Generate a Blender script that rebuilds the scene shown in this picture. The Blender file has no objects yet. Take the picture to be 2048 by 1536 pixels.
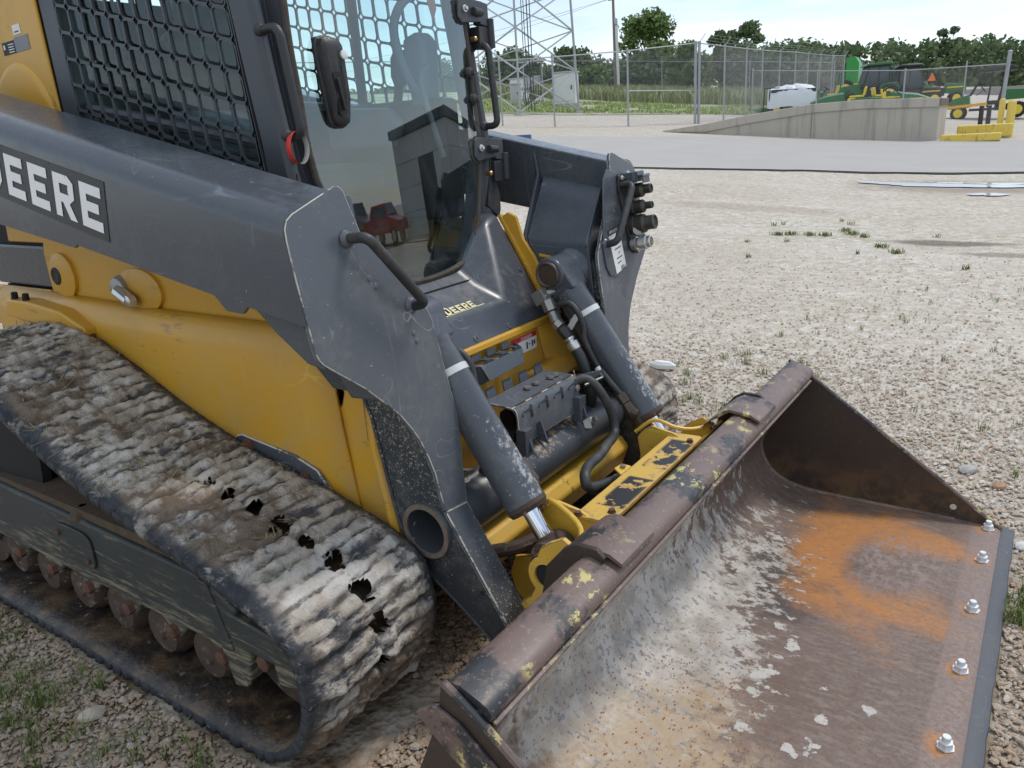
import bpy, bmesh, math, random
import numpy as np
from mathutils import Vector, Matrix

random.seed(7)
RNG = np.random.default_rng(7)
SC = bpy.context.scene
COL = SC.collection

# ------------------------------------------------------------------ camera
cam_d = bpy.data.cameras.new('camera')
cam_d.sensor_width = 36.0
cam_d.lens = 36.0 * 1538.0 / 2048.0
cam_d.clip_start = 0.05
cam_d.clip_end = 3000.0
cam = bpy.data.objects.new('camera', cam_d)
COL.objects.link(cam)
CAM_POS = Vector((-0.0040, -1.8907, 1.4837))
_right = Vector((0.8234975, 0.5637609, -0.0634468))
_down = Vector((0.1252013, -0.2896755, -0.9489008))
_fwd = Vector((-0.5533321, 0.7734739, -0.3091307))
cam.matrix_world = Matrix(((_right.x, -_down.x, -_fwd.x, CAM_POS.x),
                           (_right.y, -_down.y, -_fwd.y, CAM_POS.y),
                           (_right.z, -_down.z, -_fwd.z, CAM_POS.z),
                           (0, 0, 0, 1)))
SC.camera = cam

# ------------------------------------------------------------------ sky and sun (bright broken overcast, sun high behind thin cloud)
SUN_EL, SUN_AZ = math.radians(58), math.radians(62)      # azimuth measured from +X towards +Y
world = bpy.data.worlds.new('World')
SC.world = world
world.use_nodes = True
wn, wl = world.node_tree.nodes, world.node_tree.links
wn.clear()
w_out = wn.new('ShaderNodeOutputWorld')
w_mix = wn.new('ShaderNodeMixShader')
w_sky = wn.new('ShaderNodeTexSky')
w_sky.sky_type = 'NISHITA'
w_sky.sun_disc = False
w_sky.sun_elevation = SUN_EL
w_sky.sun_rotation = math.pi / 2 - SUN_AZ
w_sky.air_density = 1.0
w_sky.dust_density = 0.6
w_b1 = wn.new('ShaderNodeBackground')
w_b1.inputs['Strength'].default_value = 0.12
wl.new(w_sky.outputs[0], w_b1.inputs['Color'])
w_b2 = wn.new('ShaderNodeBackground')
w_b2.inputs['Color'].default_value = (0.83, 0.91, 1.0, 1)
w_b2.inputs['Strength'].default_value = 1.0
w_tc = wn.new('ShaderNodeTexCoord')
w_sep = wn.new('ShaderNodeSeparateXYZ')
wl.new(w_tc.outputs['Generated'], w_sep.inputs[0])
w_abs = wn.new('ShaderNodeMath'); w_abs.operation = 'ABSOLUTE'
wl.new(w_sep.outputs['Z'], w_abs.inputs[0])
w_add = wn.new('ShaderNodeMath'); w_add.operation = 'ADD'; w_add.inputs[1].default_value = 0.035
wl.new(w_abs.outputs[0], w_add.inputs[0])
w_dx = wn.new('ShaderNodeMath'); w_dx.operation = 'DIVIDE'
w_dy = wn.new('ShaderNodeMath'); w_dy.operation = 'DIVIDE'
wl.new(w_sep.outputs['X'], w_dx.inputs[0]); wl.new(w_add.outputs[0], w_dx.inputs[1])
wl.new(w_sep.outputs['Y'], w_dy.inputs[0]); wl.new(w_add.outputs[0], w_dy.inputs[1])
w_cmb = wn.new('ShaderNodeCombineXYZ')
wl.new(w_dx.outputs[0], w_cmb.inputs[0]); wl.new(w_dy.outputs[0], w_cmb.inputs[1])
w_noi = wn.new('ShaderNodeTexNoise')
w_noi.inputs['Scale'].default_value = 0.34
w_noi.inputs['Detail'].default_value = 6
w_noi.inputs['Roughness'].default_value = 0.52
w_noi.inputs['Distortion'].default_value = 0.35
wl.new(w_cmb.outputs[0], w_noi.inputs['Vector'])
w_ramp = wn.new('ShaderNodeValToRGB')
w_ramp.color_ramp.elements[0].position = 0.43
w_ramp.color_ramp.elements[0].color = (0.22, 0.22, 0.22, 1)
w_ramp.color_ramp.elements[1].position = 0.62
w_ramp.color_ramp.elements[1].color = (0.97, 0.97, 0.97, 1)
wl.new(w_noi.outputs['Fac'], w_ramp.inputs[0])
wl.new(w_ramp.outputs[0], w_mix.inputs[0])
wl.new(w_b1.outputs[0], w_mix.inputs[1])
wl.new(w_b2.outputs[0], w_mix.inputs[2])
wl.new(w_mix.outputs[0], w_out.inputs['Surface'])

sun_d = bpy.data.lights.new('sun', 'SUN')
sun_d.energy = 1.5
sun_d.angle = math.radians(11)
sun_d.color = (1.0, 0.95, 0.88)
sun = bpy.data.objects.new('sun', sun_d)
COL.objects.link(sun)
_sd = Vector((math.cos(SUN_EL) * math.cos(SUN_AZ), math.cos(SUN_EL) * math.sin(SUN_AZ), math.sin(SUN_EL)))
sun.rotation_euler = _sd.to_track_quat('Z', 'Y').to_euler()

SC.view_settings.view_transform = 'Standard'
SC.view_settings.look = 'None'
SC.view_settings.exposure = 0.38
SC.view_settings.gamma = 1.0
SC.view_settings.use_curve_mapping = False

# ------------------------------------------------------------------ helpers: meshes
class MB:
    """collects polygons, then links them as ONE mesh object"""
    def __init__(s):
        s.v, s.f = [], []
    def add(s, vs, fs):
        o = len(s.v)
        s.v += [tuple(map(float, q)) for q in vs]
        s.f += [tuple(i + o for i in q) for q in fs]
        return s
    def box(s, x0, x1, y0, y1, z0, z1):
        vs = [(x, y, z) for z in (z0, z1) for y in (y0, y1) for x in (x0, x1)]
        return s.add(vs, [(0, 2, 3, 1), (4, 5, 7, 6), (0, 1, 5, 4), (2, 6, 7, 3), (0, 4, 6, 2), (1, 3, 7, 5)])
    def obox(s, c, ax, ay, az):
        """box from a centre and three half-axis vectors"""
        c, ax, ay, az = map(Vector, (c, ax, ay, az))
        vs = [c + ax * i + ay * j + az * k for k in (-1, 1) for j in (-1, 1) for i in (-1, 1)]
        return s.add(vs, [(0, 2, 3, 1), (4, 5, 7, 6), (0, 1, 5, 4), (2, 6, 7, 3), (0, 4, 6, 2), (1, 3, 7, 5)])
    def beam(s, p, q, w, h, up=(0, 0, 1)):
        p, q = Vector(p), Vector(q)
        d = q - p
        u = d.normalized().cross(Vector(up))
        if u.length < 1e-4: u = Vector((1, 0, 0))
        u.normalize()
        t = u.cross(d).normalized()
        return s.obox((p + q) / 2, d / 2, u * (w / 2), t * (h / 2))
    def slab(s, pts, vec):
        """polygon (3-D points) pushed out along vec"""
        n = len(pts); vec = Vector(vec)
        vs = [Vector(p) for p in pts]
        vs += [p + vec for p in vs]
        fs = [tuple(range(n))[::-1], tuple(range(n, 2 * n))]
        fs += [(i, (i + 1) % n, n + (i + 1) % n, n + i) for i in range(n)]
        return s.add(vs, fs)
    def xz(s, poly, y0, y1):
        return s.slab([(x, y0, z) for x, z in poly], (0, y1 - y0, 0))
    def loft(s, rings, closed=True, caps=True):
        n = len(rings[0]); vs = [p for r in rings for p in r]; fs = []
        m = n if closed else n - 1
        for k in range(len(rings) - 1):
            for i in range(m):
                j = (i + 1) % n
                fs.append((k * n + i, k * n + j, (k + 1) * n + j, (k + 1) * n + i))
        if caps and closed:
            fs.append(tuple(range(n))[::-1]); fs.append(tuple((len(rings) - 1) * n + i for i in range(n)))
        return s.add(vs, fs)
    def tube(s, pts, r, n=10, caps=True, closed=False):
        pts = [Vector(p) for p in pts]
        rr = r if isinstance(r, (list, tuple)) else [r] * len(pts)
        N = len(pts); rings = []; prev = None
        for i, p in enumerate(pts):
            if closed: t = pts[(i + 1) % N] - pts[i - 1]
            else: t = pts[min(i + 1, N - 1)] - pts[max(i - 1, 0)]
            t.normalize()
            if prev is None:
                a = Vector((0, 0, 1)) if abs(t.z) < 0.9 else Vector((1, 0, 0))
                u = t.cross(a).normalized()
            else:
                u = (prev - t * prev.dot(t))
                u = u.normalized() if u.length > 1e-6 else t.orthogonal().normalized()
            prev = u
            w = t.cross(u)
            rings.append([p + (u * math.cos(2 * math.pi * k / n) + w * math.sin(2 * math.pi * k / n)) * rr[i] for k in range(n)])
        if closed: rings.append(rings[0])
        return s.loft(rings, True, caps and not closed)
    def lathe(s, p, d, prof, n=24, cap=True):
        """prof = [(distance along d, radius)]"""
        p, d = Vector(p), Vector(d).normalized()
        u = d.orthogonal().normalized(); w = d.cross(u)
        rings = [[p + d * t + (u * math.cos(2 * math.pi * k / n) + w * math.sin(2 * math.pi * k / n)) * max(r, 1e-5) for k in range(n)] for t, r in prof]
        return s.loft(rings, True, cap)
    def cyl(s, p, q, r, n=16):
        p, q = Vector(p), Vector(q)
        return s.lathe(p, q - p, [(0, r), ((q - p).length, r)], n)

def fillet(pts, r, k=5):
    """rounds the corners of a 3-D polyline"""
    pts = [Vector(p) for p in pts]; out = [pts[0]]
    for a, b, c in zip(pts, pts[1:], pts[2:]):
        d1, d2 = (a - b), (c - b)
        q = min(r, d1.length * .48, d2.length * .48)
        p1, p2 = b + d1.normalized() * q, b + d2.normalized() * q
        for i in range(k + 1):
            t = i / k
            out.append(p1 * (1 - t) ** 2 + b * 2 * t * (1 - t) + p2 * t * t)
    out.append(pts[-1])
    return out

def smooth_path(pts, k=6):
    """Catmull-Rom through the points"""
    P = [Vector(p) for p in pts]; P = [2 * P[0] - P[1]] + P + [2 * P[-1] - P[-2]]; out = []
    for i in range(1, len(P) - 2):
        for j in range(k):
            t = j / k
            out.append(0.5 * ((2 * P[i]) + (P[i + 1] - P[i - 1]) * t + (2 * P[i - 1] - 5 * P[i] + 4 * P[i + 1] - P[i + 2]) * t * t
                              + (3 * P[i] - P[i - 1] - 3 * P[i + 1] + P[i + 2]) * t ** 3))
    out.append(P[-2])
    return out

def finish_mesh(me, ang=32):
    me.validate()
    me.polygons.foreach_set('use_smooth', [True] * len(me.polygons))
    me.set_sharp_from_angle(angle=math.radians(ang))
    me.update()

def obj(name, mb, mat, parent=None, off=(0, 0, 0), loc=(0, 0, 0), bevel=0, ang=32, label=None, solid=True, worn=None):
    me = bpy.data.meshes.new(name)
    off = Vector(off)
    me.from_pydata([tuple(Vector(v) - off) for v in mb.v], [], mb.f)
    if solid:
        bm = bmesh.new(); bm.from_mesh(me)
        bmesh.ops.recalc_face_normals(bm, faces=bm.faces)
        bm.to_mesh(me); bm.free()
    finish_mesh(me, ang)
    me.materials.append(mat)
    o = bpy.data.objects.new(name, me)
    o.location = loc
    COL.objects.link(o)
    if parent: o.parent = parent
    if label: o['label'] = label
    if bevel:
        m = o.modifiers.new('bevel', 'BEVEL'); m.width = bevel; m.segments = 2; m.limit_method = 'ANGLE'
        m.angle_limit = math.radians(40); m.harden_normals = True
        if worn: me.materials.append(worn); m.material = 1
    return o

def share(name, src, parent=None, loc=(0, 0, 0), rot=(0, 0, 0), scale=(1, 1, 1)):
    o = bpy.data.objects.new(name, src.data)
    o.location = loc; o.rotation_euler = rot; o.scale = scale
    for m in src.modifiers:
        if m.type == 'BEVEL':
            b = o.modifiers.new('bevel', 'BEVEL'); b.width = m.width; b.segments = 2; b.limit_method = 'ANGLE'; b.angle_limit = m.angle_limit
    COL.objects.link(o)
    if parent: o.parent = parent
    return o

def fast(name, verts, faces, mat, parent=None, off=(0, 0, 0), kind=None, smooth=False):
    """numpy arrays -> mesh; faces is (n,k)"""
    verts = np.asarray(verts, np.float32) - np.asarray(off, np.float32)
    faces = np.asarray(faces, np.int32); k = faces.shape[1]
    me = bpy.data.meshes.new(name)
    me.vertices.add(len(verts)); me.vertices.foreach_set('co', verts.ravel())
    me.loops.add(faces.size); me.loops.foreach_set('vertex_index', faces.ravel())
    me.polygons.add(len(faces))
    me.polygons.foreach_set('loop_start', np.arange(0, faces.size, k, dtype=np.int32))
    me.polygons.foreach_set('loop_total', np.full(len(faces), k, np.int32))
    me.polygons.foreach_set('use_smooth', np.full(len(faces), smooth))
    me.update(calc_edges=True)
    me.materials.append(mat)
    o = bpy.data.objects.new(name, me); COL.objects.link(o)
    if parent: o.parent = parent
    if kind: o['kind'] = kind
    return o

def thing(name, label, cat, loc=(0, 0, 0), rz=0, group=None):
    o = bpy.data.objects.new(name, None); o.empty_display_size = .2
    o.location = loc; o.rotation_euler = (0, 0, rz)
    COL.objects.link(o)
    return tag(o, label, cat, group)
def tag(o, label, cat, group=None):
    o['label'] = label; o['category'] = cat
    if group: o['group'] = group
    return o
def struct(o):
    o['kind'] = 'structure'; return o
def dup(root, loc, rz, label, group=None):
    r = root.copy(); COL.objects.link(r); r.location = loc; r.rotation_euler = (0, 0, rz); r['label'] = label
    if group: r['group'] = group
    for ch in list(root.children):
        c = ch.copy(); COL.objects.link(c); c.parent = r
        for gch in ch.children:
            d = gch.copy(); COL.objects.link(d); d.parent = c
    return r

def vnoise(u, v, seed=0):
    """smooth value noise on numpy arrays, 0..1"""
    iu, iv = np.floor(u).astype(np.int64), np.floor(v).astype(np.int64)
    fu, fv = u - iu, v - iv
    fu, fv = fu * fu * (3 - 2 * fu), fv * fv * (3 - 2 * fv)
    def h(a, b):
        n = (a * 374761393 + b * 668265263 + seed * 1442695041) & 0x7fffffff
        n = ((n ^ (n >> 13)) * 1274126177) & 0x7fffffff
        return ((n ^ (n >> 16)) & 0xffff) / 65535.0
    return (h(iu, iv) * (1 - fu) + h(iu + 1, iv) * fu) * (1 - fv) + (h(iu, iv + 1) * (1 - fu) + h(iu + 1, iv + 1) * fu) * fv
def fbm(u, v, seed=0, o=4):
    r, a, s = 0, .5, 1
    for k in range(o):
        r = r + a * vnoise(u * s, v * s, seed + k); a *= .5; s *= 2.03
    return r / (1 - .5 ** o)

# ------------------------------------------------------------------ helpers: materials
class MT:
    def __init__(s, name, rough=.5, metal=0.0):
        s.m = bpy.data.materials.new(name); s.m.use_nodes = True
        s.nt = s.m.node_tree; s.b = s.nt.nodes['Principled BSDF']
        s.b.inputs['Roughness'].default_value = rough; s.b.inputs['Metallic'].default_value = metal
        s._c = None
    def n(s, t): return s.nt.nodes.new(t)
    def l(s, a, b): s.nt.links.new(a, b)
    def val(s, sock, x):
        if hasattr(x, 'is_output'): s.l(x, sock)
        elif isinstance(x, (tuple, list)):
            sock.default_value = tuple(x) + ((1,) if len(x) == 3 and len(sock.default_value) == 4 else ())
        else: sock.default_value = x
    def co(s):
        if s._c is None: s._c = s.n('ShaderNodeTexCoord').outputs['Object']
        return s._c
    def mapc(s, scale=(1, 1, 1), rot=(0, 0, 0), loc=(0, 0, 0), src=None):
        m = s.n('ShaderNodeMapping'); s.l(src or s.co(), m.inputs[0])
        m.inputs['Scale'].default_value = scale; m.inputs['Rotation'].default_value = rot; m.inputs['Location'].default_value = loc
        return m.outputs[0]
    def noise(s, scale, det=4, rough=.55, co=None, dist=0, col=False):
        t = s.n('ShaderNodeTexNoise'); s.l(co or s.co(), t.inputs['Vector'])
        t.inputs['Scale'].default_value = scale; t.inputs['Detail'].default_value = det
        t.inputs['Roughness'].default_value = rough; t.inputs['Distortion'].default_value = dist
        return t.outputs['Color' if col else 'Fac']
    def vor(s, scale, co=None, feat='F1', out='Distance', rnd=1.0):
        t = s.n('ShaderNodeTexVoronoi'); t.feature = feat; s.l(co or s.co(), t.inputs['Vector'])
        t.inputs['Scale'].default_value = scale; t.inputs['Randomness'].default_value = rnd
        return t.outputs[out]
    def math(s, op, a, b=0.0, c=None, clamp=False):
        m = s.n('ShaderNodeMath'); m.operation = op; m.use_clamp = clamp
        s.val(m.inputs[0], a); s.val(m.inputs[1], b)
        if c is not None: s.val(m.inputs[2], c)
        return m.outputs[0]
    def step(s, x, a, b):
        """smooth 0..1 as x goes a..b (a may exceed b)"""
        m = s.n('ShaderNodeMapRange'); m.interpolation_type = 'SMOOTHSTEP'
        if a > b:
            m.inputs['From Min'].default_value, m.inputs['From Max'].default_value = b, a
            m.inputs['To Min'].default_value, m.inputs['To Max'].default_value = 1, 0
        else:
            m.inputs['From Min'].default_value, m.inputs['From Max'].default_value = a, b
        s.val(m.inputs[0], x)
        return m.outputs[0]
    def mix(s, f, a, b, mode='MIX'):
        m = s.n('ShaderNodeMix'); m.data_type = 'RGBA'; m.blend_type = mode
        s.val(m.inputs[0], f); s.val(m.inputs[6], a); s.val(m.inputs[7], b)
        return m.outputs[2]
    def ramp(s, f, stops):
        r = s.n('ShaderNodeValToRGB'); s.l(f, r.inputs[0]); e = r.color_ramp.elements
        while len(e) < len(stops): e.new(.5)
        for k, (p, c) in enumerate(stops): e[k].position = p; e[k].color = tuple(c) + (1,)
        return r.outputs[0]
    def xyz(s, src=None):
        t = s.n('ShaderNodeSeparateXYZ'); s.l(src or s.co(), t.inputs[0]); return t.outputs
    def bump(s, h, strength=.3, dist=.01):
        b = s.n('ShaderNodeBump'); b.inputs['Strength'].default_value = strength; b.inputs['Distance'].default_value = dist
        s.l(h, b.inputs['Height']); s.l(b.outputs[0], s.b.inputs['Normal'])
    def island(s):
        return s.n('ShaderNodeNewGeometry').outputs['Random Per Island']
    def color(s, c): s.val(s.b.inputs['Base Color'], c); return s
    def rough(s, r): s.val(s.b.inputs['Roughness'], r); return s

def plain(name, col, rough=.5, metal=0.0, var=.15, scale=8):
    t = MT(name, rough, metal)
    n = t.noise(scale, 5)
    t.color(t.mix(n, tuple(c * (1 - var) for c in col), tuple(min(1, c * (1 + var)) for c in col)))
    return t.m

def paint(name, col, rough=.34, scratch=.5, chips=0.0, chipcol=(.55, .5, .42), zone=None, dust=.12, dustcol=(.30, .27, .23), rust=0.0, blot=.1, seed=0, scuff=0):
    """worn enamel: blotchy tone, dust, hairline scratches (noise contour lines) and chips. zone=(axis, full, none) limits the chips"""
    t = MT(name, rough); L0 = (seed * 3.1, seed * 1.7, seed * .9)
    co = t.mapc(loc=L0)
    big = t.noise(2.3, 4, co=co); fine = t.noise(38, 5, co=co)
    c = t.mix(big, tuple(x * (1 - blot) for x in col), tuple(x * (1 + blot) for x in col))
    d = t.math('MULTIPLY', t.step(t.noise(5, 7, .68, co=co), .42, .72), t.step(fine, .3, .7))
    c = t.mix(t.math('MULTIPLY', d, dust), c, dustcol)
    rg = t.math('MULTIPLY_ADD', d, .25, rough)
    if scratch:
        for k, (sc, rot) in enumerate((((.5, 9, 9), (.5, .5, .9)), ((9, 9, .6), (.3, .7, .3)), ((.7, 7, 7), (.1, .95, .2)))):
            h = t.noise(1.6, 0.0, .5, co=t.mapc(scale=sc, rot=rot, loc=(k * 5 + seed, 0, 0)))
            line = t.step(t.math('ABSOLUTE', t.math('SUBTRACT', h, .5)), .006, .0012)
            msk = t.step(t.noise(5.2, 3, co=t.mapc(loc=(k * 3.3, seed, 1))), .53, .66)
            c = t.mix(t.math('MULTIPLY', t.math('MULTIPLY', line, msk), scratch * .7), c, tuple(min(1, x * 2.6 + .10) for x in col))
    if scuff:
        for k, (sc, rot) in enumerate((((1.2, 7, 9), (.0, .35, 0)), ((2.0, 9, 9), (.0, -.25, .0)))):
            h = t.step(t.noise(2.6, 5, .72, co=t.mapc(scale=sc, rot=rot, loc=(k * 7, 1, seed))), .615, .66)
            h = t.math('MULTIPLY', h, t.step(t.noise(2.6, 3, co=t.mapc(loc=(2, k * 4, seed))), .44, .58))
            c = t.mix(t.math('MULTIPLY', h, scuff), c, (.24, .15, .06))
        low = t.math('MULTIPLY', t.step(t.xyz()[2], 1.0, .55), t.step(t.noise(7, 7, .7, co=t.mapc(loc=(3, 3, 1))), .40, .62))
        c = t.mix(t.math('MULTIPLY', low, .45), c, dustcol)
    if chips:
        q = t.math('MAXIMUM', t.math('SUBTRACT', t.noise(75, 3, .6, co=co), .03), t.math('SUBTRACT', t.noise(190, 2, .5, co=co), .045))
        m = t.noise(7, 4, .6, co=co)
        if zone:
            ax, full, none = zone
            zz = t.step(t.xyz()[ax], none, full)
            m = t.math('ADD', t.math('MULTIPLY', m, .45), t.math('MULTIPLY', zz, .42))
        lim = t.math('SUBTRACT', .775 - .035 * chips, t.math('MULTIPLY', m, .10 if not zone else .22))
        k = t.math('GREATER_THAN', q, lim)
        c = t.mix(k, c, t.mix(t.noise(60, 2), chipcol, tuple(x * .62 for x in chipcol)))
    if rust:
        k = t.step(t.noise(9, 8, .7, co=t.mapc(loc=(9, 4, seed))), .66 - .1 * rust, .74 - .1 * rust)
        c = t.mix(k, c, t.mix(t.noise(50, 4), (.16, .07, .03), (.07, .035, .02)))
        rg = t.mix(k, rg, (.85, .85, .85))
    t.color(c); t.rough(rg)
    t.bump(t.noise(120, 3), .03, .002)
    return t.m

# ------------------------------------------------------------------ the lot: flat round the loader, rising gently to the back and left
def g(x, y):
    x = np.asarray(x, float); y = np.asarray(y, float)
    sx = np.minimum(np.log1p(np.exp(np.clip((-x - 2.0) / 1.2, -30, 30))) * 1.2 + np.maximum(0, (-x - 2.0) / 1.2 - 30) * 1.2, 45)
    t = np.clip((y - 3) / 10, 0, 1); t = t * t * (3 - 2 * t)
    return 0.1 * sx * t + 0.018 * np.log1p(np.exp(np.clip((np.minimum(y, 260) - 5) / 1.5, -30, 200))) * 1.5
def gz(x, y): return float(g(x, y))

def gravel_material():
    t = MT('gravel_ground', .92)
    pal = [(0, (.45, .385, .30)), (.22, (.58, .53, .44)), (.42, (.66, .62, .54)), (.6, (.44, .335, .225)), (.72, (.72, .69, .62)), (.88, (.34, .29, .23)), (1, (.78, .76, .71))]
    wob = t.noise(30, 2, col=True)
    co = t.mix(.015, t.co(), wob, 'ADD')
    c1 = t.xyz(t.vor(52, co=co, out='Color'))[0]; c2 = t.xyz(t.vor(27, co=co, out='Color'))[1]; c3 = t.xyz(t.vor(12, co=co, out='Color'))[2]
    a = t.ramp(c1, pal); b = t.ramp(c2, pal); c = t.ramp(c3, pal)
    c0 = t.mix(.5, a, b)
    c0 = t.mix(t.step(t.noise(3.5, 3), .5, .62), c0, b)
    c0 = t.mix(.30, c0, c)
    c0 = t.mix(t.math('MULTIPLY', t.step(t.noise(16, 5, .7), .50, .60), .5), c0, c)
    sand = t.mix(t.noise(48, 6, .75), (.36, .305, .235), (.66, .60, .51))
    fines = t.step(t.noise(.55, 5, .6), .42, .62)
    c0 = t.mix(t.math('MULTIPLY', fines, .62), c0, sand)
    pale = t.step(t.noise(.33, 4, .6, co=t.mapc(scale=(1, 2.2, 1), loc=(4, 2, 0))), .45, .66)
    c0 = t.mix(t.math('MULTIPLY', pale, .35), c0, (.68, .63, .57))
    x, y, z = t.xyz()
    # damp brown soil round the machine and where puddles have dried
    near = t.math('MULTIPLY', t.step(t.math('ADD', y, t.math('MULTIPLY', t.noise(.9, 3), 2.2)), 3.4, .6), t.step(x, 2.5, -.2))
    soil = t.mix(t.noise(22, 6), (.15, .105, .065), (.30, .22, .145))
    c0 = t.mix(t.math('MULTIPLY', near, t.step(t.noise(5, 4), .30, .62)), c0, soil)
    def blotch(cx, cy, rx, ry, col, amt):
        nonlocal c0
        dx = t.math('DIVIDE', t.math('SUBTRACT', x, cx), rx); dy = t.math('DIVIDE', t.math('SUBTRACT', y, cy), ry)
        d = t.math('SQRT', t.math('ADD', t.math('MULTIPLY', dx, dx), t.math('MULTIPLY', dy, dy)))
        d = t.math('ADD', d, t.math('MULTIPLY', t.math('SUBTRACT', t.noise(2.5, 6, .65), .5), 1.1))
        c0 = t.mix(t.math('MULTIPLY', t.step(d, 1.1, .5), amt), c0, col)
    blotch(-.95, 7.6, .75, .22, (.15, .125, .10), .8)
    blotch(-.3, 7.0, .6, .14, (.2, .165, .13), .6)
    blotch(-1.2, 12.9, 2.2, 1.1, (.30, .25, .20), .7)
    blotch(-3.6, 9.6, 1.6, .4, (.40, .33, .26), .6)
    blotch(-6, 16, 9, 1.2, (.52, .49, .45), .35)
    c0 = t.mix(t.math('MULTIPLY', t.step(y, 10, 26), .3), c0, (.46, .42, .37))
    c0 = t.mix(1.0, c0, t.ramp(t.noise(11, 7, .82), [(0, (.45, .45, .45)), (.42, (.80, .79, .77)), (.58, (1.0, 1.0, 1.0)), (1, (1.25, 1.25, 1.25))]), 'MULTIPLY')
    t.color(c0); t.b.inputs['Specular IOR Level'].default_value = .2
    h = t.math('ADD', t.math('MULTIPLY', t.vor(52, co=co), 1.0), t.math('MULTIPLY', t.vor(27, co=co), 1.4))
    t.bump(h, .55, .012)
    return t.m
M_ground = gravel_material()

def sinh_axis(lo, hi, c, n, k):
    a, b = math.asinh((lo - c) / k), math.asinh((hi - c) / k)
    return c + k * np.sinh(np.linspace(a, b, n))
gx = sinh_axis(-420, 260, -1.2, 230, 1.6); gy = sinh_axis(-60, 620, 1.5, 260, 1.6)
GX, GY = np.meshgrid(gx, gy, indexing='ij')
GZ = g(GX, GY) + (fbm(GX * 1.1, GY * 1.1, 3) - .5) * .014 * np.clip(np.hypot(GX + 1.5, GY) / 4 - .5, 0, 1) - .006
ii, jj = np.meshgrid(np.arange(len(gx) - 1), np.arange(len(gy) - 1), indexing='ij')
q = (ii * len(gy) + jj).ravel()
struct(fast('ground', np.stack([GX, GY, GZ], -1).reshape(-1, 3), np.stack([q, q + len(gy), q + len(gy) + 1, q + 1], -1), M_ground, smooth=True))

# loose stones lying on the lot, thick near the camera and thinning out
def ico():
    p = (1 + 5 ** .5) / 2
    v = np.array([(-1, p, 0), (1, p, 0), (-1, -p, 0), (1, -p, 0), (0, -1, p), (0, 1, p), (0, -1, -p), (0, 1, -p), (p, 0, -1), (p, 0, 1), (-p, 0, -1), (-p, 0, 1)], float)
    f = [(0, 11, 5), (0, 5, 1), (0, 1, 7), (0, 7, 10), (0, 10, 11), (1, 5, 9), (5, 11, 4), (11, 10, 2), (10, 7, 6), (7, 1, 8), (3, 9, 4), (3, 4, 2), (3, 2, 6), (3, 6, 8), (3, 8, 9), (4, 9, 5), (2, 4, 11), (6, 2, 10), (8, 6, 7), (9, 8, 1)]
    return v / np.linalg.norm(v[0]), np.array(f)
ICO_V, ICO_F = ico()
def cam_xy(P):
    d = P - np.array(CAM_POS)
    return d @ np.array(_right), d @ np.array(_down), d @ np.array(_fwd)
def in_view(P, m=.06):
    a, b, c = cam_xy(P)
    return (c > .3) & (np.abs(a / np.maximum(c, .01)) < .666 + m) & (np.abs(b / np.maximum(c, .01)) < .5 + m)
def stones(n, rmin, rmax, dmax, seed, power=1.0):
    r = np.random.default_rng(seed)
    dist = dmax * (1 - (1 - r.random(n * 9)) ** power); az = r.uniform(1.2, 3.25, n * 9)
    x = CAM_POS.x + dist * np.cos(az); y = CAM_POS.y + dist * np.sin(az)
    P = np.stack([x, y, g(x, y)], -1)
    k = in_view(P) & ~((np.abs(y) < 1.03) & (np.abs(y) > .56) & (x < -1.25)) & ~((x > -.9) & (x < .03) & (np.abs(y) < 1.08))
    P = P[k][:n]
    n = len(P)
    size = rmin * (rmax / rmin) ** (r.random(n) ** 2.2)
    sc = size[:, None] * np.stack([r.uniform(.75, 1.5, n), r.uniform(.6, 1.0, n), r.uniform(.38, .7, n)], -1)
    V = ICO_V[None] * (1 + r.uniform(-.28, .28, (n, 12, 1))) * sc[:, None, :]
    a, b = r.uniform(0, 6.28, n), r.normal(0, .25, n)
    ca, sa, cb, sb = np.cos(a)[:, None], np.sin(a)[:, None], np.cos(b)[:, None], np.sin(b)[:, None]
    X, Y, Z = V[..., 0], V[..., 1], V[..., 2]
    Y, Z = Y * cb - Z * sb, Y * sb + Z * cb
    X, Y = X * ca - Y * sa, X * sa + Y * ca
    V = np.stack([X, Y, Z], -1) + P[:, None, :] + np.array([0, 0, 1]) * (sc[:, 2] * .25)[:, None, None]
    F = ICO_F[None] + (np.arange(n) * 12)[:, None, None]
    return V.reshape(-1, 3), F.reshape(-1, 3)
def stone_material():
    t = MT('loose_stone', .85)
    i = t.island()
    c = t.ramp(i, [(0, (.40, .30, .21)), (.14, (.55, .46, .36)), (.3, (.66, .59, .50)), (.45, (.48, .35, .24)), (.56, (.72, .67, .59)), (.70, (.52, .46, .39)), (.78, (.56, .37, .23)), (.9, (.80, .77, .71)), (1, (.38, .32, .26))])
    c = t.mix(t.math('MULTIPLY', t.noise(120, 3), .5), c, (.30, .24, .18))
    x, y, z = t.xyz(); near = t.math('MULTIPLY', t.step(y, 1.6, -.2), t.step(x, 1.6, -.4)); c = t.mix(t.math('MULTIPLY', near, t.math('MULTIPLY_ADD', t.noise(2.5, 4), .7, .22)), c, (.31, .215, .135))
    t.b.inputs['Specular IOR Level'].default_value = .25
    t.color(c); t.bump(t.noise(260, 3), .3, .004)
    return t.m
M_stone = stone_material()
v1, f1 = stones(40000, .0038, .0135, 5.5, 11, .62)
v2, f2 = stones(20000, .005, .012, 11, 12, .40)
fast('gravel', np.concatenate([v1, v2]), np.concatenate([f1, f2 + len(v1)]), M_stone, kind='stuff')

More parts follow.
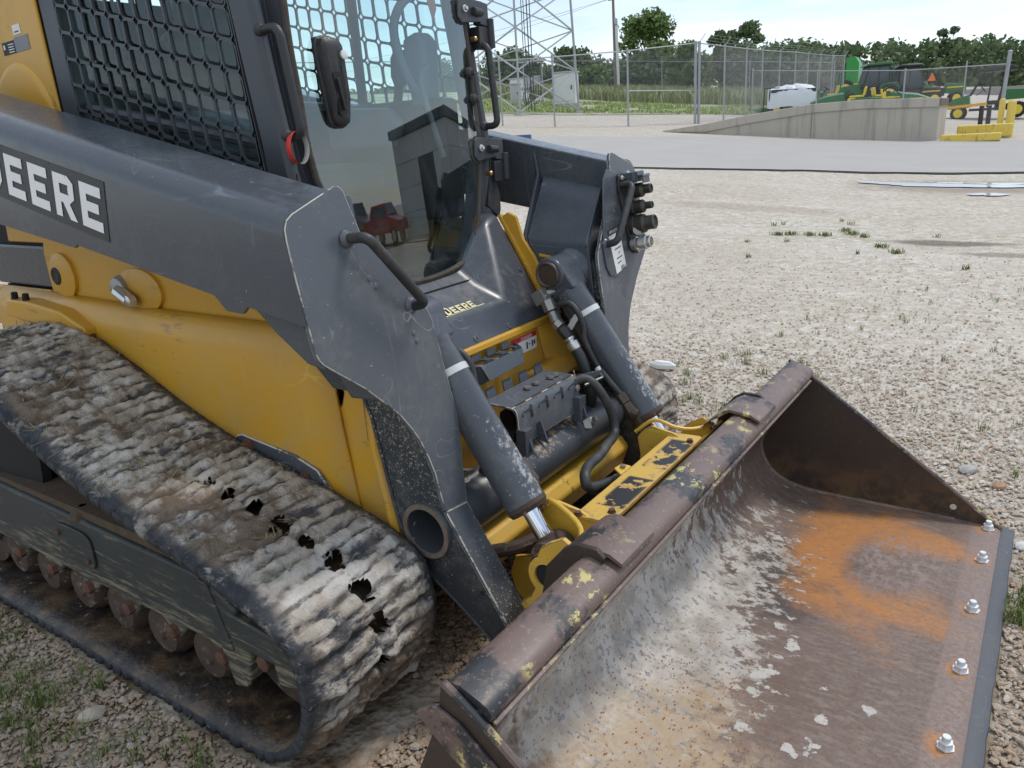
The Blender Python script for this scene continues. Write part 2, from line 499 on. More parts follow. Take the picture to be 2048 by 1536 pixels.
# bigger stones that can be told apart, each a thing
def big_stone(x, y, r, label, col, seed):
    rr = np.random.default_rng(seed)
    bm = bmesh.new(); bmesh.ops.create_icosphere(bm, subdivisions=2, radius=1)
    for v in bm.verts:
        k = 1 + .5 * (vnoise(np.array(v.co.x * 1.6 + seed), np.array(v.co.y * 1.6 + v.co.z * 1.9), seed) - .5)
        v.co = Vector((v.co.x * r * 1.15 * k, v.co.y * r * .8 * k, max(v.co.z, -.6) * r * .55 * k))
    me = bpy.data.meshes.new('stone'); bm.to_mesh(me); bm.free(); finish_mesh(me, 25)
    me.materials.append(plain('stone_skin', col, .85, 0, .25, 40))
    o = bpy.data.objects.new('stone', me); COL.objects.link(o)
    o.location = (x, y, gz(x, y) + r * .16); o.rotation_euler = (0, 0, rr.uniform(0, 6))
    tag(o, label, 'stone', 'bigger stones lying in the gravel')
for k, (x, y, r, lab, col) in enumerate([
        (-2.06, -1.15, .034, 'pale buff stone beside the near track, largest in the lower left corner', (.50, .43, .34)),
        (-1.86, -1.30, .030, 'flat reddish brown stone at the bottom edge below the near track', (.36, .22, .15)),
        (-2.40, -1.30, .026, 'grey brown flat stone at the left edge below the near track', (.30, .25, .20)),
        (-.17, 1.62, .036, 'grey weathered lump of stone beyond the far side of the bucket', (.42, .40, .37)),
        (-.05, 1.50, .026, 'rusty brown stone just beyond the far bucket side', (.40, .25, .15)),
        (.06, 1.02, .032, 'white stone lying right against the new cutting edge', (.68, .66, .62)),
        (.10, .30, .024, 'round white pebble beside the cutting edge, near the right border', (.70, .68, .64)),
        (.13, -.02, .030, 'flat tan stone at the right border beside the cutting edge', (.46, .36, .25))]):
    big_stone(x, y, r, lab, col, 40 + k)

# ------------------------------------------------------------------ road, puddles
def strip_sheet(near, far, n, m, dz, rag=0):
    def samp(P, t):
        P = np.array(P, float); d = np.r_[0, np.cumsum(np.hypot(*np.diff(P, axis=0).T))]; d /= d[-1]
        return np.stack([np.interp(t, d, P[:, 0]), np.interp(t, d, P[:, 1])], -1)
    t = np.linspace(0, 1, n); A, B = samp(near, t), samp(far, t)
    s = np.linspace(0, 1, m)[None, :, None]
    W = A[:, None] * (1 - s) + B[:, None] * s
    if rag:
        W[:, 0, 1] += (fbm(W[:, 0, 0] * 2.2, W[:, 0, 0] * 0, 5) - .5) * rag
    z = g(W[..., 0], W[..., 1]) + dz
    V = np.concatenate([W, z[..., None]], -1).reshape(-1, 3)
    i, j = np.meshgrid(np.arange(n - 1), np.arange(m - 1), indexing='ij'); q = (i * m + j).ravel()
    return V, np.stack([q, q + m, q + m + 1, q + 1], -1)
def asphalt_material():
    t = MT('worn_asphalt', .88)
    c = t.mix(t.noise(1.2, 5), (.35, .325, .295), (.45, .42, .385))
    c = t.mix(t.math('MULTIPLY', t.noise(110, 2), .6), c, (.42, .41, .39))
    st = t.step(t.noise(.5, 5, .65, co=t.mapc(scale=(.5, 2, 1))), .52, .7)
    c = t.mix(t.math('MULTIPLY', st, .45), c, (.44, .43, .41))
    t.color(c); t.bump(t.noise(180, 3), .3, .004); t.b.inputs['Specular IOR Level'].default_value = .15
    return t.m
near_e = [(-40, -5), (-20, 5.8), (-7.15, 12.95), (-4.33, 14.4), (-.56, 15.3), (4, 15.9), (30, 18)]
far_e = [(-40, 5), (-20, 14), (-11, 19.8), (-8.6, 22.0), (-5.4, 22.95), (-2.85, 24.3), (4, 25), (30, 26.5)]
V, F = strip_sheet(near_e, far_e, 260, 16, .022, .22)
struct(fast('asphalt_road', V, F, asphalt_material(), smooth=True))
edge_n = [(x, y - .10) for x, y in near_e]
V, F = strip_sheet(edge_n, [(x, y + .03) for x, y in near_e], 420, 3, .010, .30)
struct(fast('road_edge', V, F, plain('bitumen_edge', (.06, .057, .055), .9, 0, .5, 6)))

def puddle(cx, cy, rx, ry, rz, seed):
    n = 72; vs = [(cx, cy, gz(cx, cy) + .009)]
    for k in range(n):
        a = 2 * math.pi * k / n
        w = 1 + 1.5 * (fbm(np.array(math.cos(a) * 1.7 + 5 + seed), np.array(math.sin(a) * 1.7 + 5), seed) - .5)
        px, py = math.cos(a) * rx * w, math.sin(a) * ry * w
        x = cx + px * math.cos(rz) - py * math.sin(rz); y = cy + px * math.sin(rz) + py * math.cos(rz)
        vs.append((x, y, gz(x, y) + .009))
    return struct(fast('puddle', vs, [(0, 1 + k, 1 + (k + 1) % n) for k in range(n)], M_water))
_w = MT('puddle_water', .03); _w.color((.42, .41, .39)); _w.b.inputs['IOR'].default_value = 1.9
M_water = _w.m
puddle(-.75, 13.1, 1.9, .42, .10, 1)
puddle(1.3, 13.35, 1.7, .36, .05, 4)
puddle(-.85, 11.85, .24, .16, .05, 2)

# ------------------------------------------------------------------ grass
def blades(P, h, w, seed, lean=.35):
    r = np.random.default_rng(seed); n = len(P)
    a = r.uniform(0, 6.28, n); hh = h * r.uniform(.5, 1.2, n); l = hh * lean * r.uniform(.2, 1.6, n)
    d = np.stack([np.cos(a), np.sin(a), np.zeros(n)], -1); s = np.stack([-np.sin(a), np.cos(a), np.zeros(n)], -1) * (w * r.uniform(.6, 1.3, n))[:, None]
    z = np.array([0, 0, 1.])
    m = P + d * (l * .35)[:, None] + z * (hh * .6)[:, None]; tip = P + d * l[:, None] + z * hh[:, None]
    V = np.stack([P - s, P + s, m + s * .7, m - s * .7, tip], 1).reshape(-1, 3)
    b = (np.arange(n) * 5)[:, None]
    return V, np.concatenate([b + [[0, 1, 2]], b + [[0, 2, 3]], b + [[3, 2, 4]]])
def grass_material(name, a, b, c):
    t = MT(name, .6); i = t.island()
    t.color(t.ramp(i, [(0, a), (.5, b), (1, c)]))
    t.b.inputs['Subsurface Weight'].default_value = 0
    return t.m
M_grass = grass_material('lot_grass', (.07, .12, .02), (.14, .20, .04), (.26, .27, .09))
def tuft_points(spots, seed):
    r = np.random.default_rng(seed); out = []
    for x, y, rad, n in spots:
        a = r.uniform(0, 6.28, n); d = rad * np.sqrt(r.random(n)) * r.uniform(.3, 1, n)
        X, Y = x + d * np.cos(a), y + d * np.sin(a)
        out.append(np.stack([X, Y, g(X, Y) - .004], -1))
    return np.concatenate(out)
r_ = np.random.default_rng(5)
spots = []
for k in range(250):       # weeds along the outer edge of the near track
    x = r_.uniform(-3.2, -1.25); y = -1.06 - abs(r_.normal(0, .30))
    spots.append((x, y, r_.uniform(.015, .07), int(r_.integers(5, 24))))
for k in range(26): spots.append((r_.uniform(-1.45, -1.0), r_.uniform(-1.75, -1.1), .04, 10))
V, F = blades(tuft_points(spots, 6), .048, .0016, 8, .6)
fast('weeds', V, F, M_grass, kind='stuff')
spots = [(-2.6 + .3 * k, 25.3 + .5 * (k % 3), .35, 60) for k in range(5)] + [(.085, .62, .07, 150), (.10, .70, .06, 120), (.06, .54, .05, 90), (.13, .42, .05, 60), (.12, .86, .05, 40), (.15, .15, .04, 40)]
for k in range(60):
    x, y = r_.uniform(-1.6, .5), r_.uniform(1.25, 5.5); spots.append((x, y, .03, int(r_.integers(3, 14))))
spots += [(-1.25, 1.9, .16, 260), (-1.15, 2.1, .12, 160), (-1.05, 1.75, .10, 120)]
for k in range(18): spots.append((r_.uniform(-1.9, -1.0), r_.uniform(1.3, 3.0), .05, 22))
V, F = blades(tuft_points(spots, 9), .055, .002, 3, .5)
fast('grass_clumps', V, F, M_grass, kind='stuff')
spots = []
for x, y in [(-2.39, 7.77), (-2.6, 7.75), (-2.22, 7.8), (-2.07, 8.15), (-1.95, 7.95), (-1.8, 7.8), (-2.75, 7.7), (-1.3, 6.9), (-1.5, 7.2)]:
    spots.append((x, y, .10, 60))
for k in range(10): spots.append((r_.uniform(-3.2, -.6), r_.uniform(6, 9), .05, 14))
V, F = blades(tuft_points(spots, 10), .05, .005, 4, .9)
fast('far_tufts', V, F, M_grass, kind='stuff')

# field behind the fence: short bright grass, then tall seeding grass
M_field = grass_material('field_grass', (.17, .25, .04), (.28, .37, .08), (.40, .44, .15))
M_tall = grass_material('tall_grass', (.17, .21, .07), (.26, .29, .11), (.36, .36, .18))
def field(n, poly, seed):
    r = np.random.default_rng(seed); (ax, ay), (bx, by), (cx, cy), (dx, dy) = poly
    u, v = r.random(n), r.random(n)
    X = (ax * (1 - u) + bx * u) * (1 - v) + (dx * (1 - u) + cx * u) * v
    Y = (ay * (1 - u) + by * u) * (1 - v) + (dy * (1 - u) + cy * u) * v
    k = fbm(X * .35, Y * .35, seed) > .40
    X, Y = X[k], Y[k]
    return np.stack([X, Y, g(X, Y) - .02], -1)
V, F = blades(field(15000, [(-26, 27.5), (-12.5, 36), (-14, 46), (-34, 42)], 21), .17, .03, 22, .8)
fast('mown_field_grass', V, F, M_field, kind='stuff')
V, F = blades(field(24000, [(-33, 42), (-14, 48), (-18, 66), (-44, 64)], 23), .85, .045, 24, .35)
fast('tall_field_grass', V, F, M_tall, kind='stuff')
t_ = MT('field_soil', .95); t_.color(t_.mix(t_.step(t_.noise(.45, 6, .65), .40, .58), (.42, .37, .31), (.17, .22, .055)))
gfv, gff = strip_sheet([(-44, 24), (-27.5, 27.2), (-18.6, 29.6), (-12.6, 37.4), (-13.9, 60)], [(-90, 60), (-70, 90), (-50, 110), (-30, 110), (-16, 110)], 60, 40, .012)
struct(fast('field', gfv, gff, t_.m, smooth=True))

# ------------------------------------------------------------------ materials for the far things
M_galv = plain('galvanised_steel', (.42, .43, .44), .45, .35, .12, 6)
M_galv2 = plain('dull_galvanised', (.34, .35, .36), .55, .2, .15, 5)
M_black = plain('black_plastic', (.018, .018, .02), .5, 0, .2, 9)
M_tyre = plain('tyre_rubber', (.03, .03, .03), .85, 0, .3, 20)
M_green = plain('green_enamel', (.022, .13, .030), .35, 0, .12, 4)
M_yel = plain('yellow_enamel', (.72, .52, .03), .4, 0, .1, 5)
M_white = plain('white_box', (.66, .66, .64), .5, 0, .08, 5)
M_glassf = plain('dark_window', (.05, .07, .075), .08, 0, .2, 3)
M_bark = plain('bark', (.13, .10, .075), .9, 0, .3, 14)
M_orange = plain('orange_plastic', (.75, .16, .03), .5, 0, .1, 6)
M_wood = plain('grey_pole_wood', (.23, .19, .16), .9, 0, .25, 9)

def concrete_mat():
    t = MT('aged_concrete', .9)
    c = t.mix(t.noise(1.6, 6), (.33, .295, .245), (.50, .455, .385))
    st = t.step(t.noise(2.2, 5, .6, co=t.mapc(scale=(2.4, 2.4, .16))), .5, .72)
    c = t.mix(t.math('MULTIPLY', st, .55), c, (.16, .145, .125))
    c = t.mix(t.math('MULTIPLY', t.noise(60, 3), .25), c, (.5, .47, .42))
    t.color(c); t.bump(t.noise(40, 5), .2, .02)
    return t.m
M_conc = concrete_mat()
def yellow_worn():
    t = MT('rust_streaked_yellow', .6)
    k = t.step(t.noise(4, 6, .65, co=t.mapc(scale=(2, 2, 1))), .56, .68)
    t.color(t.mix(k, t.mix(t.noise(3, 4), (.66, .47, .06), (.74, .56, .12)), (.30, .15, .05)))
    return t.m
M_yworn = yellow_worn()

# ------------------------------------------------------------------ loading dock ramp
dock = thing('loading_dock', 'stained concrete loading ramp with a thick coping beyond the road', 'loading dock', (-3.07, 24.12, gz(-3.07, 24.12)))
DO = dock.location
dR, dL = Vector((-3.07, 24.12, 0)), Vector((-11.0, 22.95, 0))
dn = (dR - dL).normalized(); db = Vector((-.045, 1, 0))
st = [(0, 1.19), (2.0, 1.12), (3.4, .97), (5.2, .62), (6.6, .30), (8.0, .03)]
top = lambda k: Vector(dR) - dn * st[k][0] + Vector((0, 0, gz(*(dR - dn * st[k][0]).xy) + st[k][1]))
def dock_piece(k, kk, name, lo, hi, out, depth):
    a, b = top(k), top(kk); m = MB(); o = -db * out
    A = [a + o + Vector((0, 0, -hi)), a + o + Vector((0, 0, -lo)), b + o + Vector((0, 0, -lo)), b + o + Vector((0, 0, -hi))]
    m.slab(A, db * depth); obj(name, m, M_conc, dock, DO, bevel=.02)
ends = []
for nm, segs in (('wall_panel', [(0, 2), (2, 5)]),):
    for a, b in segs:
        m = MB(); ks = list(range(a, b + 1))
        gap = dn * .012
        up = [top(k) + Vector((0, 0, -.25 if k < 5 else -.05)) for k in ks]; up[0] -= gap
        dnp = [Vector((p.x, p.y, gz(p.x, p.y) - .1)) for p in up][::-1]
        m.slab(up + dnp, db * 3.0); obj(nm, m, M_conc, dock, DO)
m = MB(); ks = range(6)
m.slab([top(k) - db * .05 for k in ks] + [top(k) - db * .05 - Vector((0, 0, .26 if k < 5 else .05)) for k in ks][::-1], db * 3.1)
obj('coping', m, M_conc, dock, DO, bevel=.025)
m = MB(); p = top(0) - db * .055
m.slab([p + dn * .004 + Vector((0, 0, -.02)), p + dn * .004 + Vector((0, 0, -.22)), p + db * 3.1 + dn * .004 + Vector((0, 0, -.22)), p + db * 3.1 + dn * .004 + Vector((0, 0, -.02))], dn * .012)
obj('edge_angle', m, plain('rusty_angle', (.13, .09, .07), .8, 0, .3, 8), dock, DO)

m = MB(); m.box(-.74, .74, -.14, .14, 0, .22)
o = obj('parking_block', m, M_yworn, loc=(-2.23, 24.2, gz(-2.2, 24.2)), bevel=.04); o.rotation_euler.z = .03
tag(o, 'low yellow rust-streaked block lying in front beside the dock end', 'barrier', 'yellow barrier blocks')
m = MB(); m.box(-.72, .72, -.17, .17, 0, .38)
o = obj('parking_block', m, M_yworn, loc=(-2.05, 26.2, gz(-2, 26.2)), bevel=.05); o.rotation_euler.z = .02
tag(o, 'taller yellow rust-streaked block behind the low one, at the foot of the bollards', 'barrier', 'yellow barrier blocks')
for k, (x, y, h, lab) in enumerate([(-1.72, 26.95, 1.13, 'left of the two yellow steel bollards by the fence end'), (-1.46, 26.75, 1.08, 'right and stouter of the two yellow bollards by the fence end')]):
    m = MB(); m.lathe((0, 0, -.1), (0, 0, 1), [(0, .085 + .03 * k), (h, .085 + .03 * k), (h + .05, .06 + .02 * k), (h + .06, .01)], 16)
    tag(obj('bollard', m, plain('bollard_yellow', (.72, .55, .12), .55, 0, .12, 7), loc=(x, y, gz(x, y))), lab, 'bollard', 'yellow bollards')
gate = thing('barrier_gate', 'orange horizontal bar carried on two black posts behind the dock', 'barrier', (-2.5, 31, gz(-2.5, 31)))
m = MB(); m.beam((-3.5, 29.17, 1.36), (-2.40, 30.4, 1.42), .06, .09); obj('bar', m, plain('orange_bar', (.70, .36, .06), .5), gate, gate.location)
for x in (-2.56, -2.33):
    m = MB(); m.box(x - .07, x + .07, 30.9, 31.05, .55, 1.36); obj('post', m, M_black, gate, gate.location, bevel=.01)

# ------------------------------------------------------------------ chain link fences
M_wire = plain('fence_wire', (.40, .41, .42), .5, .3, .1, 3)
def wire_panel(a, b, ha, hb, pitch=.11, r=.0020):
    """diagonal wires between two post feet; heights ha, hb above each foot"""
    a, b = Vector(a), Vector(b); L = (b - a).length; V = []; F = []
    for sgn in (1, -1):
        for k in range(int((L + 3) / pitch) + 1):
            u0 = k * pitch - (3 if sgn > 0 else 0)
            ts = []
            # line u = u0 + sgn*h ; clip to 0..L and 0..H
            h0, h1 = 0.0, max(ha, hb)
            lo, hi = sorted(((0 - u0) / sgn, (L - u0) / sgn))
            h0, h1 = max(h0, lo), min(h1, hi)
            if h1 - h0 < .02: continue
            f1 = (u0 + sgn * h1) / L; H = ha * (1 - f1) + hb * f1
            if h1 > H: h1 = H
            if h1 - h0 < .02: continue
            P = [a + (b - a) * ((u0 + sgn * h) / L) + Vector((0, 0, h)) for h in (h0, h1)]
            o = len(V)
            for p in P:
                for e in (Vector((r, 0, 0)), Vector((-r * .5, r * .8, 0)), Vector((-r * .5, -r * .8, 0))):
                    V.append(p + e)
            F += [(o, o + 1, o + 4, o + 3), (o + 1, o + 2, o + 5, o + 4), (o + 2, o, o + 3, o + 5)]
    return V, F
def fence(name, label, feet, hs, group=None, arm=True, radii=None, lean=None, rail2=None, armdir=None):
    root = thing(name, label, 'fence', (feet[0][0], feet[0][1], gz(*feet[0])), 0, group); off = root.location
    P = [Vector((x, y, gz(x, y))) for x, y in feet]
    for i, p in enumerate(P):
        r = radii[i] if radii else .03
        m = MB(); q = p + Vector((0, 0, hs[i] + .02)) + (Vector(lean[i]) if lean else Vector())
        m.tube([p - Vector((0, 0, .1)), q], r, 8); m.lathe(q, (0, 0, 1), [(0, r * 1.3), (.03, r * 1.3), (.06, r * .4)], 8)
        po = obj('post', m, M_galv2, root, off)
        if arm:
            d = (P[min(i + 1, len(P) - 1)] - P[max(i - 1, 0)]).normalized(); nrm = Vector(armdir) if armdir else Vector((d.y, -d.x, 0))
            a = MB(); a.tube([q, q + nrm * .26 + Vector((0, 0, .30))], .014, 6); obj('barbed_arm', a, M_galv, po, off)
    V, F = [], []; rail = MB(); barb = MB()
    for i in range(len(P) - 1):
        v, f = wire_panel(P[i], P[i + 1], hs[i], hs[i + 1]); F += [tuple(k + len(V) for k in q) for q in f]; V += v
        rail.tube([P[i] + Vector((0, 0, hs[i])), P[i + 1] + Vector((0, 0, hs[i + 1]))], .021, 6)
        if arm:
            d = (P[i + 1] - P[i]).normalized(); nrm = Vector(armdir) if armdir else Vector((d.y, -d.x, 0))
            for k in (.35, .68, 1):
                barb.tube([P[i] + Vector((0, 0, hs[i])) + nrm * .26 * k + Vector((0, 0, .3 * k)), P[i + 1] + Vector((0, 0, hs[i + 1])) + nrm * .26 * k + Vector((0, 0, .3 * k))], .004, 3)
        if rail2 and i in rail2:
            h = rail2[i]; rail.tube([P[i] + Vector((0, 0, h)), P[i + 1] + Vector((0, 0, h))], .021, 6)
    o = fast('wire_mesh', [tuple(v) for v in V], F, M_wire, root, off, 'stuff')
    obj('top_rail', rail, M_galv, root, off)
    if arm: obj('barbed_wire', barb, M_wire, root, off)
    return root
fence('chain_link_fence', 'tall chain link fence along the front of the mast compound', [(-24.5, 17.5), (-19.5, 20.2), (-16.57, 21.76), (-14.9, 22.57), (-13.05, 24.61), (-11.88, 27.99)],
      [2.0, 2.1, 2.15, 2.28, 2.52, 2.86], 'chain link fences', arm=False, radii=[.03, .03, .03, .03, .035, .055], rail2={4: 1.2})
fence('chain_link_fence', 'tall chain link fence with angled barbed wire arms running away from the corner post', [(-11.77, 28.07), (-11.76, 30.78), (-12.27, 35.02), (-12.63, 38.48), (-12.81, 41.95), (-12.91, 45.23), (-13.16, 48.82), (-13.22, 51.89), (-13.32, 55.4), (-13.41, 59.28)],
      [2.86, 2.83, 2.85, 2.88, 2.9, 2.94, 2.95, 2.95, 2.98, 3.02], 'chain link fences', armdir=(.8, .25, 0), radii=[.055] + [.036] * 9)
fence('chain_link_fence', 'lower chain link fence in front of the parked green machines', [(-12.35, 36.17), (-9.2, 35.2), (-5.6, 34.2), (-1.95, 30.2)], [1.95, 1.95, 1.98, 2.1], 'chain link fences', arm=False,
      radii=[.04, .03, .03, .06], lean=[(0, 0, 0), (0, 0, 0), (0, 0, 0), (.06, .2, .35)])
fence('chain_link_fence', 'distant chain link fence at the back of the grass field', [(-45, 50), (-38, 51.5), (-31.5, 53), (-25, 54.5), (-19, 56), (-14, 59)], [2.6] * 6, 'chain link fences', armdir=(.5, -.8, 0))

# ------------------------------------------------------------------ lattice mast and its cabinets
mast = thing('lattice_mast', 'grey steel lattice mast on three legs with crossed braces', 'mast', (-19.22, 31.92, gz(-19.2, 31.9))); mo = mast.location
legs = [Vector((-19.22, 31.92, 0)), Vector((-19.9, 27.9, 0)), Vector((-24.2, 29.3, 0))]
apex = (legs[0] + legs[1] + legs[2]) / 3
def leg_at(i, z): return legs[i].lerp(apex, min(.9, z / 60)) + Vector((0, 0, gz(legs[i].x, legs[i].y) + z))
H = 26; zs = [.15 + 1.72 * k for k in range(12)]
for i in range(3):
    m = MB(); m.tube([leg_at(i, -.1), leg_at(i, H)], .055 if i != 1 else .045, 8); lg = obj('leg', m, M_galv2, mast, mo)
    b = MB(); b.box(*sum(([leg_at(i, 0)[k] - .2, leg_at(i, 0)[k] + .2] for k in (0, 1)), []), leg_at(i, 0).z - .1, leg_at(i, 0).z + .08); obj('base_plate', b, M_galv, lg, mo)
for i in range(3):
    j = (i + 1) % 3
    for a, b in zip(zs, zs[1:]):
        for p, q in ((leg_at(i, a), leg_at(j, b)), (leg_at(i, b), leg_at(j, a))):
            m = MB(); m.beam(p, q, .06, .05); obj('brace', m, M_galv, mast, mo)
for k, (dx, r) in enumerate([(-.10, .016), (-.04, .016), (.05, .022), (.13, .02)]):
    m = MB(); p = legs[1].lerp(legs[0], .16) + Vector((dx * 1.2, dx, 0)); m.tube([p + Vector((0, 0, 2.4)), p + Vector((0, 0, H))], r, 6); obj('cable', m, M_black, mast, mo)
m = MB(); lp = legs[2].lerp(legs[1], .30)
for s in (-.2, .2): m.tube([lp + Vector((s, s * .2, 3.6)), lp + Vector((s, s * .2, H))], .02, 6)
for k in range(60): m.tube([lp + Vector((-.2, -.04, 3.8 + k * .36)), lp + Vector((.2, .04, 3.8 + k * .36))], .012, 4)
obj('ladder', m, M_galv2, mast, mo)

def cabinet(x, y, w, d, h, label, mat=None):
    c = thing('equipment_cabinet', label, 'cabinet', (x, y, gz(x, y)), .3, 'equipment cabinets in the mast compound')
    m = MB(); m.box(-w / 2, w / 2, -d / 2, d / 2, .15, h); obj('housing', m, mat or M_white, c, bevel=.02)
    m = MB(); m.box(-w / 2 - .06, w / 2 + .06, -d / 2 - .06, d / 2 + .06, h + .002, h + .07); obj('roof', m, M_galv, c)
    m = MB(); m.box(-w * .42, w * .42, -d / 2 - .03, -d / 2 - .003, .3, h - .12); dd = obj('door', m, mat or M_white, c, bevel=.008)
    m = MB(); m.box(w * .3, w * .35, -d / 2 - .07, -d / 2 - .031, h * .5, h * .62); obj('handle', m, M_black, dd)
    m = MB(); m.box(-w / 2 - .15, w / 2 + .15, -d / 2 - .15, d / 2 + .15, -.2, .148); obj('plinth', m, M_conc, c)
cabinet(-23.2, 37.6, 1.2, .9, 1.75, 'pale grey equipment cabinet just left of the right mast leg')
cabinet(-29.0, 41.6, 1.0, .8, 1.35, 'white equipment cabinet seen behind the middle mast leg')
cabinet(-26.6, 37.6, .5, .4, 1.1, 'small grey meter box among the cables, left of the pale cabinet', M_galv)
rack = thing('cable_rack', 'grey frame of switch boxes and looping cables in the mast compound', 'switchgear', (-24.6, 36.4, gz(-24.6, 36.4)))
for dx in (-.5, .5):
    m = MB(); m.tube([(dx, dx * .3, 0), (dx, dx * .3, 2.3)], .04, 8); obj('post', m, M_galv2, rack)
m = MB(); m.box(-.45, -.05, -.15, .12, .9, 1.5); obj('switch_box', m, M_galv, rack, bevel=.01)
m = MB(); m.box(.02, .40, -.12, .14, 1.1, 1.6); obj('switch_box', m, M_galv2, rack, bevel=.01)
m = MB(); m.box(-.7, .7, -.3, .3, 2.3, 2.36); obj('shelf', m, M_galv, rack)
for k in range(6):
    m = MB(); x = -.45 + k * .15; m.tube(smooth_path([(x, -.18, 1.0), (x - .1, -.25, .5), (x + .1, -.3, .12), (x + .3, -.25, .5), (x + .28, -.15, 1.2)], 5), .018, 5); obj('cable', m, M_black, rack)

# ------------------------------------------------------------------ utility pole
pole = thing('utility_pole', 'weathered wooden utility pole with a pale conduit and drooping wires', 'pole', (-34.14, 65.1, gz(-34.1, 65.1)))
m = MB(); m.tube([(0, 0, -.2), (-.15, 0, 8.2)], [.17, .11], 10); obj('shaft', m, M_wood, pole)
m = MB(); m.tube([(.32, -.15, 0), (.18, -.12, 5.9)], .13, 8); obj('conduit', m, M_white, pole)
m = MB(); m.box(-.6, .35, -.06, .06, 7.75, 7.85); obj('crossarm', m, M_wood, pole)
for x in (-.5, 0, .28):
    m = MB(); m.lathe((x, 0, 7.855), (0, 0, 1), [(0, .03), (.06, .06), (.14, .04)], 8); obj('insulator', m, M_galv2, pole)
m = MB(); m.lathe((.2, -.22, 5.7), (0, 0, 1), [(0, .12), (.05, .16), (.5, .16), (.56, .1)], 10); obj('transformer', m, M_galv, pole)
for e in [(-60, 6, 3.2), (-60, 16, 3.0), (60, 44, 3.6)]:
    m = MB(); a = Vector((-.3, 0, 7.9)); b = Vector(e) + Vector((0, 0, 4))
    m.tube([a.lerp(b, k / 14) - Vector((0, 0, 4 * (k / 14) * (1 - k / 14) * 1.1)) for k in range(15)], .012, 4); obj('wire', m, M_black, pole)

# ------------------------------------------------------------------ trees
def leaf_mat(name, cols):
    t = MT(name, .65); i = t.island()
    c = t.ramp(i, [(k / (len(cols) - 1), q) for k, q in enumerate(cols)])
    t.color(c); tr = t.n('ShaderNodeBsdfTranslucent'); t.val(tr.inputs[0], c)
    mx = t.n('ShaderNodeMixShader'); mx.inputs[0].default_value = .25
    t.l(t.b.outputs[0], mx.inputs[1]); t.l(tr.outputs[0], mx.inputs[2])
    t.l(mx.outputs[0], t.nt.nodes['Material Output'].inputs['Surface'])
    return t.m
M_leaf = leaf_mat('leaf', [(.07, .12, .03), (.12, .19, .05), (.17, .25, .07), (.23, .32, .10)])
M_leafd = leaf_mat('dark_leaf', [(.065, .10, .045), (.095, .14, .058), (.13, .18, .075), (.17, .22, .10)])
M_leafw = leaf_mat('willow_leaf', [(.07, .12, .03), (.12, .18, .05), (.17, .23, .08), (.22, .28, .11)])
def leaf_cloud(blobs, n, size, seed, flat=.8):
    r = np.random.default_rng(seed); B = np.array(blobs, float)
    w = B[:, 3] ** 2; idx = r.choice(len(B), n, p=w / w.sum())
    d = r.normal(0, 1, (n, 3)); d /= np.linalg.norm(d, axis=1)[:, None]
    rad = B[idx, 3] * (r.random(n) ** .42) * r.uniform(.8, 1.15, n)
    P = B[idx, :3] + d * rad[:, None] * np.array([1, 1, flat])
    a = r.normal(0, 1, (n, 3)); a /= np.linalg.norm(a, axis=1)[:, None]
    b = np.cross(a, r.normal(0, 1, (n, 3))); b /= np.linalg.norm(b, axis=1)[:, None]
    s = (size * r.uniform(.55, 1.3, n))[:, None]
    a, b = a * s, b * s * .62
    V = np.stack([P - a, P + b, P + a, P - b], 1).reshape(-1, 3)
    return V, (np.arange(n) * 4)[:, None] + np.arange(4)[None]
def tree(x, y, h, rad, label, seed, n=2600, size=.22, mat=None, low=.3, name='tree', group=None, blobs=None, nb=16, cat='tree'):
    r = random.Random(seed)
    t = thing(name, label, cat, (x, y, gz(x, y)), 0, group)
    if blobs is None:
        blobs = []
        for k in range(nb):
            a = r.uniform(0, 6.28); z = r.uniform(low, .93); e = math.sin(min(1, (z - low) / (1 - low) * .85 + .15) * math.pi) ** .6
            d = rad * e * math.sqrt(r.uniform(.02, 1)) * .8
            blobs.append((d * math.cos(a), d * math.sin(a), h * z, rad * r.uniform(.22, .40)))
    m = MB(); rt = max(.05, h * .022)
    m.tube([(0, 0, -.2), (.03 * h, 0, h * .35), (0, .02 * h, h * .8)], [rt, rt * .75, rt * .2], 8)
    for b in blobs[:9]: m.tube([(.02 * h, 0, h * .3), (b[0] * .5, b[1] * .5, (h * .3 + b[2]) / 2), (b[0], b[1], b[2])], [rt * .5, rt * .32, rt * .1], 5)
    obj('trunk', m, M_bark, t)
    v, f = leaf_cloud(blobs, n, size, seed); fast('crown', v, f, mat or M_leaf, t)
    return t
tree(-36.15, 76.6, 7.2, 3.9, 'broad leafy tree standing right behind the utility pole', 3, 5200, .24, low=.22, nb=26)
tree(-38.5, 113.7, 8.6, 3.2, 'rounded dark tree left of the distant woods, right of a pair', 5, 2400, .34, M_leafd, .3, group='pair of trees on the skyline')
tree(-43.4, 117.7, 8.3, 2.3, 'narrower dark tree, left of the pair on the skyline', 6, 1800, .34, M_leafd, .35, group='pair of trees on the skyline')
tree(-28.06, 66.5, 4.4, 2.3, 'pale green willow-like bush behind the field fence', 8, 3600, .22, M_leafw, -.02, 'bush', cat='bush', nb=26)
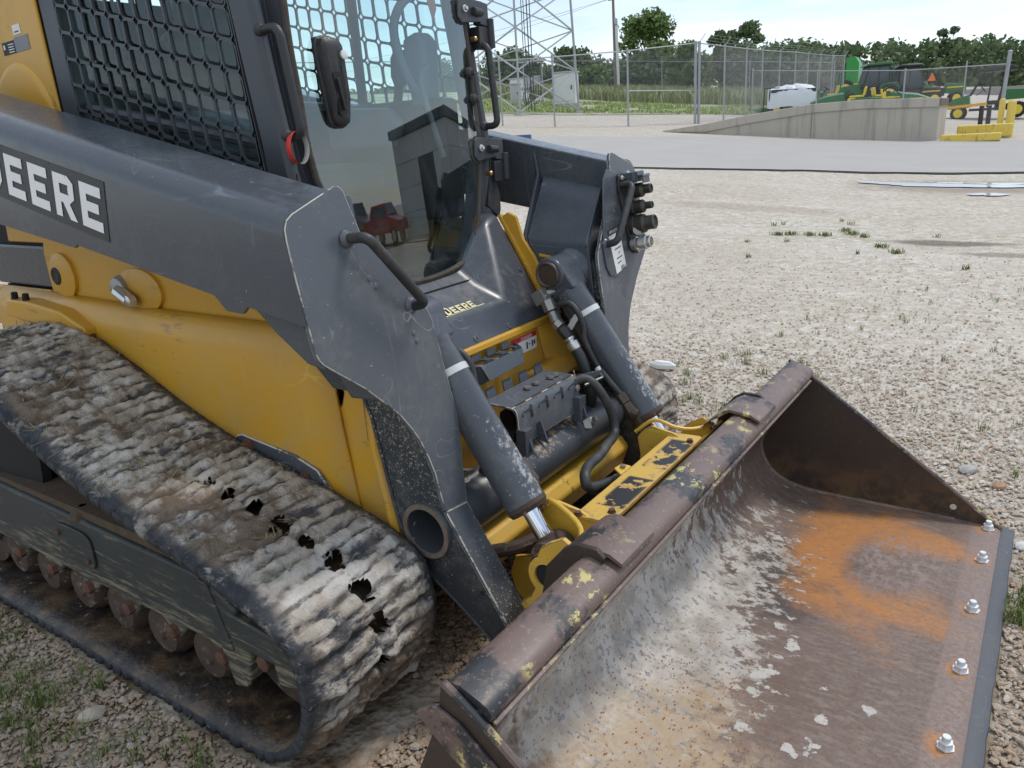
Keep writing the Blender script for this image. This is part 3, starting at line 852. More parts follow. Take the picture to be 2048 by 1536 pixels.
bl = [('dark green bush below the broad tree, left of the pole', -41, 70, 4.1, 3.0), ('wide dark bush at the left behind the mast leg', -46, 66, 3.4, 3.2), ('dark bush between the pole and the pale willow bush', -34, 71, 3.3, 2.6),
      ('low bright bush in the tall grass before the pole', -35.0, 62, 2.2, 1.8), ('tall dark bush right of the pale willow bush', -24.5, 72, 4.2, 3.0), ('dark thicket behind the barbed wire fence corner', -19.8, 70, 3.6, 2.8),
      ('low dark bush at the far right end of the field', -16.5, 74, 3.0, 2.4), ('dark bush far left behind the equipment cabinets', -52, 62, 3.0, 3.0)]
for k, (lab, x, y, h, r) in enumerate(bl):
    tree(x, y, h, r * 1.1, lab, 30 + k, 4200, .24, M_leaf if 'bright' in lab else M_leafd, -.02, 'bush', 'bushes behind the field', nb=30, cat='bush')
tree(-3.2, 165, 13.5, 4.2, 'tall loose tree rising above the distant woods at the right', 61, 2600, .42, M_leafd, .5, nb=14)
tree(-20.5, 175, 10.8, 3.2, 'rounded tree topping the distant woods behind the green machines', 62, 1500, .42, M_leafd, .4)
rw = np.random.default_rng(71); B = []
for k in range(640):
    u = rw.random(); az = math.radians(80 + 95 * u); d = 185 + rw.normal(0, 9)
    x, y = d * math.cos(az), d * math.sin(az) - 2
    hh = 6.7 + 2.6 * vnoise(np.array(u * 40), np.array(.5), 4) + rw.normal(0, .5)
    if u > .52: hh *= .72
    for q in range(3): B.append((x + rw.normal(0, 1.2), y + rw.normal(0, 1.2), gz(x, y) + hh * (.12 + .33 * q), 2.5 - .2 * q))
v, f = leaf_cloud(B, 95000, .55, 72); fast('distant_woods', v, f, M_leafd, kind='stuff')

# ------------------------------------------------------------------ far parked machines
def wheel(root, x, y, r, w, rim=M_yel, name='wheel'):
    m = MB(); m.lathe((x, y - w / 2, r), (0, 1, 0), [(0, r * .62), (.02, r * .93), (w * .25, r), (w * .75, r), (w - .02, r * .93), (w, r * .62)], 20)
    for k in range(18):
        a = 2 * math.pi * k / 18; c = Vector((x + math.cos(a) * r, y, r + math.sin(a) * r))
        m.obox(c, (math.cos(a) * .012, 0, math.sin(a) * .012), (0, w * .48, 0), (-math.sin(a) * .025, 0, math.cos(a) * .025))
    t = obj(name, m, M_tyre, root)
    m = MB(); m.lathe((x, y - w / 2 - .012, r), (0, 1, 0), [(.012, .01), (0, r * .15), (.010, r * .3), (.004, r * .5), (.008, r * .6), (w + .016, r * .6), (w + .020, r * .5), (w + .024, r * .15), (w + .012, .01)], 16)
    obj('rim', m, rim, t)
UVrz = math.radians(183)
uv = thing('utility_vehicle', 'green utility vehicle with a black canopy and cargo bed, right edge', 'utility vehicle', (-2.97, 39.71, gz(-2.97, 39.71)), UVrz)
for x, y in ((1.15, .62), (1.15, -.62), (-1.05, .62), (-1.05, -.62)): wheel(uv, x, y, .30 if x > 0 else .33, .26)
m = MB(); m.xz([(1.55, .48), (1.58, .72), (1.35, .92), (.80, 1.06), (.72, .52)], -.55, .55); hd = obj('hood', m, M_green, uv, bevel=.03)
m = MB(); m.box(1.585, 1.60, -.42, -.2, .62, .76); obj('headlight', m, M_white, hd)
m = MB(); m.box(1.585, 1.60, .2, .42, .62, .76); obj('headlight', m, M_white, hd)
m = MB(); m.box(-.5, .75, -.62, .62, .36, .46); obj('floor', m, M_black, uv)
m = MB(); m.xz([(-1.75, .78), (-1.75, 1.12), (-.50, 1.18), (-.50, .74)], -.70, .70); obj('cargo_bed', m, M_green, uv, bevel=.02)
m = MB(); m.box(-1.7, -.2, -.5, .5, .34, .60); obj('chassis', m, M_black, uv)
for y in (-.34, .34):
    m = MB(); m.box(-.42, .05, y - .26, y + .26, .58, .76); m.obox((-.40, y, 1.02), (.07, 0, .02), (0, .25, 0), (-.05, 0, .28)); obj('seat', m, M_black, uv, bevel=.03)
for y in (-.62, .62):
    for a, b in (((.78, y, 1.0), (.28, y, 1.98)), ((-.48, y, 1.0), (-.62, y, 1.98)), ((.1, y, .5), (.0, y, 1.98))):
        m = MB(); m.tube([a, b], .028, 6); obj('post', m, M_black, uv)
m = MB(); m.xz([(.50, 1.93), (.44, 2.08), (-.70, 2.14), (-.90, 2.06), (-.90, 1.95)], -.70, .70); obj('canopy', m, M_black, uv, bevel=.03)
m = MB(); m.tube([(.55, -.3, 1.0), (.30, -.3, 1.22)], .02, 6); m.lathe((.30, -.3, 1.22), (-.7, 0, .6), [(0, .16), (.03, .18), (.05, .15)], 14); obj('steering_wheel', m, M_black, uv)

def cab_vehicle(name, label, x, y, rz, body, canopy, s=1, hoodh=1.25):
    t = thing(name, label, 'tractor', (x, y, gz(x, y)), rz)
    for px, r in ((1.1 * s, .42 * s), (-.9 * s, .60 * s)):
        for yy in (-.75, .75): wheel(t, px, yy, r, .3)
    m = MB(); m.xz([(.35 * s, .7), (1.65 * s, .62), (1.72 * s, 1.0), (1.55 * s, hoodh), (.4 * s, hoodh + .12)], -.42, .42); obj('hood', m, body, t, bevel=.05)
    m = MB(); m.box(.5 * s, 1.5 * s, -.44, -.421, hoodh - .2, hoodh - .12); obj('stripe', m, M_yel, t)
    m = MB(); m.box(-1.2 * s, .35 * s, -.6, .6, .55, 1.0); obj('chassis', m, M_black, t)
    cb = MB(); cb.xz([(.55 * s, 1.05), (.22 * s, 2.25), (-.95 * s, 2.25), (-1.0 * s, 1.05)], -.66, .66); c = obj('cab', cb, M_black, t, bevel=.03)
    for yy in (-.672, .664):
        m = MB(); m.xz([(.40 * s, 1.2), (.16 * s, 2.15), (-.30 * s, 2.15), (-.30 * s, 1.2)], yy, yy + .008); obj('window', m, M_glassf, c)
        m = MB(); m.xz([(-.38 * s, 1.3), (-.38 * s, 2.15), (-.86 * s, 2.15), (-.88 * s, 1.3)], yy, yy + .008); obj('window', m, M_glassf, c)
    m = MB(); m.xz([(.40 * s, 2.25), (.32 * s, 2.38), (-.95 * s, 2.42), (-1.15 * s, 2.26)], -.74, .74); obj('roof', m, canopy, t, bevel=.05)
    for k, yy in enumerate((-.78, .48)):
        m = MB(); m.xz([(-.35 * s, .95), (-.5 * s, 1.28), (-1.35 * s, 1.28), (-1.55 * s, .95)], yy, yy + .3); obj('fender', m, body, t, bevel=.04)
    return t
cab_vehicle('compact_tractor', 'green cab tractor with a green roof behind the low fence', -9.85, 49.5, math.radians(205), M_green, M_green, 1.0)
cab_vehicle('compact_tractor', 'green tractor with a taller cab, furthest back of the parked group', -9.6, 58, math.radians(150), M_green, M_green, 1.1, 1.4)
cab_vehicle('compact_tractor', 'black cab machine with a dark roof in the middle of the parked group', -7.9, 51.95, math.radians(20), M_black, M_black, .95, 1.0)
t3 = cab_vehicle('compact_tractor', 'tractor at the right of the group with a big yellow wheel and orange triangle', -7.2, 57.6, math.radians(12), M_green, M_black, .9, 1.2)
for c in list(t3.children):
    if c.name.startswith(('cab', 'roof')):
        for q in c.children: bpy.data.objects.remove(q)
        bpy.data.objects.remove(c)
m = MB(); m.slab([(-.75, -.76, 1.5), (-.25, -.76, 1.5), (-.5, -.76, 2.0)], (0, -.03, 0)); obj('slow_sign', m, M_orange, t3)
m = MB(); m.box(-.55, .1, -.3, .3, 1.0, 1.15); m.obox((-.55, 0, 1.35), (.05, 0, 0), (0, .28, 0), (-.04, 0, .25)); obj('seat', m, M_black, t3, bevel=.03)
m = MB(); m.box(-2.6, -1.3, -.9, .9, .25, .75); obj('rear_mower', m, M_black, t3, bevel=.05)

def lawn_tractor(label, x, y, rz, s=1.0, bar=False):
    t = thing('riding_mower', label, 'mower', (x, y, gz(x, y)), rz, 'green riding mowers behind the low fence')
    for px, r in ((.75 * s, .24), (-.5 * s, .33)):
        for yy in (-.45, .45): wheel(t, px, yy, r, .22)
    m = MB(); m.loft([[(.15 * s, -.32, .45), (.15 * s, .32, .45), (.15 * s, .30, .98), (.15 * s, 0, 1.06), (.15 * s, -.30, .98)], [(.75 * s, -.33, .42), (.75 * s, .33, .42), (.75 * s, .28, .88), (.75 * s, 0, .95), (.75 * s, -.28, .88)],
                      [(1.20 * s, -.26, .45), (1.20 * s, .26, .45), (1.22 * s, .20, .66), (1.22 * s, 0, .72), (1.22 * s, -.20, .66)]]); obj('hood', m, M_green, t, bevel=.03)
    m = MB(); m.box(.25 * s, .95 * s, -.345, -.33, .68, .74); obj('stripe', m, M_yel, t)
    m = MB(); m.xz([(-.85 * s, .55), (-.7 * s, .78), (-.1 * s, .72), (.1 * s, .42), (-.8 * s, .42)], -.5, .5); obj('fender_deck', m, M_green, t, bevel=.04)
    m = MB(); m.box(-.5 * s, -.05, -.24, .24, .78, .88); m.obox((-.52 * s, 0, 1.05), (.05, 0, .01), (0, .22, 0), (-.04, 0, .2)); obj('seat', m, M_yel, t, bevel=.04)
    m = MB(); m.tube([(.15, 0, .95), (-.02, 0, 1.12)], .025, 6); m.lathe((-.02, 0, 1.12), (-.5, 0, .8), [(0, .15), (.03, .17), (.04, .13)], 12); obj('steering_wheel', m, M_black, t)
    m = MB(); m.box(-.25, .55, -.6, .6, .12, .32); obj('mower_deck', m, M_yel, t, bevel=.05)
    if bar:
        m = MB(); m.tube(fillet([(-.6, -.4, .7), (-.62, -.4, 1.85), (-.62, .4, 1.85), (-.6, .4, .7)], .15), .035, 8); obj('roll_bar', m, M_green, t)
lawn_tractor('green mower with a long pointed hood nearest the low fence', -8.6, 38.5, math.radians(193), 1.35)
lawn_tractor('small green mower with a roll bar beside the tarped machine', -10.3, 41.5, math.radians(200), 1.0, True)
lawn_tractor('green mower with its rounded hood just above the dock end', -6.9, 40.6, math.radians(10), 1.2)
lawn_tractor('mower with a yellow seat and arm in the middle of the group', -8.0, 44.0, math.radians(30), 1.1)

tp = thing('covered_implement', 'machine under a crumpled silver tarp with a green base and black frame', 'covered machine', (-11.25, 39.21, gz(-11.25, 39.2)), math.radians(8))
nu, nv = 44, 20; U, W = np.meshgrid(np.linspace(0, 1, nu), np.linspace(0, math.pi, nv), indexing='ij')
R = 1 + .10 * (fbm(U * 9, W * 3, 81) - .5) * 2
TX = -1.15 + 2.25 * U; TY = -.75 * np.cos(W) * R; TZ = .42 + (.82 + .10 * np.sin(U * 3.0)) * np.sin(W) ** .5 * R * (1 - .25 * np.exp(-((U - 1) / .12) ** 2)) - .10 * np.exp(-((W - 0) / .4) ** 2) * fbm(U * 7, W, 82) * 2
i, j = np.meshgrid(np.arange(nu - 1), np.arange(nv - 1), indexing='ij'); q = (i * nv + j).ravel()
fast('tarp', np.stack([TX, TY, TZ], -1).reshape(-1, 3), np.stack([q, q + nv, q + nv + 1, q + 1], -1), plain('silver_tarp', (.66, .68, .70), .5, 0, .08, 4), tp, smooth=True)
m = MB(); m.xz([(-1.1, .44), (-1.0, 1.15), (1.05, 1.1), (1.08, .44)], -.62, .62); obj('body', m, M_black, tp)
for x in (-1.35, -1.1): m = MB(); m.tube([(x, -.72, .1), (x + .06, -.72, 1.25)], .03, 6); obj('frame_bar', m, M_black, tp)
m = MB(); m.tube([(-1.3, -.72, 1.24), (-.6, -.72, 1.22)], .025, 6); obj('frame_bar', m, M_black, tp)
m = MB(); m.box(-2.0, 1.3, -.6, .6, .14, .34); obj('base', m, M_green, tp, bevel=.05)
for x in (-.7, .8): wheel(tp, x, -.62, .26, .2)
m = MB(); m.xz([(-.45, 0), (-.45, 3.0), (.2, 3.1), (.5, 2.6), (.5, 0)], -1.2, 1.2)
hv = thing('harvester', 'tall green harvester body showing behind the fence end', 'harvester', (-14.6, 68, gz(-14.6, 68)), .1)
obj('body', m, plain('bright_green', (.03, .27, .05), .4), hv, bevel=.05)
m = MB(); m.box(-.6, .5, -1.23, -1.205, 1.0, 1.12); obj('stripe', m, M_yel, hv)
wheel(hv, -.4, -1.3, .7, .4); wheel(hv, .9, -1.3, .5, .3)
m = MB(); m.tube([(0, 0, 0), (0, 0, 2.6)], .04, 8); o = obj('sign_post', m, M_galv2, loc=(-5.2, 52, gz(-5.2, 52))); tag(o, 'thin pale post standing before the grey embankment', 'post')
# pale embankment wall at the far right
m = MB()
for k in range(1): m.xz([(-9, -1), (-9, 1.15), (30, 1.35), (30, -1)], 0, .5)
tag(obj('retaining_wall', m, plain('grey_embankment', (.30, .28, .27), .9, 0, .15, 2), loc=(-1, 95, gz(-1, 95))), 'long low grey wall at the right in front of the distant woods', 'wall')
m = MB(); m.box(-.45, .45, -.2, .2, 0, .12); o = obj('blue_board', m, plain('blue_plastic', (.05, .10, .25), .5), loc=(-12.9, 17.1, gz(-12.9, 17.1)), bevel=.02); o.rotation_euler.z = .5
tag(o, 'small blue board lying on the gravel behind the cab hinge', 'board')
m = MB(); r9 = random.Random(4)
pts = [(math.cos(a) * .10 * r9.uniform(.7, 1.1), math.sin(a) * .035 * r9.uniform(.7, 1.1)) for a in [k * .628 for k in range(10)]]
m.loft([[(x, y, .005) for x, y in pts], [(x * 1.05, y * 1.05, .03) for x, y in pts], [(x * .6, y * .6, .05) for x, y in pts]])
o = obj('plastic_scrap', m, plain('white_plastic', (.75, .75, .73), .5), loc=(-1.93, 2.46, gz(-1.93, 2.46)), bevel=.004); o.rotation_euler.z = .1
tag(o, 'white plastic scrap on the gravel behind the far track', 'litter')

# ------------------------------------------------------------------ behind the photographer: a metal building and parked cars (they show in the windscreen)
bd = thing('metal_building', 'grey panelled metal building with a dark door, mirrored in the windscreen', 'building', (10.9, 20.5, gz(10.9, 20.5)), math.radians(-9))
M_panel = plain('building_panel', (.60, .61, .61), .6, 0, .06, 2); M_trim = plain('building_trim', (.05, .055, .055), .5)
HB = 3.52
for k in range(7):
    for r in range(4):
        if k in (2, 3) and r < 3: continue
        m = MB(); m.box(k * 1.05 + .008, (k + 1) * 1.05 - .008, -.06, 0, r * .88 + .008, r * .88 + .872); obj('wall_panel', m, M_panel, bd)
for k in range(5):
    for r in range(4):
        m = MB(); m.box(-.06, 0, k * 1.8 + .008, (k + 1) * 1.8 - .008, r * .88 + .008, r * .88 + .872); obj('wall_panel', m, M_panel, bd)
m = MB(); m.box(.02, 7.35, .02, 9.0, 0, HB + .05); obj('core', m, M_trim, bd)
m = MB(); m.box(2.14, 4.16, -.03, .018, 0, 2.62); obj('door', m, M_black, bd)
m = MB(); m.box(-.25, 7.6, -.25, 9.2, HB + .051, HB + .36); obj('roof_edge', m, M_trim, bd, bevel=.03)
def car(label, x, y, rz, col, tall):
    c = thing('parked_car', label, 'car', (x, y, gz(x, y)), rz, 'cars parked behind the photographer')
    mt = MT('car_paint', .22); mt.color(col); h = .35 if tall else 0
    m = MB(); m.loft([[(u * 2.2, s * w, z) for u, z in ((-1, .45), (-1, .95 + h * .4), (-.62, 1.0 + h * .5), (-.42, 1.45 + h), (.25, 1.47 + h), (.52, 1.0 + h * .4), (.96, .82 + h * .4), (1, .45))] for s, w in ((-1, .88), (1, .88))]); obj('body', m, mt.m, c, bevel=.06)
    m = MB()
    for s in (-1, 1): m.slab([(-.80, s * .885, 1.05 + h * .5), (-.72, s * .885, 1.38 + h), (.45, s * .885, 1.38 + h), (.90, s * .885, 1.03 + h * .5)], (0, s * .01, 0))
    obj('side_windows', m, M_glassf, c)
    m = MB(); m.slab([(1.06, -.75, 1.06 + h * .4), (1.06, .75, 1.06 + h * .4), (.60, .7, 1.43 + h), (.60, -.7, 1.43 + h)], (.02, 0, .015)); obj('windscreen', m, M_glassf, c)
    for px in (-1.35, 1.35):
        for yy in (-.8, .8): wheel(c, px, yy, .33, .22, M_galv)
car('red car parked on the lot, mirrored low in the windscreen', 18.2, 16.6, math.radians(165), (.30, .012, .02), 0)
car('grey pickup-like car parked beside the red one, mirrored in the windscreen', 26.0, 18.6, math.radians(170), (.16, .16, .17), 1)

# ================================================================== THE TRACK LOADER
BASE = Vector((-1.9, 0, 0))
LD = thing('track_loader', 'yellow and dark grey compact track loader with muddy tracks and a rusty bucket', 'track loader', BASE)
def P(name, m, mat, parent=None, bevel=0, ang=32, label=None, solid=True, worn=None):
    return obj(name, m, mat, parent or LD, BASE, (0, 0, 0), bevel, ang, label, solid, worn)

M_grey = paint('dark_grey_enamel', (.066, .075, .089), .25, .5, .12, dust=.09, blot=.05, seed=1)
M_greyw = paint('scratched_grey_enamel', (.088, .098, .114), .28, .9, .5, zone=None, dust=.25, seed=2)
M_greyc = paint('chipped_grey_enamel', (.070, .077, .088), .38, .8, 1.3, zone=(2, .15, .75), dust=.3, seed=3)
M_legside = paint('sandblasted_grey', (.030, .033, .037), .6, .3, 1.5, chipcol=(.34, .32, .28), zone=(2, .85, .25), dust=.35, seed=4)
M_yellow = paint('loader_yellow', (.60, .315, .026), .36, .25, .05, chipcol=(.10, .06, .03), dust=.55, dustcol=(.46, .31, .13), seed=5, scuff=.55)
M_yelw = paint('worn_yellow', (.68, .41, .050), .42, .25, .5, chipcol=(.06, .04, .03), dust=.35, dustcol=(.50, .40, .22), rust=.55, seed=6)
M_rubber = paint('rubber_seal', (.025, .025, .026), .7, .1, 0, dust=.35, seed=7)
M_hose = paint('hydraulic_hose', (.026, .027, .029), .5, .1, 0, dust=.25, seed=8)
M_blackp = paint('moulded_black', (.016, .016, .017), .48, .15, 0, dust=.15, seed=9)
M_cab = paint('cab_grey', (.050, .055, .065), .40, .25, 0, dust=.12, seed=10)
M_chrome = plain('chrome_rod', (.80, .80, .82), .10, 1.0, .05, 6)
M_zinc = plain('zinc_plate', (.62, .61, .57), .34, .85, .12, 40)
M_steel = plain('dull_fitting', (.30, .29, .26), .42, .7, .2, 40)
M_rustb = plain('rusty_bolt', (.11, .052, .033), .85, 0, .5, 60)
_r = MT('rusty_steel', .75); _rc = _r.mix(_r.noise(16, 6, .7), (.030, .020, .015), (.10, .062, .044)); _r.color(_r.mix(_r.step(_r.noise(34, 5, .7), .56, .66), _rc, (.19, .145, .10))); _r.bump(_r.noise(40, 4), .4, .006); M_rust = _r.m
M_silver = plain('silver_band', (.60, .60, .58), .4, .2, .05, 20)
M_dark = plain('dark_interior', (.012, .012, .013), .8, 0, .3, 10)
M_sticker = plain('white_sticker', (.74, .74, .72), .5, 0, .05, 30)
M_red = plain('red_print', (.52, .03, .02), .5, 0, .08, 20)
M_print = plain('black_print', (.02, .02, .02), .6)
M_lets = paint('white_lettering', (.80, .80, .79), .4, .25, .35, chipcol=(.10, .10, .11), dust=.15, seed=11)
M_letb = paint('decal_border', (.030, .032, .035), .45, .2, .3, chipcol=(.2, .2, .2), dust=.12, seed=12)
M_cream = plain('cream_lettering', (.68, .62, .36), .5, 0, .08, 40)
M_brown = plain('packed_soil', (.085, .058, .036), .95, 0, .5, 26)

def glass_mat(name, tint, refl, fac0, film=.12):
    m = bpy.data.materials.new(name); m.use_nodes = True; nt = m.node_tree; nt.nodes.clear()
    o = nt.nodes.new('ShaderNodeOutputMaterial'); tr = nt.nodes.new('ShaderNodeBsdfTransparent'); gl = nt.nodes.new('ShaderNodeBsdfGlossy')
    di = nt.nodes.new('ShaderNodeBsdfDiffuse'); di.inputs[0].default_value = (.55, .58, .58, 1)
    tr.inputs[0].default_value = tint + (1,); gl.inputs[0].default_value = (.92, .97, .96, 1); gl.inputs['Roughness'].default_value = .012
    # Schlick reflectance from the angle to the surface, the same from both sides
    ge = nt.nodes.new('ShaderNodeNewGeometry'); dp = nt.nodes.new('ShaderNodeVectorMath'); dp.operation = 'DOT_PRODUCT'
    nt.links.new(ge.outputs['Normal'], dp.inputs[0]); nt.links.new(ge.outputs['Incoming'], dp.inputs[1])
    ab = nt.nodes.new('ShaderNodeMath'); ab.operation = 'ABSOLUTE'; nt.links.new(dp.outputs['Value'], ab.inputs[0])
    om = nt.nodes.new('ShaderNodeMath'); om.operation = 'SUBTRACT'; om.inputs[0].default_value = 1; om.use_clamp = True; nt.links.new(ab.outputs[0], om.inputs[1])
    pw = nt.nodes.new('ShaderNodeMath'); pw.operation = 'POWER'; pw.inputs[1].default_value = 5; nt.links.new(om.outputs[0], pw.inputs[0])
    fr = nt.nodes.new('ShaderNodeMath'); fr.operation = 'MULTIPLY_ADD'; fr.inputs[1].default_value = .945; fr.inputs[2].default_value = .055; nt.links.new(pw.outputs[0], fr.inputs[0])
    ma = nt.nodes.new('ShaderNodeMath'); ma.operation = 'MULTIPLY_ADD'; ma.use_clamp = True; ma.inputs[1].default_value = refl; ma.inputs[2].default_value = fac0
    nt.links.new(fr.outputs[0], ma.inputs[0])
    mx = nt.nodes.new('ShaderNodeMixShader'); nt.links.new(ma.outputs[0], mx.inputs[0]); nt.links.new(tr.outputs[0], mx.inputs[1]); nt.links.new(gl.outputs[0], mx.inputs[2])
    # wiped dust film
    tc = nt.nodes.new('ShaderNodeTexCoord'); mp = nt.nodes.new('ShaderNodeMapping'); mp.inputs['Scale'].default_value = (3, 2.2, 1.3); mp.inputs['Rotation'].default_value = (.7, 0, 0)
    no = nt.nodes.new('ShaderNodeTexNoise'); no.inputs['Scale'].default_value = 2.4; no.inputs['Detail'].default_value = 7; no.inputs['Roughness'].default_value = .62; no.inputs['Distortion'].default_value = 1.3
    rp = nt.nodes.new('ShaderNodeMapRange'); rp.inputs[1].default_value = .45; rp.inputs[2].default_value = .80; rp.inputs[4].default_value = film
    nt.links.new(tc.outputs['Object'], mp.inputs[0]); nt.links.new(mp.outputs[0], no.inputs['Vector']); nt.links.new(no.outputs['Fac'], rp.inputs[0])
    m2 = nt.nodes.new('ShaderNodeMixShader'); nt.links.new(rp.outputs[0], m2.inputs[0]); nt.links.new(mx.outputs[0], m2.inputs[1]); nt.links.new(di.outputs[0], m2.inputs[2])
    nt.links.new(m2.outputs[0], o.inputs[0])
    return m
M_glass = glass_mat('windscreen_glass', (.82, .97, .95), 2.0, .03, .07)
M_sideglass = glass_mat('side_glass', (.84, .96, .94), 1.0, .0, .03)

def edge_mat(name, under, col):
    t = MT(name, .55); k = t.step(t.noise(24, 5, .7), .40, .50)
    t.color(t.mix(k, under, t.mix(t.noise(60, 3), col, tuple(c * .7 for c in col)))); return t.m
M_wedge = edge_mat('worn_bare_edge', (.08, .086, .095), (.60, .55, .47))
M_wedgey = edge_mat('worn_yellow_edge', (.55, .31, .04), (.30, .18, .09))
# ------------------------------------------------------------------ rubber tracks
BELT = [(-1.232, .27), (-1.240, .38), (-1.275, .447), (-1.36, .497), (-1.5, .540), (-1.65, .578), (-1.95, .636), (-2.14, .690), (-2.31, .750), (-2.43, .803), (-2.57, .858), (-2.73, .910), (-2.93, .940), (-3.13, .915),
        (-3.30, .82), (-3.40, .66), (-3.45, .45), (-3.42, .22), (-3.33, .07), (-3.17, .006), (-2.9, .0), (-2.5, 0), (-2.1, 0), (-1.75, 0), (-1.55, .003), (-1.43, .022), (-1.33, .085), (-1.262, .175)]
def closed_path(pts, n):
    p = np.array(pts, float); N = len(p); out = []
    for i in range(N):
        a, b, c, d = p[i - 1], p[i], p[(i + 1) % N], p[(i + 2) % N]
        for t in np.linspace(0, 1, 12, endpoint=False):
            out.append(.5 * (2 * b + (c - a) * t + (2 * a - 5 * b + 4 * c - d) * t * t + (3 * b - a - 3 * c + d) * t ** 3))
    out = np.array(out); s = np.r_[0, np.cumsum(np.hypot(*np.diff(np.r_[out, out[:1]], axis=0).T))]
    u = np.linspace(0, s[-1], n, endpoint=False); o2 = np.r_[out, out[:1]]
    return np.stack([np.interp(u, s, o2[:, 0]), np.interp(u, s, o2[:, 1])], -1), s[-1]
def mud_material():
    t = MT('muddy_rubber', .8)
    at = t.n('ShaderNodeAttribute'); at.attribute_name = 'lug'; lug = at.outputs['Fac']
    rub = t.mix(t.noise(30, 5), (.030, .033, .040), (.085, .09, .105))
    pale = t.mix(t.step(t.noise(6, 6, .65), .38, .60), (.60, .56, .50), (.40, .33, .25))
    pale = t.mix(t.math('MULTIPLY', t.noise(110, 4, .7), .35), pale, (.70, .67, .62))
    brown = t.mix(t.noise(45, 5), (.105, .07, .045), (.24, .175, .12))
    n1 = t.noise(7, 7, .68); n2 = t.noise(4.2, 6, .62, co=t.mapc(loc=(4, 7, 2))); n3 = t.noise(70, 4, .7, co=t.mapc(scale=(1, .35, 1)))
    k = t.math('ADD', t.math('ADD', t.math('MULTIPLY', n1, .62), t.math('MULTIPLY', n3, .42)), t.math('MULTIPLY', t.math('SUBTRACT', lug, .5), .13))
    c = t.mix(t.step(k, .42, .55), rub, pale)
    c = t.mix(t.math('MULTIPLY', t.math('SUBTRACT', 1.0, lug), t.step(t.noise(19, 4), .40, .66)), c, (.11, .092, .075))
    b = t.math('ADD', t.math('MULTIPLY', n2, .7), t.math('MULTIPLY', t.noise(26, 5, .7, co=t.mapc(loc=(1, 2, 8))), .3))
    c = t.mix(t.math('MULTIPLY', t.step(b, .49, .58), .9), c, brown)
    gr = t.step(t.noise(3.1, 3, co=t.mapc(loc=(8, 1, 3))), .60, .72)
    c = t.mix(t.math('MULTIPLY', gr, t.step(t.noise(95, 2, co=t.mapc(scale=(1, .25, 1))), .5, .6)), c, (.20, .19, .075))
    edge = t.n('ShaderNodeAttribute'); edge.attribute_name = 'rim'
    rubc = t.mix(t.step(t.noise(11, 6, .7), .55, .66), (.034, .037, .044), (.33, .30, .26))
    rubc = t.mix(t.step(t.noise(34, 5, .7, co=t.mapc(scale=(.4, 1, 1))), .60, .68), rubc, (.36, .33, .29))
    c = t.mix(edge.outputs['Fac'], c, rubc)
    t.color(c); t.rough(t.mix(t.step(k, .46, .55), (.48,) * 3, (.9,) * 3))
    t.bump(t.math('ADD', t.noise(60, 5, .7), t.math('MULTIPLY', t.noise(190, 3, .7), .5)), .75, .012)
    return t.m
M_mud = mud_material()
def inner_track_material():
    t = MT('wet_inner_track', .32)
    c = t.mix(t.step(t.noise(9, 6, .65), .42, .62), (.028, .021, .017), (.10, .064, .036))
    c = t.mix(t.step(t.noise(30, 4, .7), .62, .70), c, (.20, .15, .10))
    t.color(c); t.rough(t.mix(t.noise(8, 4), (.16,) * 3, (.75,) * 3)); t.bump(t.noise(50, 4), .5, .01)
    return t.m
M_inner = inner_track_material()

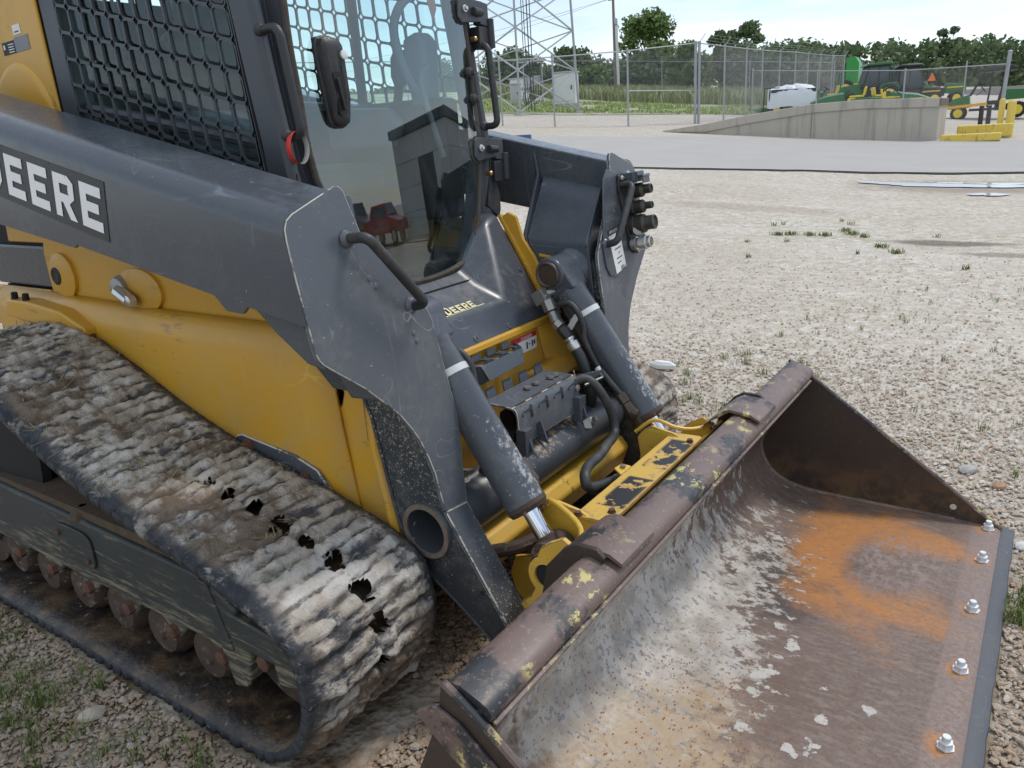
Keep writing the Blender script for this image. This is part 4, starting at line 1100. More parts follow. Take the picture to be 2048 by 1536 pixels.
def make_track(s, seed, label):
    N, Wn = 820, 60
    C, L = closed_path(BELT, N)
    T = np.roll(C, -1, 0) - np.roll(C, 1, 0); T /= np.linalg.norm(T, axis=1)[:, None]
    NR = np.stack([T[:, 1], -T[:, 0]], -1)                       # outward for this winding, checked below
    ctr = C.mean(0)
    if np.sum((C - ctr) * NR) < 0: NR = -NR
    pitch = L / 52
    u = np.arange(N) * L / N; w = np.linspace(0, 1, Wn)
    U, W = np.meshgrid(u, w, indexing='ij')
    half = (W > .5).astype(float)
    wav = .006 * np.sin(W * 2 * math.pi * 1.0) + .012 * (fbm(U * 4, W * 5, seed + 31, 3) - .5)
    ph = ((U + half * pitch * .30 + wav) / pitch) % 1
    ph1 = (ph * 2) % 1; bar = np.clip((.45 - np.abs(ph1 - .5)) / .12, 0, 1); bar = bar * bar * (3 - 2 * bar)
    und = .5 - .5 * np.cos(2 * math.pi * ph)
    edge = np.clip((np.minimum(W, 1 - W) - .03) / .09, 0, 1)
    mid = np.clip(1 - np.abs(W - .5) / .05, 0, 1)
    ph2 = ((U + pitch * .15) / pitch) % 1
    wear = .55 + .45 * fbm(U * 5, W * 4, seed + 3, 3)
    fill = np.clip((fbm(U * 7, W * 3.2, seed + 5, 4) - .40) / .18, 0, 1)
    vly = np.exp(-(np.minimum(ph, 1 - ph) / .11) ** 2)
    clod = np.clip((fbm(U * 24, W * 11, seed + 21, 4) - .56) / .16, 0, 1)
    brk = np.clip((fbm(U * 30, W * 7, seed + 41, 3) - .34) / .12, 0, 1); bar = bar * (.35 + .65 * brk)
    D = (bar * .016 * (1 - .85 * fill) + fill * .0110 - vly * .020 * (1 - .55 * fill) + .010 + clod * .010) * edge ** .5 * (1 - .35 * mid) * wear - .016
    hole = np.clip((.30 + .10 * (C[:, None, 0] > -1.68) - np.hypot((ph2 - .98 + (ph2 < .5)) * pitch / .07 + .55 * (vnoise(U * 70, W * 40, 6) - .5), (W - .52) * .45 / .060 + .55 * (vnoise(U * 60, W * 44, 5) - .5))) / .12, 0, 1) * ((C[:, None, 0] > -1.82) | (vnoise(np.floor((U + pitch * .15) / pitch) * 3.7, U * 0, 8) > .72))
    D = D - hole * .030
    D += (.25 + .75 * edge) * (fbm(U * 26, W * 14, seed, 5) - .5) * .026 + (.010 if s > 0 else 0) + (fbm(U * 90, W * 45, seed + 9, 3) - .5) * .007
    y0, y1 = (.57, 1.02) if s < 0 else (.575, 1.045)
    Y = s * (y1 + (y0 - y1) * W) + s * (-.004 + .010 * bar) * (W < .02) 
    X = C[:, None, 0] + NR[:, None, 0] * D; Z = C[:, None, 1] + NR[:, None, 1] * D
    Z = np.maximum(Z, -.012)
    outer = np.stack([X, Y, Z], -1)
    th = .046
    Wi = 9; wi = np.linspace(0, 1, Wi)
    rib = np.array([0, .35, .0, .25, 0, .25, .0, .35, 0]) * .02
    ga = np.clip((.5 - np.abs((U[:, :1] / pitch) % 1 - .5) * 1.6), 0, 1)
    inner = np.stack([C[:, None, 0] - NR[:, None, 0] * (th + rib + ga * .014 * (np.abs(wi - .5) < .3)), np.broadcast_to(s * (y1 + (y0 - y1) * wi), (N, Wi)), C[:, None, 1] - NR[:, None, 1] * (th + rib + ga * .014 * (np.abs(wi - .5) < .3))], -1)
    V = np.concatenate([outer.reshape(-1, 3), inner.reshape(-1, 3)])
    i, j = np.meshgrid(np.arange(N), np.arange(Wn - 1), indexing='ij'); i2 = (i + 1) % N
    F1 = np.stack([i * Wn + j, i * Wn + j + 1, i2 * Wn + j + 1, i2 * Wn + j], -1).reshape(-1, 4)
    hm = (hole[:, :-1] > .55).ravel()                               # the tread is torn right through at the sprocket holes
    F1 = F1[~hm]
    o = N * Wn
    i, j = np.meshgrid(np.arange(N), np.arange(Wi - 1), indexing='ij'); i2 = (i + 1) % N
    F2 = np.stack([o + i * Wi + j, o + i2 * Wi + j, o + i2 * Wi + j + 1, o + i * Wi + j + 1], -1).reshape(-1, 4)
    F2 = F2[~((np.abs(wi[:-1] - .5)[None, :] < .12) & (ga > .55)).ravel()] if False else F2
    k = np.arange(N); k2 = (k + 1) % N
    E1 = np.stack([k * Wn, k2 * Wn, o + k2 * Wi, o + k * Wi], -1)
    E2 = np.stack([k * Wn + Wn - 1, o + k * Wi + Wi - 1, o + k2 * Wi + Wi - 1, k2 * Wn + Wn - 1], -1)
    F = np.concatenate([F1, F2, E1, E2])
    if s > 0: F = F[:, ::-1]
    tr = fast('rubber_track', V, F, M_mud, LD, BASE, smooth=True)
    me = tr.data; me.materials.append(M_inner)
    mi = np.zeros(len(F), np.int32); mi[len(F1):len(F1) + len(F2)] = 1
    me.polygons.foreach_set('material_index', mi)
    a = me.attributes.new('lug', 'FLOAT', 'POINT'); val = np.zeros(len(V), np.float32); val[:o] = np.clip(bar * edge * (1 - .8 * vly) - hole, 0, 1).ravel(); a.data.foreach_set('value', val)
    a = me.attributes.new('rim', 'FLOAT', 'POINT'); val = np.ones(len(V), np.float32); rim = np.clip(1.6 - W * .45 / .022 + (fbm(U * 12, W * 9, 44) - .5) * 2.2, 0, 1) + np.clip(1 - (1 - W) * .45 / .022, 0, 1)
    val[:o] = np.clip(rim, 0, 1).ravel(); a.data.foreach_set('value', val)
    tr['label'] = label
    return tr, outer, C, NR
tr_n, tr_outer, tr_C, tr_N = make_track(-1, 101, 'mud-caked near track')
make_track(1, 201, 'mud-caked far track')
# dry grass and clods caked on the near track
r_ = np.random.default_rng(55)
ks = r_.integers(60, 330, 900); ws = r_.integers(2, 57, 900)
keep = fbm(ks / 22.0, ws / 14.0, 77, 3) > .52
pp = tr_outer[ks[keep], ws[keep]]
a = r_.uniform(0, 6.28, len(pp)); ll = r_.uniform(.012, .05, len(pp))[:, None]
dd = np.stack([np.cos(a), np.sin(a), r_.normal(0, .22, len(pp)) - .1 * np.cos(a)], -1) * ll; sd = np.stack([-np.sin(a), np.cos(a), 0 * a], -1) * .0011
pz = pp + np.array([0, 0, .006])
V = np.stack([pz - dd * .5 - sd, pz - dd * .5 + sd, pz + dd * .5 + sd + np.array([0, 0, .004]), pz + dd * .5 - sd + np.array([0, 0, .004])], 1).reshape(-1, 3)
fast('dry_grass', V, (np.arange(len(pp)) * 4)[:, None] + np.arange(4)[None], grass_material('dry_grass', (.16, .15, .05), (.26, .23, .10), (.40, .35, .20)), LD, BASE, kind='stuff')

def undercarriage(s):
    y0, y1 = (.66, .94)
    ya, yb = sorted((s * y0, s * y1))
    M_uc = M_ucf
    m = MB()
    bot = [(-3.2, .22)]
    for xr in RX[::-1]:
        bot += [(xr - .10, .178), (xr - .078, .205), (xr - .05, .225), (xr + .05, .225), (xr + .078, .205), (xr + .10, .178)]
    bot += [(-1.66, .165)]
    m.xz([(-3.25, .46), (-1.72, .435), (-1.60, .37)] + bot[::-1], ya, yb)
    fr = P('track_frame', m, M_uc, bevel=.012)
    m = MB(); yy = s * .947
    m.xz([(-1.74, .428), (-1.70, .425), (-1.60, .14), (-1.655, .125)], min(yy, yy - s * .02), max(yy, yy - s * .02) ); P('brace_plate', m, M_uc, fr, .006)
    m = MB(); m.xz([(-1.64, .36), (-1.40, .34), (-1.38, .22), (-1.46, .20), (-1.47, .26), (-1.56, .26), (-1.585, .16), (-1.63, .17)], *sorted((s * .90, s * .945))); P('idler_arm', m, M_uc, fr, .008)
    m = MB(); pts = [(-2.40 + .11 * math.copysign(abs(math.cos(a)) ** .5, math.cos(a)), .345 + .065 * math.copysign(abs(math.sin(a)) ** .5, math.sin(a))) for a in [k * math.pi / 12 for k in range(24)]]
    m.xz(pts, min(s * .941, s * .949), max(s * .941, s * .949)); cp = P('cover_plate', m, M_uc, fr, .003)
    for dx, dz in ((-.08, .03), (.08, -.03)):
        m = MB(); m.lathe((-2.40 + dx, s * .95, .345 + dz), (0, s, 0), [(0, .009), (.007, .009)], 6); P('bolt', m, M_rustb, cp)
    m = MB()
    for k in range(40):
        x = -3.1 + k * .036; m.lathe((x, s * (.68 + .24 * vnoise(np.array(k * 1.7), np.array(.3), 8)), .44), (0, 0, 1), [(0, .05), (.02, .035), (.032, .012)], 7)
    P('soil_heap', m, M_brown, fr)
    m = MB(); m.box(-3.2, -1.74, ya + .015, yb - .012, .437, .472); P('packed_soil', m, M_brown, fr)
    for xr in RX:
        m = MB(); m.lathe((xr, s * .922, .150), (0, -s, 0), [(-.012, .02), (-.004, .03), (0, .07), (.03, .088), (.09, .088), (.10, .06), (.20, .06), (.21, .088), (.27, .088), (.29, .06)], 24); rl = P('roller', m, M_rust, None)
        m = MB(); m.lathe((xr + .115, s * .945, .205), (0, s, 0), [(-.03, .022), (.012, .022), (.016, .014)], 6); P('axle_bolt', m, M_rustb, rl)
    m = MB(); m.lathe((-1.50, s * .875, .270), (0, -s, 0), [(0, .10), (.01, .20), (.10, .205), (.11, .13), (.16, .13), (.17, .205), (.26, .20), (.27, .1)], 32); il = P('front_idler', m, M_rust)
    m = MB(); m.lathe((-1.53, s * .945, .235), (0, s, 0), [(-.05, .024), (-.008, .024), (-.004, .015)], 8); P('axle_bolt', m, M_rustb, il)
    m = MB(); m.lathe((-3.17, s * .93, .255), (0, -s, 0), [(0, .10), (.01, .19), (.26, .19), (.27, .1)], 28); P('rear_idler', m, M_rust)
    m = MB(); m.lathe((-2.95, s * .90, .58), (0, -s, 0), [(0, .12), (.02, .29), (.05, .29), (.06, .2), (.18, .2), (.19, .29), (.22, .29), (.23, .12)], 28); P('drive_sprocket', m, M_dark)
RX = [-1.80, -2.03, -2.26, -2.49, -2.72, -2.95]
_t = MT('streaked_frame', .55)
_c = _t.mix(_t.noise(4, 5), (.024, .027, .027), (.05, .054, .052))
_k = _t.math('ADD', _t.math('MULTIPLY', _t.noise(20, 7, .78, co=_t.mapc(scale=(.28, 1, 3.2), rot=(0, .22, 0))), 1.0), _t.math('MULTIPLY', _t.step(_t.xyz()[2], .42, .17), .14))
_c = _t.mix(_t.math('MULTIPLY', _t.step(_k, .55, .74), .8), _c, _t.mix(_t.noise(60, 3), (.36, .31, .20), (.22, .18, .12)))
_c = _t.mix(_t.step(_t.math('ADD', _t.noise(6, 6, .7, co=_t.mapc(loc=(3, 3, 3))), _t.math('MULTIPLY', _t.step(_t.xyz()[2], .30, .14), .12)), .68, .74), _c, (.16, .07, .03))
_t.color(_c); _t.bump(_t.noise(80, 3), .15, .004)
M_ucf = _t.m
undercarriage(-1); undercarriage(1)

# ------------------------------------------------------------------ yellow chassis
for s in (-1, 1):
    yo = lambda a, b: tuple(sorted((s * a, s * b)))
    m = MB(); m.xz([(-3.10, 1.26), (-3.13, 1.16), (-3.13, .99), (-1.60, 1.0), (-1.56, .90), (-1.50, 1.0), (-1.56, 1.09), (-1.75, 1.16), (-2.2, 1.245), (-3.0, 1.42)], *yo(.485, .50))
    sd = P('side_panel', m, M_yellow, bevel=.006)
    # lower skin: a step out, then bulging down behind the track
    rings = []
    for z, y in ((1.0, .502), (.975, .530), (.93, .545), (.75, .552), (.5, .548), (.3, .53)):
        rings.append([(-3.5, s * y, z + .02), (-2.9, s * y, z + .01), (-2.3, s * (y + .004), z), (-1.9, s * y, z), (-1.70, s * (y - .004), z - .0), (-1.585 - (1.0 - z) * -.10, s * (y - .02), z)])
    m = MB(); m.loft(rings, closed=False); o = P('lower_skin', m, M_yellow, sd, solid=False, ang=50)
    sm_ = o.modifiers.new('thickness', 'SOLIDIFY'); sm_.thickness = .012
    for (cx, cz, rx, rz) in ((-3.0, 1.088, .085, .085), (-2.50, 1.062, .13, .075)):
        pts = [(cx + rx * math.cos(a), cz + rz * math.sin(a)) for a in [k * math.pi / 18 for k in range(36)]]
        pt2 = [(cx + rx * .72 * math.cos(a), cz + rz * .72 * math.sin(a)) for a in [k * math.pi / 18 for k in range(36)]]
        m = MB(); m.loft([[(x, s * .495, z) for x, z in pts], [(x, s * .512, z) for x, z in pts], [(x, s * .519, z) for x, z in pt2]]); P('embossed_pad', m, M_yellow, sd, ang=30)
    m = MB(); m.lathe((-3.03, s * .516, 1.088), (0, s, 0), [(0, .033), (.006, .033), (.01, .024), (.004, .014), (.004, .006)], 16); P('recessed_plug', m, M_rubber, sd)
    m = MB(); m.loft([[(-2.60 + .05 * math.cos(a), s * .515, 1.07 + .042 * math.sin(a)) for a in [k * math.pi / 10 for k in range(20)]], [(-2.595 + .045 * math.cos(a), s * .535, 1.068 + .036 * math.sin(a)) for a in [k * math.pi / 10 for k in range(20)]], [(-2.585 + .02 * math.cos(a), s * .545, 1.06 + .016 * math.sin(a)) for a in [k * math.pi / 10 for k in range(20)]]])
    kb = P('lock_knob', m, M_steel, sd)
    m = MB(); m.tube([(-2.58, s * .535, 1.06), (-2.50, s * .548, 1.035)], [.026, .021], 10); m.lathe((-2.50, s * .548, 1.035), (0, s, 0), [(-.01, .022), (.012, .02), (.016, .01)], 12); P('knob_tail', m, M_zinc, kb)
    # front corner post and its rolled flange
    m = MB(); m.xz([(-1.585, .92), (-1.545, .84), (-1.56, .80), (-1.60, .79), (-1.52, .42), (-1.40, .40), (-1.43, .56), (-1.47, .72), (-1.47, .90)], *yo(.455, .53)); P('corner_post', m, M_yellow, bevel=.005, worn=M_wedgey)
    m = MB(); m.tube([(-1.452, s * .52, .88), (-1.44, s * .535, .70), (-1.395, s * .54, .46)], .018, 10); P('rolled_flange', m, M_yellow)
    m = MB(); m.xz([(-2.02, .645), (-1.99, .655), (-1.75, .628), (-1.66, .60), (-1.61, .54), (-1.585, .44), (-2.02, .44)], *yo(.556, .568)); pl = P('scraper_plate', m, M_greyc, bevel=.004, worn=M_wedge)
    for bx, bz in ((-1.71, .565), (-1.955, .625)):
        m = MB(); m.lathe((bx, s * .568, bz), (0, s, 0), [(0, .024), (.010, .024), (.011, .017), (.026, .016), (.028, .008)], 6); P('bolt', m, M_rustb, pl)
    m = MB(); m.box(-3.6, -3.135, *yo(.47, .49), 1.03, 1.19); P('frame_rail', m, M_grey, bevel=.01)
    m = MB(); m.box(-3.7, -3.14, *yo(.485, .505), .85, 1.025); P('rear_skirt', m, M_yellow, bevel=.01)
    m = MB(); m.xz([(-3.35, .93), (-3.30, 1.0), (-3.14, 1.0), (-2.9, .98), (-2.75, .93), (-2.75, .90)], *yo(.50, .60)); P('fender_lip', m, M_yellow, bevel=.01)
    for bx in (-3.27, -3.18):
        m = MB(); m.lathe((bx, s * .58, .995), (.2, 0, 1), [(0, .014), (.03, .012)], 8); P('stub', m, M_dark)
m = MB(); m.box(-3.6, -1.62, -.46, .46, .25, 1.02); P('belly_tub', m, M_dark)
m = MB(); m.box(-3.62, -2.86, -.465, .465, 1.03, 2.02); P('rear_housing', m, M_dark)
# front wall between the corner posts, with the lip that carries the hood
m = MB(); m.box(-1.475, -1.455, -.45, .45, .30, .845); fw = P('front_wall', m, M_yellow)
m = MB(); m.slab([(-1.478, -.43, .842), (-1.452, -.43, .862), (-1.440, -.43, .858), (-1.438, -.43, .838), (-1.452, -.43, .836)], (0, .86, 0)); P('wall_lip', m, M_yellow, fw, .004)
m = MB(); m.slab([(-1.454, .30, .845), (-1.454, .43, .845), (-1.40, .46, .70), (-1.36, .46, .64), (-1.454, .36, .66)], (.008, 0, 0)); P('side_gusset', m, M_yellow, fw, .003)
rings = []
for k in range(9):
    y = .20 + k * .032; w = .02 + .085 * math.sin(min(1, k / 6) * math.pi / 2); dz = .018 * math.sin(k * 1.1) - .010 * (k > 5) * (k - 5)
    rings.append([(-1.454, y, .690 + k * .004), (-1.454 + w * .6, y, .692 + dz * .4 + k * .003), (-1.454 + w, y + .004, .672 + dz + k * .002)])
m = MB(); m.loft(rings, closed=False); bt = P('bent_tab', m, M_yellow, fw, solid=False, ang=60); sm_ = bt.modifiers.new('thickness', 'SOLIDIFY'); sm_.thickness = .008
m = MB(); m.xz([(-1.46, .42), (-1.30, .40), (-1.20, .42), (-1.17, .38), (-1.20, .30), (-1.46, .26)], -.45, .45); P('front_crossbeam', m, M_yelw, bevel=.012)
m = MB(); m.tube(smooth_path([(-1.22, -.20, .40), (-1.13, -.17, .42), (-1.09, -.19, .415), (-1.08, -.24, .40), (-1.12, -.34, .385), (-1.18, -.40, .38)], 5), .020, 10); P('bent_bar', m, M_rust)
for k, (y, z, r) in enumerate(((-.40, .56, .012), (-.37, .49, .016))):
    m = MB(); m.tube([(-1.42, y, z + .02), (-1.28, y + .10, z), (-1.25, y + .2, z - .02)], r, 8); P('hydraulic_pipe', m, M_hose)

# decal on the front wall, under the hood lip
def text_mesh(txt, size, bold=0.0):
    cu = bpy.data.curves.new('txt', 'FONT'); cu.body = txt; cu.size = size; cu.offset = bold; cu.resolution_u = 2
    o = bpy.data.objects.new('txt', cu); COL.objects.link(o)
    dg = bpy.context.evaluated_depsgraph_get(); me = bpy.data.meshes.new_from_object(o.evaluated_get(dg))
    bpy.data.objects.remove(o)
    v = np.array([q.co[:2] for q in me.vertices]); f = [tuple(p.vertices) for p in me.polygons]
    bpy.data.meshes.remove(me)
    return v, f
def put_text(name, txt, size, org, ux, uy, mat, parent, lift=.0015, bold=0.0, off=BASE):
    v, f = text_mesh(txt, size, bold); org, ux, uy = Vector(org), Vector(ux).normalized(), Vector(uy).normalized(); n = ux.cross(uy)
    m = MB(); m.add([org + ux * a + uy * b + n * lift for a, b in v], f)
    return obj(name, m, mat, parent, off, solid=False)
def decal(name, org, ux, uy, w, h, mat, parent, lift=.0015):
    org, ux, uy = Vector(org), Vector(ux).normalized(), Vector(uy).normalized(); n = ux.cross(uy)
    m = MB(); m.slab([org, org + ux * w, org + ux * w + uy * h, org + uy * h], n * lift); return P(name, m, mat, parent)
dy = Vector((0, 1, 0)); dz = Vector((0, 0, 1))
dc = decal('danger_decal', (-1.454, .145, .762), dy, dz, .155, .062, M_sticker, fw)
decal('red_header', (-1.4525, .145, .806), dy, dz, .155, .018, M_red, dc, .001)
put_text('lettering', 'DANGER', .017, (-1.4512, .20, .8088), dy, dz, M_sticker, dc)
m = MB()
for a, b in (((.155, .768), (.182, .800)), ((.182, .800), (.196, .768)), ((.155, .768), (.196, .768))):
    m.beam((-1.452, a[0], a[1]), (-1.452, b[0], b[1]), .003, .003, (1, 0, 0))
for y, z, h in ((.235, .772, .024), (.25, .784, .004), (.268, .775, .02), (.282, .778, .016)): m.box(-1.4535, -1.451, y, y + .007, z, z + h)
P('pictogram', m, M_print, dc)

# upper step: folded serrated bracket on the wall
def toothed(m, a, b, h, n, nrm, t=.004):
    """row of little teeth from a to b rising along h"""
    a, b, h, nrm = map(Vector, (a, b, h, nrm))
    pts = [a, b]
    for k in range(n, 0, -1):
        p = a.lerp(b, (k - .15) / n); q = a.lerp(b, (k - .5) / n); pts += [p + h * .65, q + h] 
    pts += [a + h * .65]
    m.slab(pts, nrm * t)
def tread_plate(cx0, cx1, y0, y1, z, cells, mat, name, hole=.62):
    """flat plate with a row of rounded openings along y"""
    m = MB(); n = cells; w = (y1 - y0) / n
    for k in range(n):
        ya, yb = y0 + k * w, y0 + (k + 1) * w; cy, cx = (ya + yb) / 2, (cx0 + cx1) / 2
        ho, hi = [], []
        for q in range(16):
            a = 2 * math.pi * (q + .5) / 16; ca, sa = math.cos(a), math.sin(a); e = max(abs(ca), abs(sa))
            ho.append((cx + (cx1 - cx0) / 2 * ca / e, cy + w / 2 * sa / e)); hi.append((cx + (cx1 - cx0) / 2 * hole * math.copysign(abs(ca) ** .6, ca), cy + w / 2 * hole * math.copysign(abs(sa) ** .6, sa)))
        vs = [(x, y, z) for x, y in ho + hi] + [(x, y, z - .006) for x, y in ho + hi]; fs = []
        for q in range(16):
            r = (q + 1) % 16; fs += [(q, r, 16 + r, 16 + q), (32 + q, 48 + q, 48 + r, 32 + r), (16 + q, 16 + r, 48 + r, 48 + q), (q, 32 + q, 32 + r, r)]
        m.add(vs, fs)
    return m
m = tread_plate(-1.440, -1.385, -.125, .115, .818, 3, M_grey, 'step', .66)
m.slab([(-1.385, -.125, .818), (-1.385, .105, .818), (-1.368, .085, .775), (-1.368, -.105, .768)], (.006, 0, 0))
m.slab([(-1.445, -.16, .822), (-1.385, -.125, .818), (-1.368, -.10, .768), (-1.39, -.12, .755), (-1.445, -.15, .79)], (0, .005, 0))
m.slab([(-1.445, .15, .822), (-1.385, .105, .818), (-1.368, .085, .775), (-1.445, .13, .79)], (0, .005, 0))
up = P('upper_step', m, M_grey, bevel=.002)
for k in range(3):
    y = -.115 + k * .08
    m = MB(); toothed(m, (-1.430, y + .012, .817), (-1.430, y + .056, .817), (-.004, 0, .022), 5, (1, 0, 0)); P('tooth_row', m, M_grey, up)
    m = MB(); toothed(m, (-1.386, y + .012, .800), (-1.386, y + .056, .800), (.002, 0, .026), 5, (1, 0, 0)); P('tooth_row', m, M_grey, up)

# lower step: channel over the torque tube
m = MB()
YS = [-.178 + .356 * k / 4 for k in range(5)]
m.slab([(-1.335, -.178, .722), (-1.335, .178, .722), (-1.235, .178, .716), (-1.235, -.178, .716)], (0, 0, .007))
prof = [(-1.235, .723), (-1.226, .720), (-1.219, .711), (-1.216, .695), (-1.214, .604), (-1.221, .604), (-1.223, .695), (-1.227, .706), (-1.235, .715)]
m.slab([(x, -.178, z) for x, z in prof], (0, .356, 0))
ls = P('lower_step', m, M_greyw, bevel=.0020, worn=M_wedge)
M_tm = plain('muddy_teeth', (.35, .31, .25), .8, 0, .4, 90)
for k in range(4):
    m = MB(); toothed(m, (-1.337, YS[k] + .022, .728), (-1.337, YS[k] + .068, .728), (-.006, 0, .032), 5, (-.9, 0, 0), .006); P('tooth_row', m, M_grey, ls)
    y = YS[k] + .018
    m = MB(); m.slab([(-1.2395, y, .7236), (-1.2395, y + .055, .7236), (-1.2175, y + .060, .709), (-1.2140, y + .062, .676), (-1.2120, y + .053, .676), (-1.2150, y + .050, .700), (-1.2175, y + .010, .700), (-1.2120, y + .004, .690)], (.0012, 0, .0016)); P('step_slot', m, M_dark, ls)
    m = MB(); toothed(m, (-1.229, YS[k] + .030, .712), (-1.229, YS[k] + .066, .712), (.004, 0, .016), 5, (1, 0, .4), .003); P('tooth_row', m, M_tm, ls)
for y, z, mt in ((-.155, .622, M_rustb), (.158, .622, M_rustb), (.160, .685, M_zinc)):
    m = MB(); m.lathe((-1.214, y, z), (1, 0, 0), [(0, .011), (.007, .011), (.008, .006)], 6); P('bolt', m, mt, ls)
for x, y in ((-1.285, -.02), (-1.285, .03), (-1.275, .10), (-1.275, .13)):
    m = MB(); m.lathe((x, y, .729), (0, 0, 1), [(0, .013), (.007, .013), (.008, .007)], 6); P('bolt', m, M_steel, ls)
for y in (-.165, -.085, .155):
    m = MB(); m.slab([(-1.222, y, .64), (-1.217, y, .60), (-1.175, y, .585), (-1.20, y, .66)], (0, .008, 0)); m.box(-1.224, -1.190, y - .018, y + .022, .575, .66) if y != -.085 else m.slab([(-1.226, y, .70), (-1.214, y, .604), (-1.18, y, .56), (-1.23, y, .60)], (0, .006, 0)); P('step_bracket', m, M_grey, ls, .002)
m = MB(); m.tube([(-1.30, -.12, .66), (-1.28, 0, .67), (-1.30, .12, .66)], .03, 10); m.box(-1.33, -1.24, -.17, .17, .61, .64); P('valve_body', m, M_dark, ls)

def tube_mat():
    t = MT('flaking_tube', .36)
    x, y, z = t.xyz()
    c = t.mix(t.noise(4, 4), (.055, .061, .070), (.078, .085, .096))
    top = t.math('MULTIPLY', t.step(z, .50, .565), t.math('MULTIPLY', t.step(y, -.34, -.15), t.step(y, .34, .20)))
    n = t.math('ADD', t.math('MULTIPLY', t.noise(40, 7, .75), .7), t.math('MULTIPLY', t.noise(7, 3), .3))
    k = t.step(t.math('ADD', n, t.math('MULTIPLY', top, .10)), .60, .63)
    c = t.mix(k, c, t.mix(t.noise(30, 3), (.42, .33, .20), (.26, .15, .07)))
    t.color(c); t.bump(k, .2, .001); return t.m
M_tube = tube_mat()
# ------------------------------------------------------------------ torque tube and lift arms
m = MB(); m.lathe((-1.272, 0, .497), (0, 1, 0), [(-.32, 1e-4), (-.32, .064), (-.553, .064), (-.556, .067), (-.556, .077), (-.552, .080), (.552, .080), (.556, .077), (.556, .067), (.553, .064), (.32, .064), (.32, 1e-4)], 48, False)
tt = P('torque_tube', m, M_tube, ang=40)
m = MB(); m.lathe((-1.272, -.5565, .497), (0, -1, 0), [(-.002, .064), (.0015, .064), (.0015, .0785), (-.002, .0785)], 48, False); P('tube_end_ring', m, plain('rusted_rim', (.16, .12, .09), .8, 0, .5, 60), tt)
fpx = lambda z: -1.329 + .155 * (1.397 - z)
PLATE = [(.618, 1.285), (.636, 1.362), (.641, 1.385), (.652, 1.397), (.668, 1.398), (.70, 1.387), (.80, 1.353), (.818, 1.342), (.828, 1.325), (.831, 1.30), (.832, 1.215), (.829, 1.06), (.824, 1.043), (.815, 1.030), (.778, .999), (.717, .949), (.655, .885), (.628, .856), (.600, .812), (.581, .775), (.564, .72), (.554, .672), (.551, .602), (.548, .569),
         (.460, .560), (.447, .657), (.431, .735), (.426, .83), (.436, .933), (.44, 1.016), (.444, 1.055), (.453, 1.078), (.54, 1.185), (.61, 1.272)]
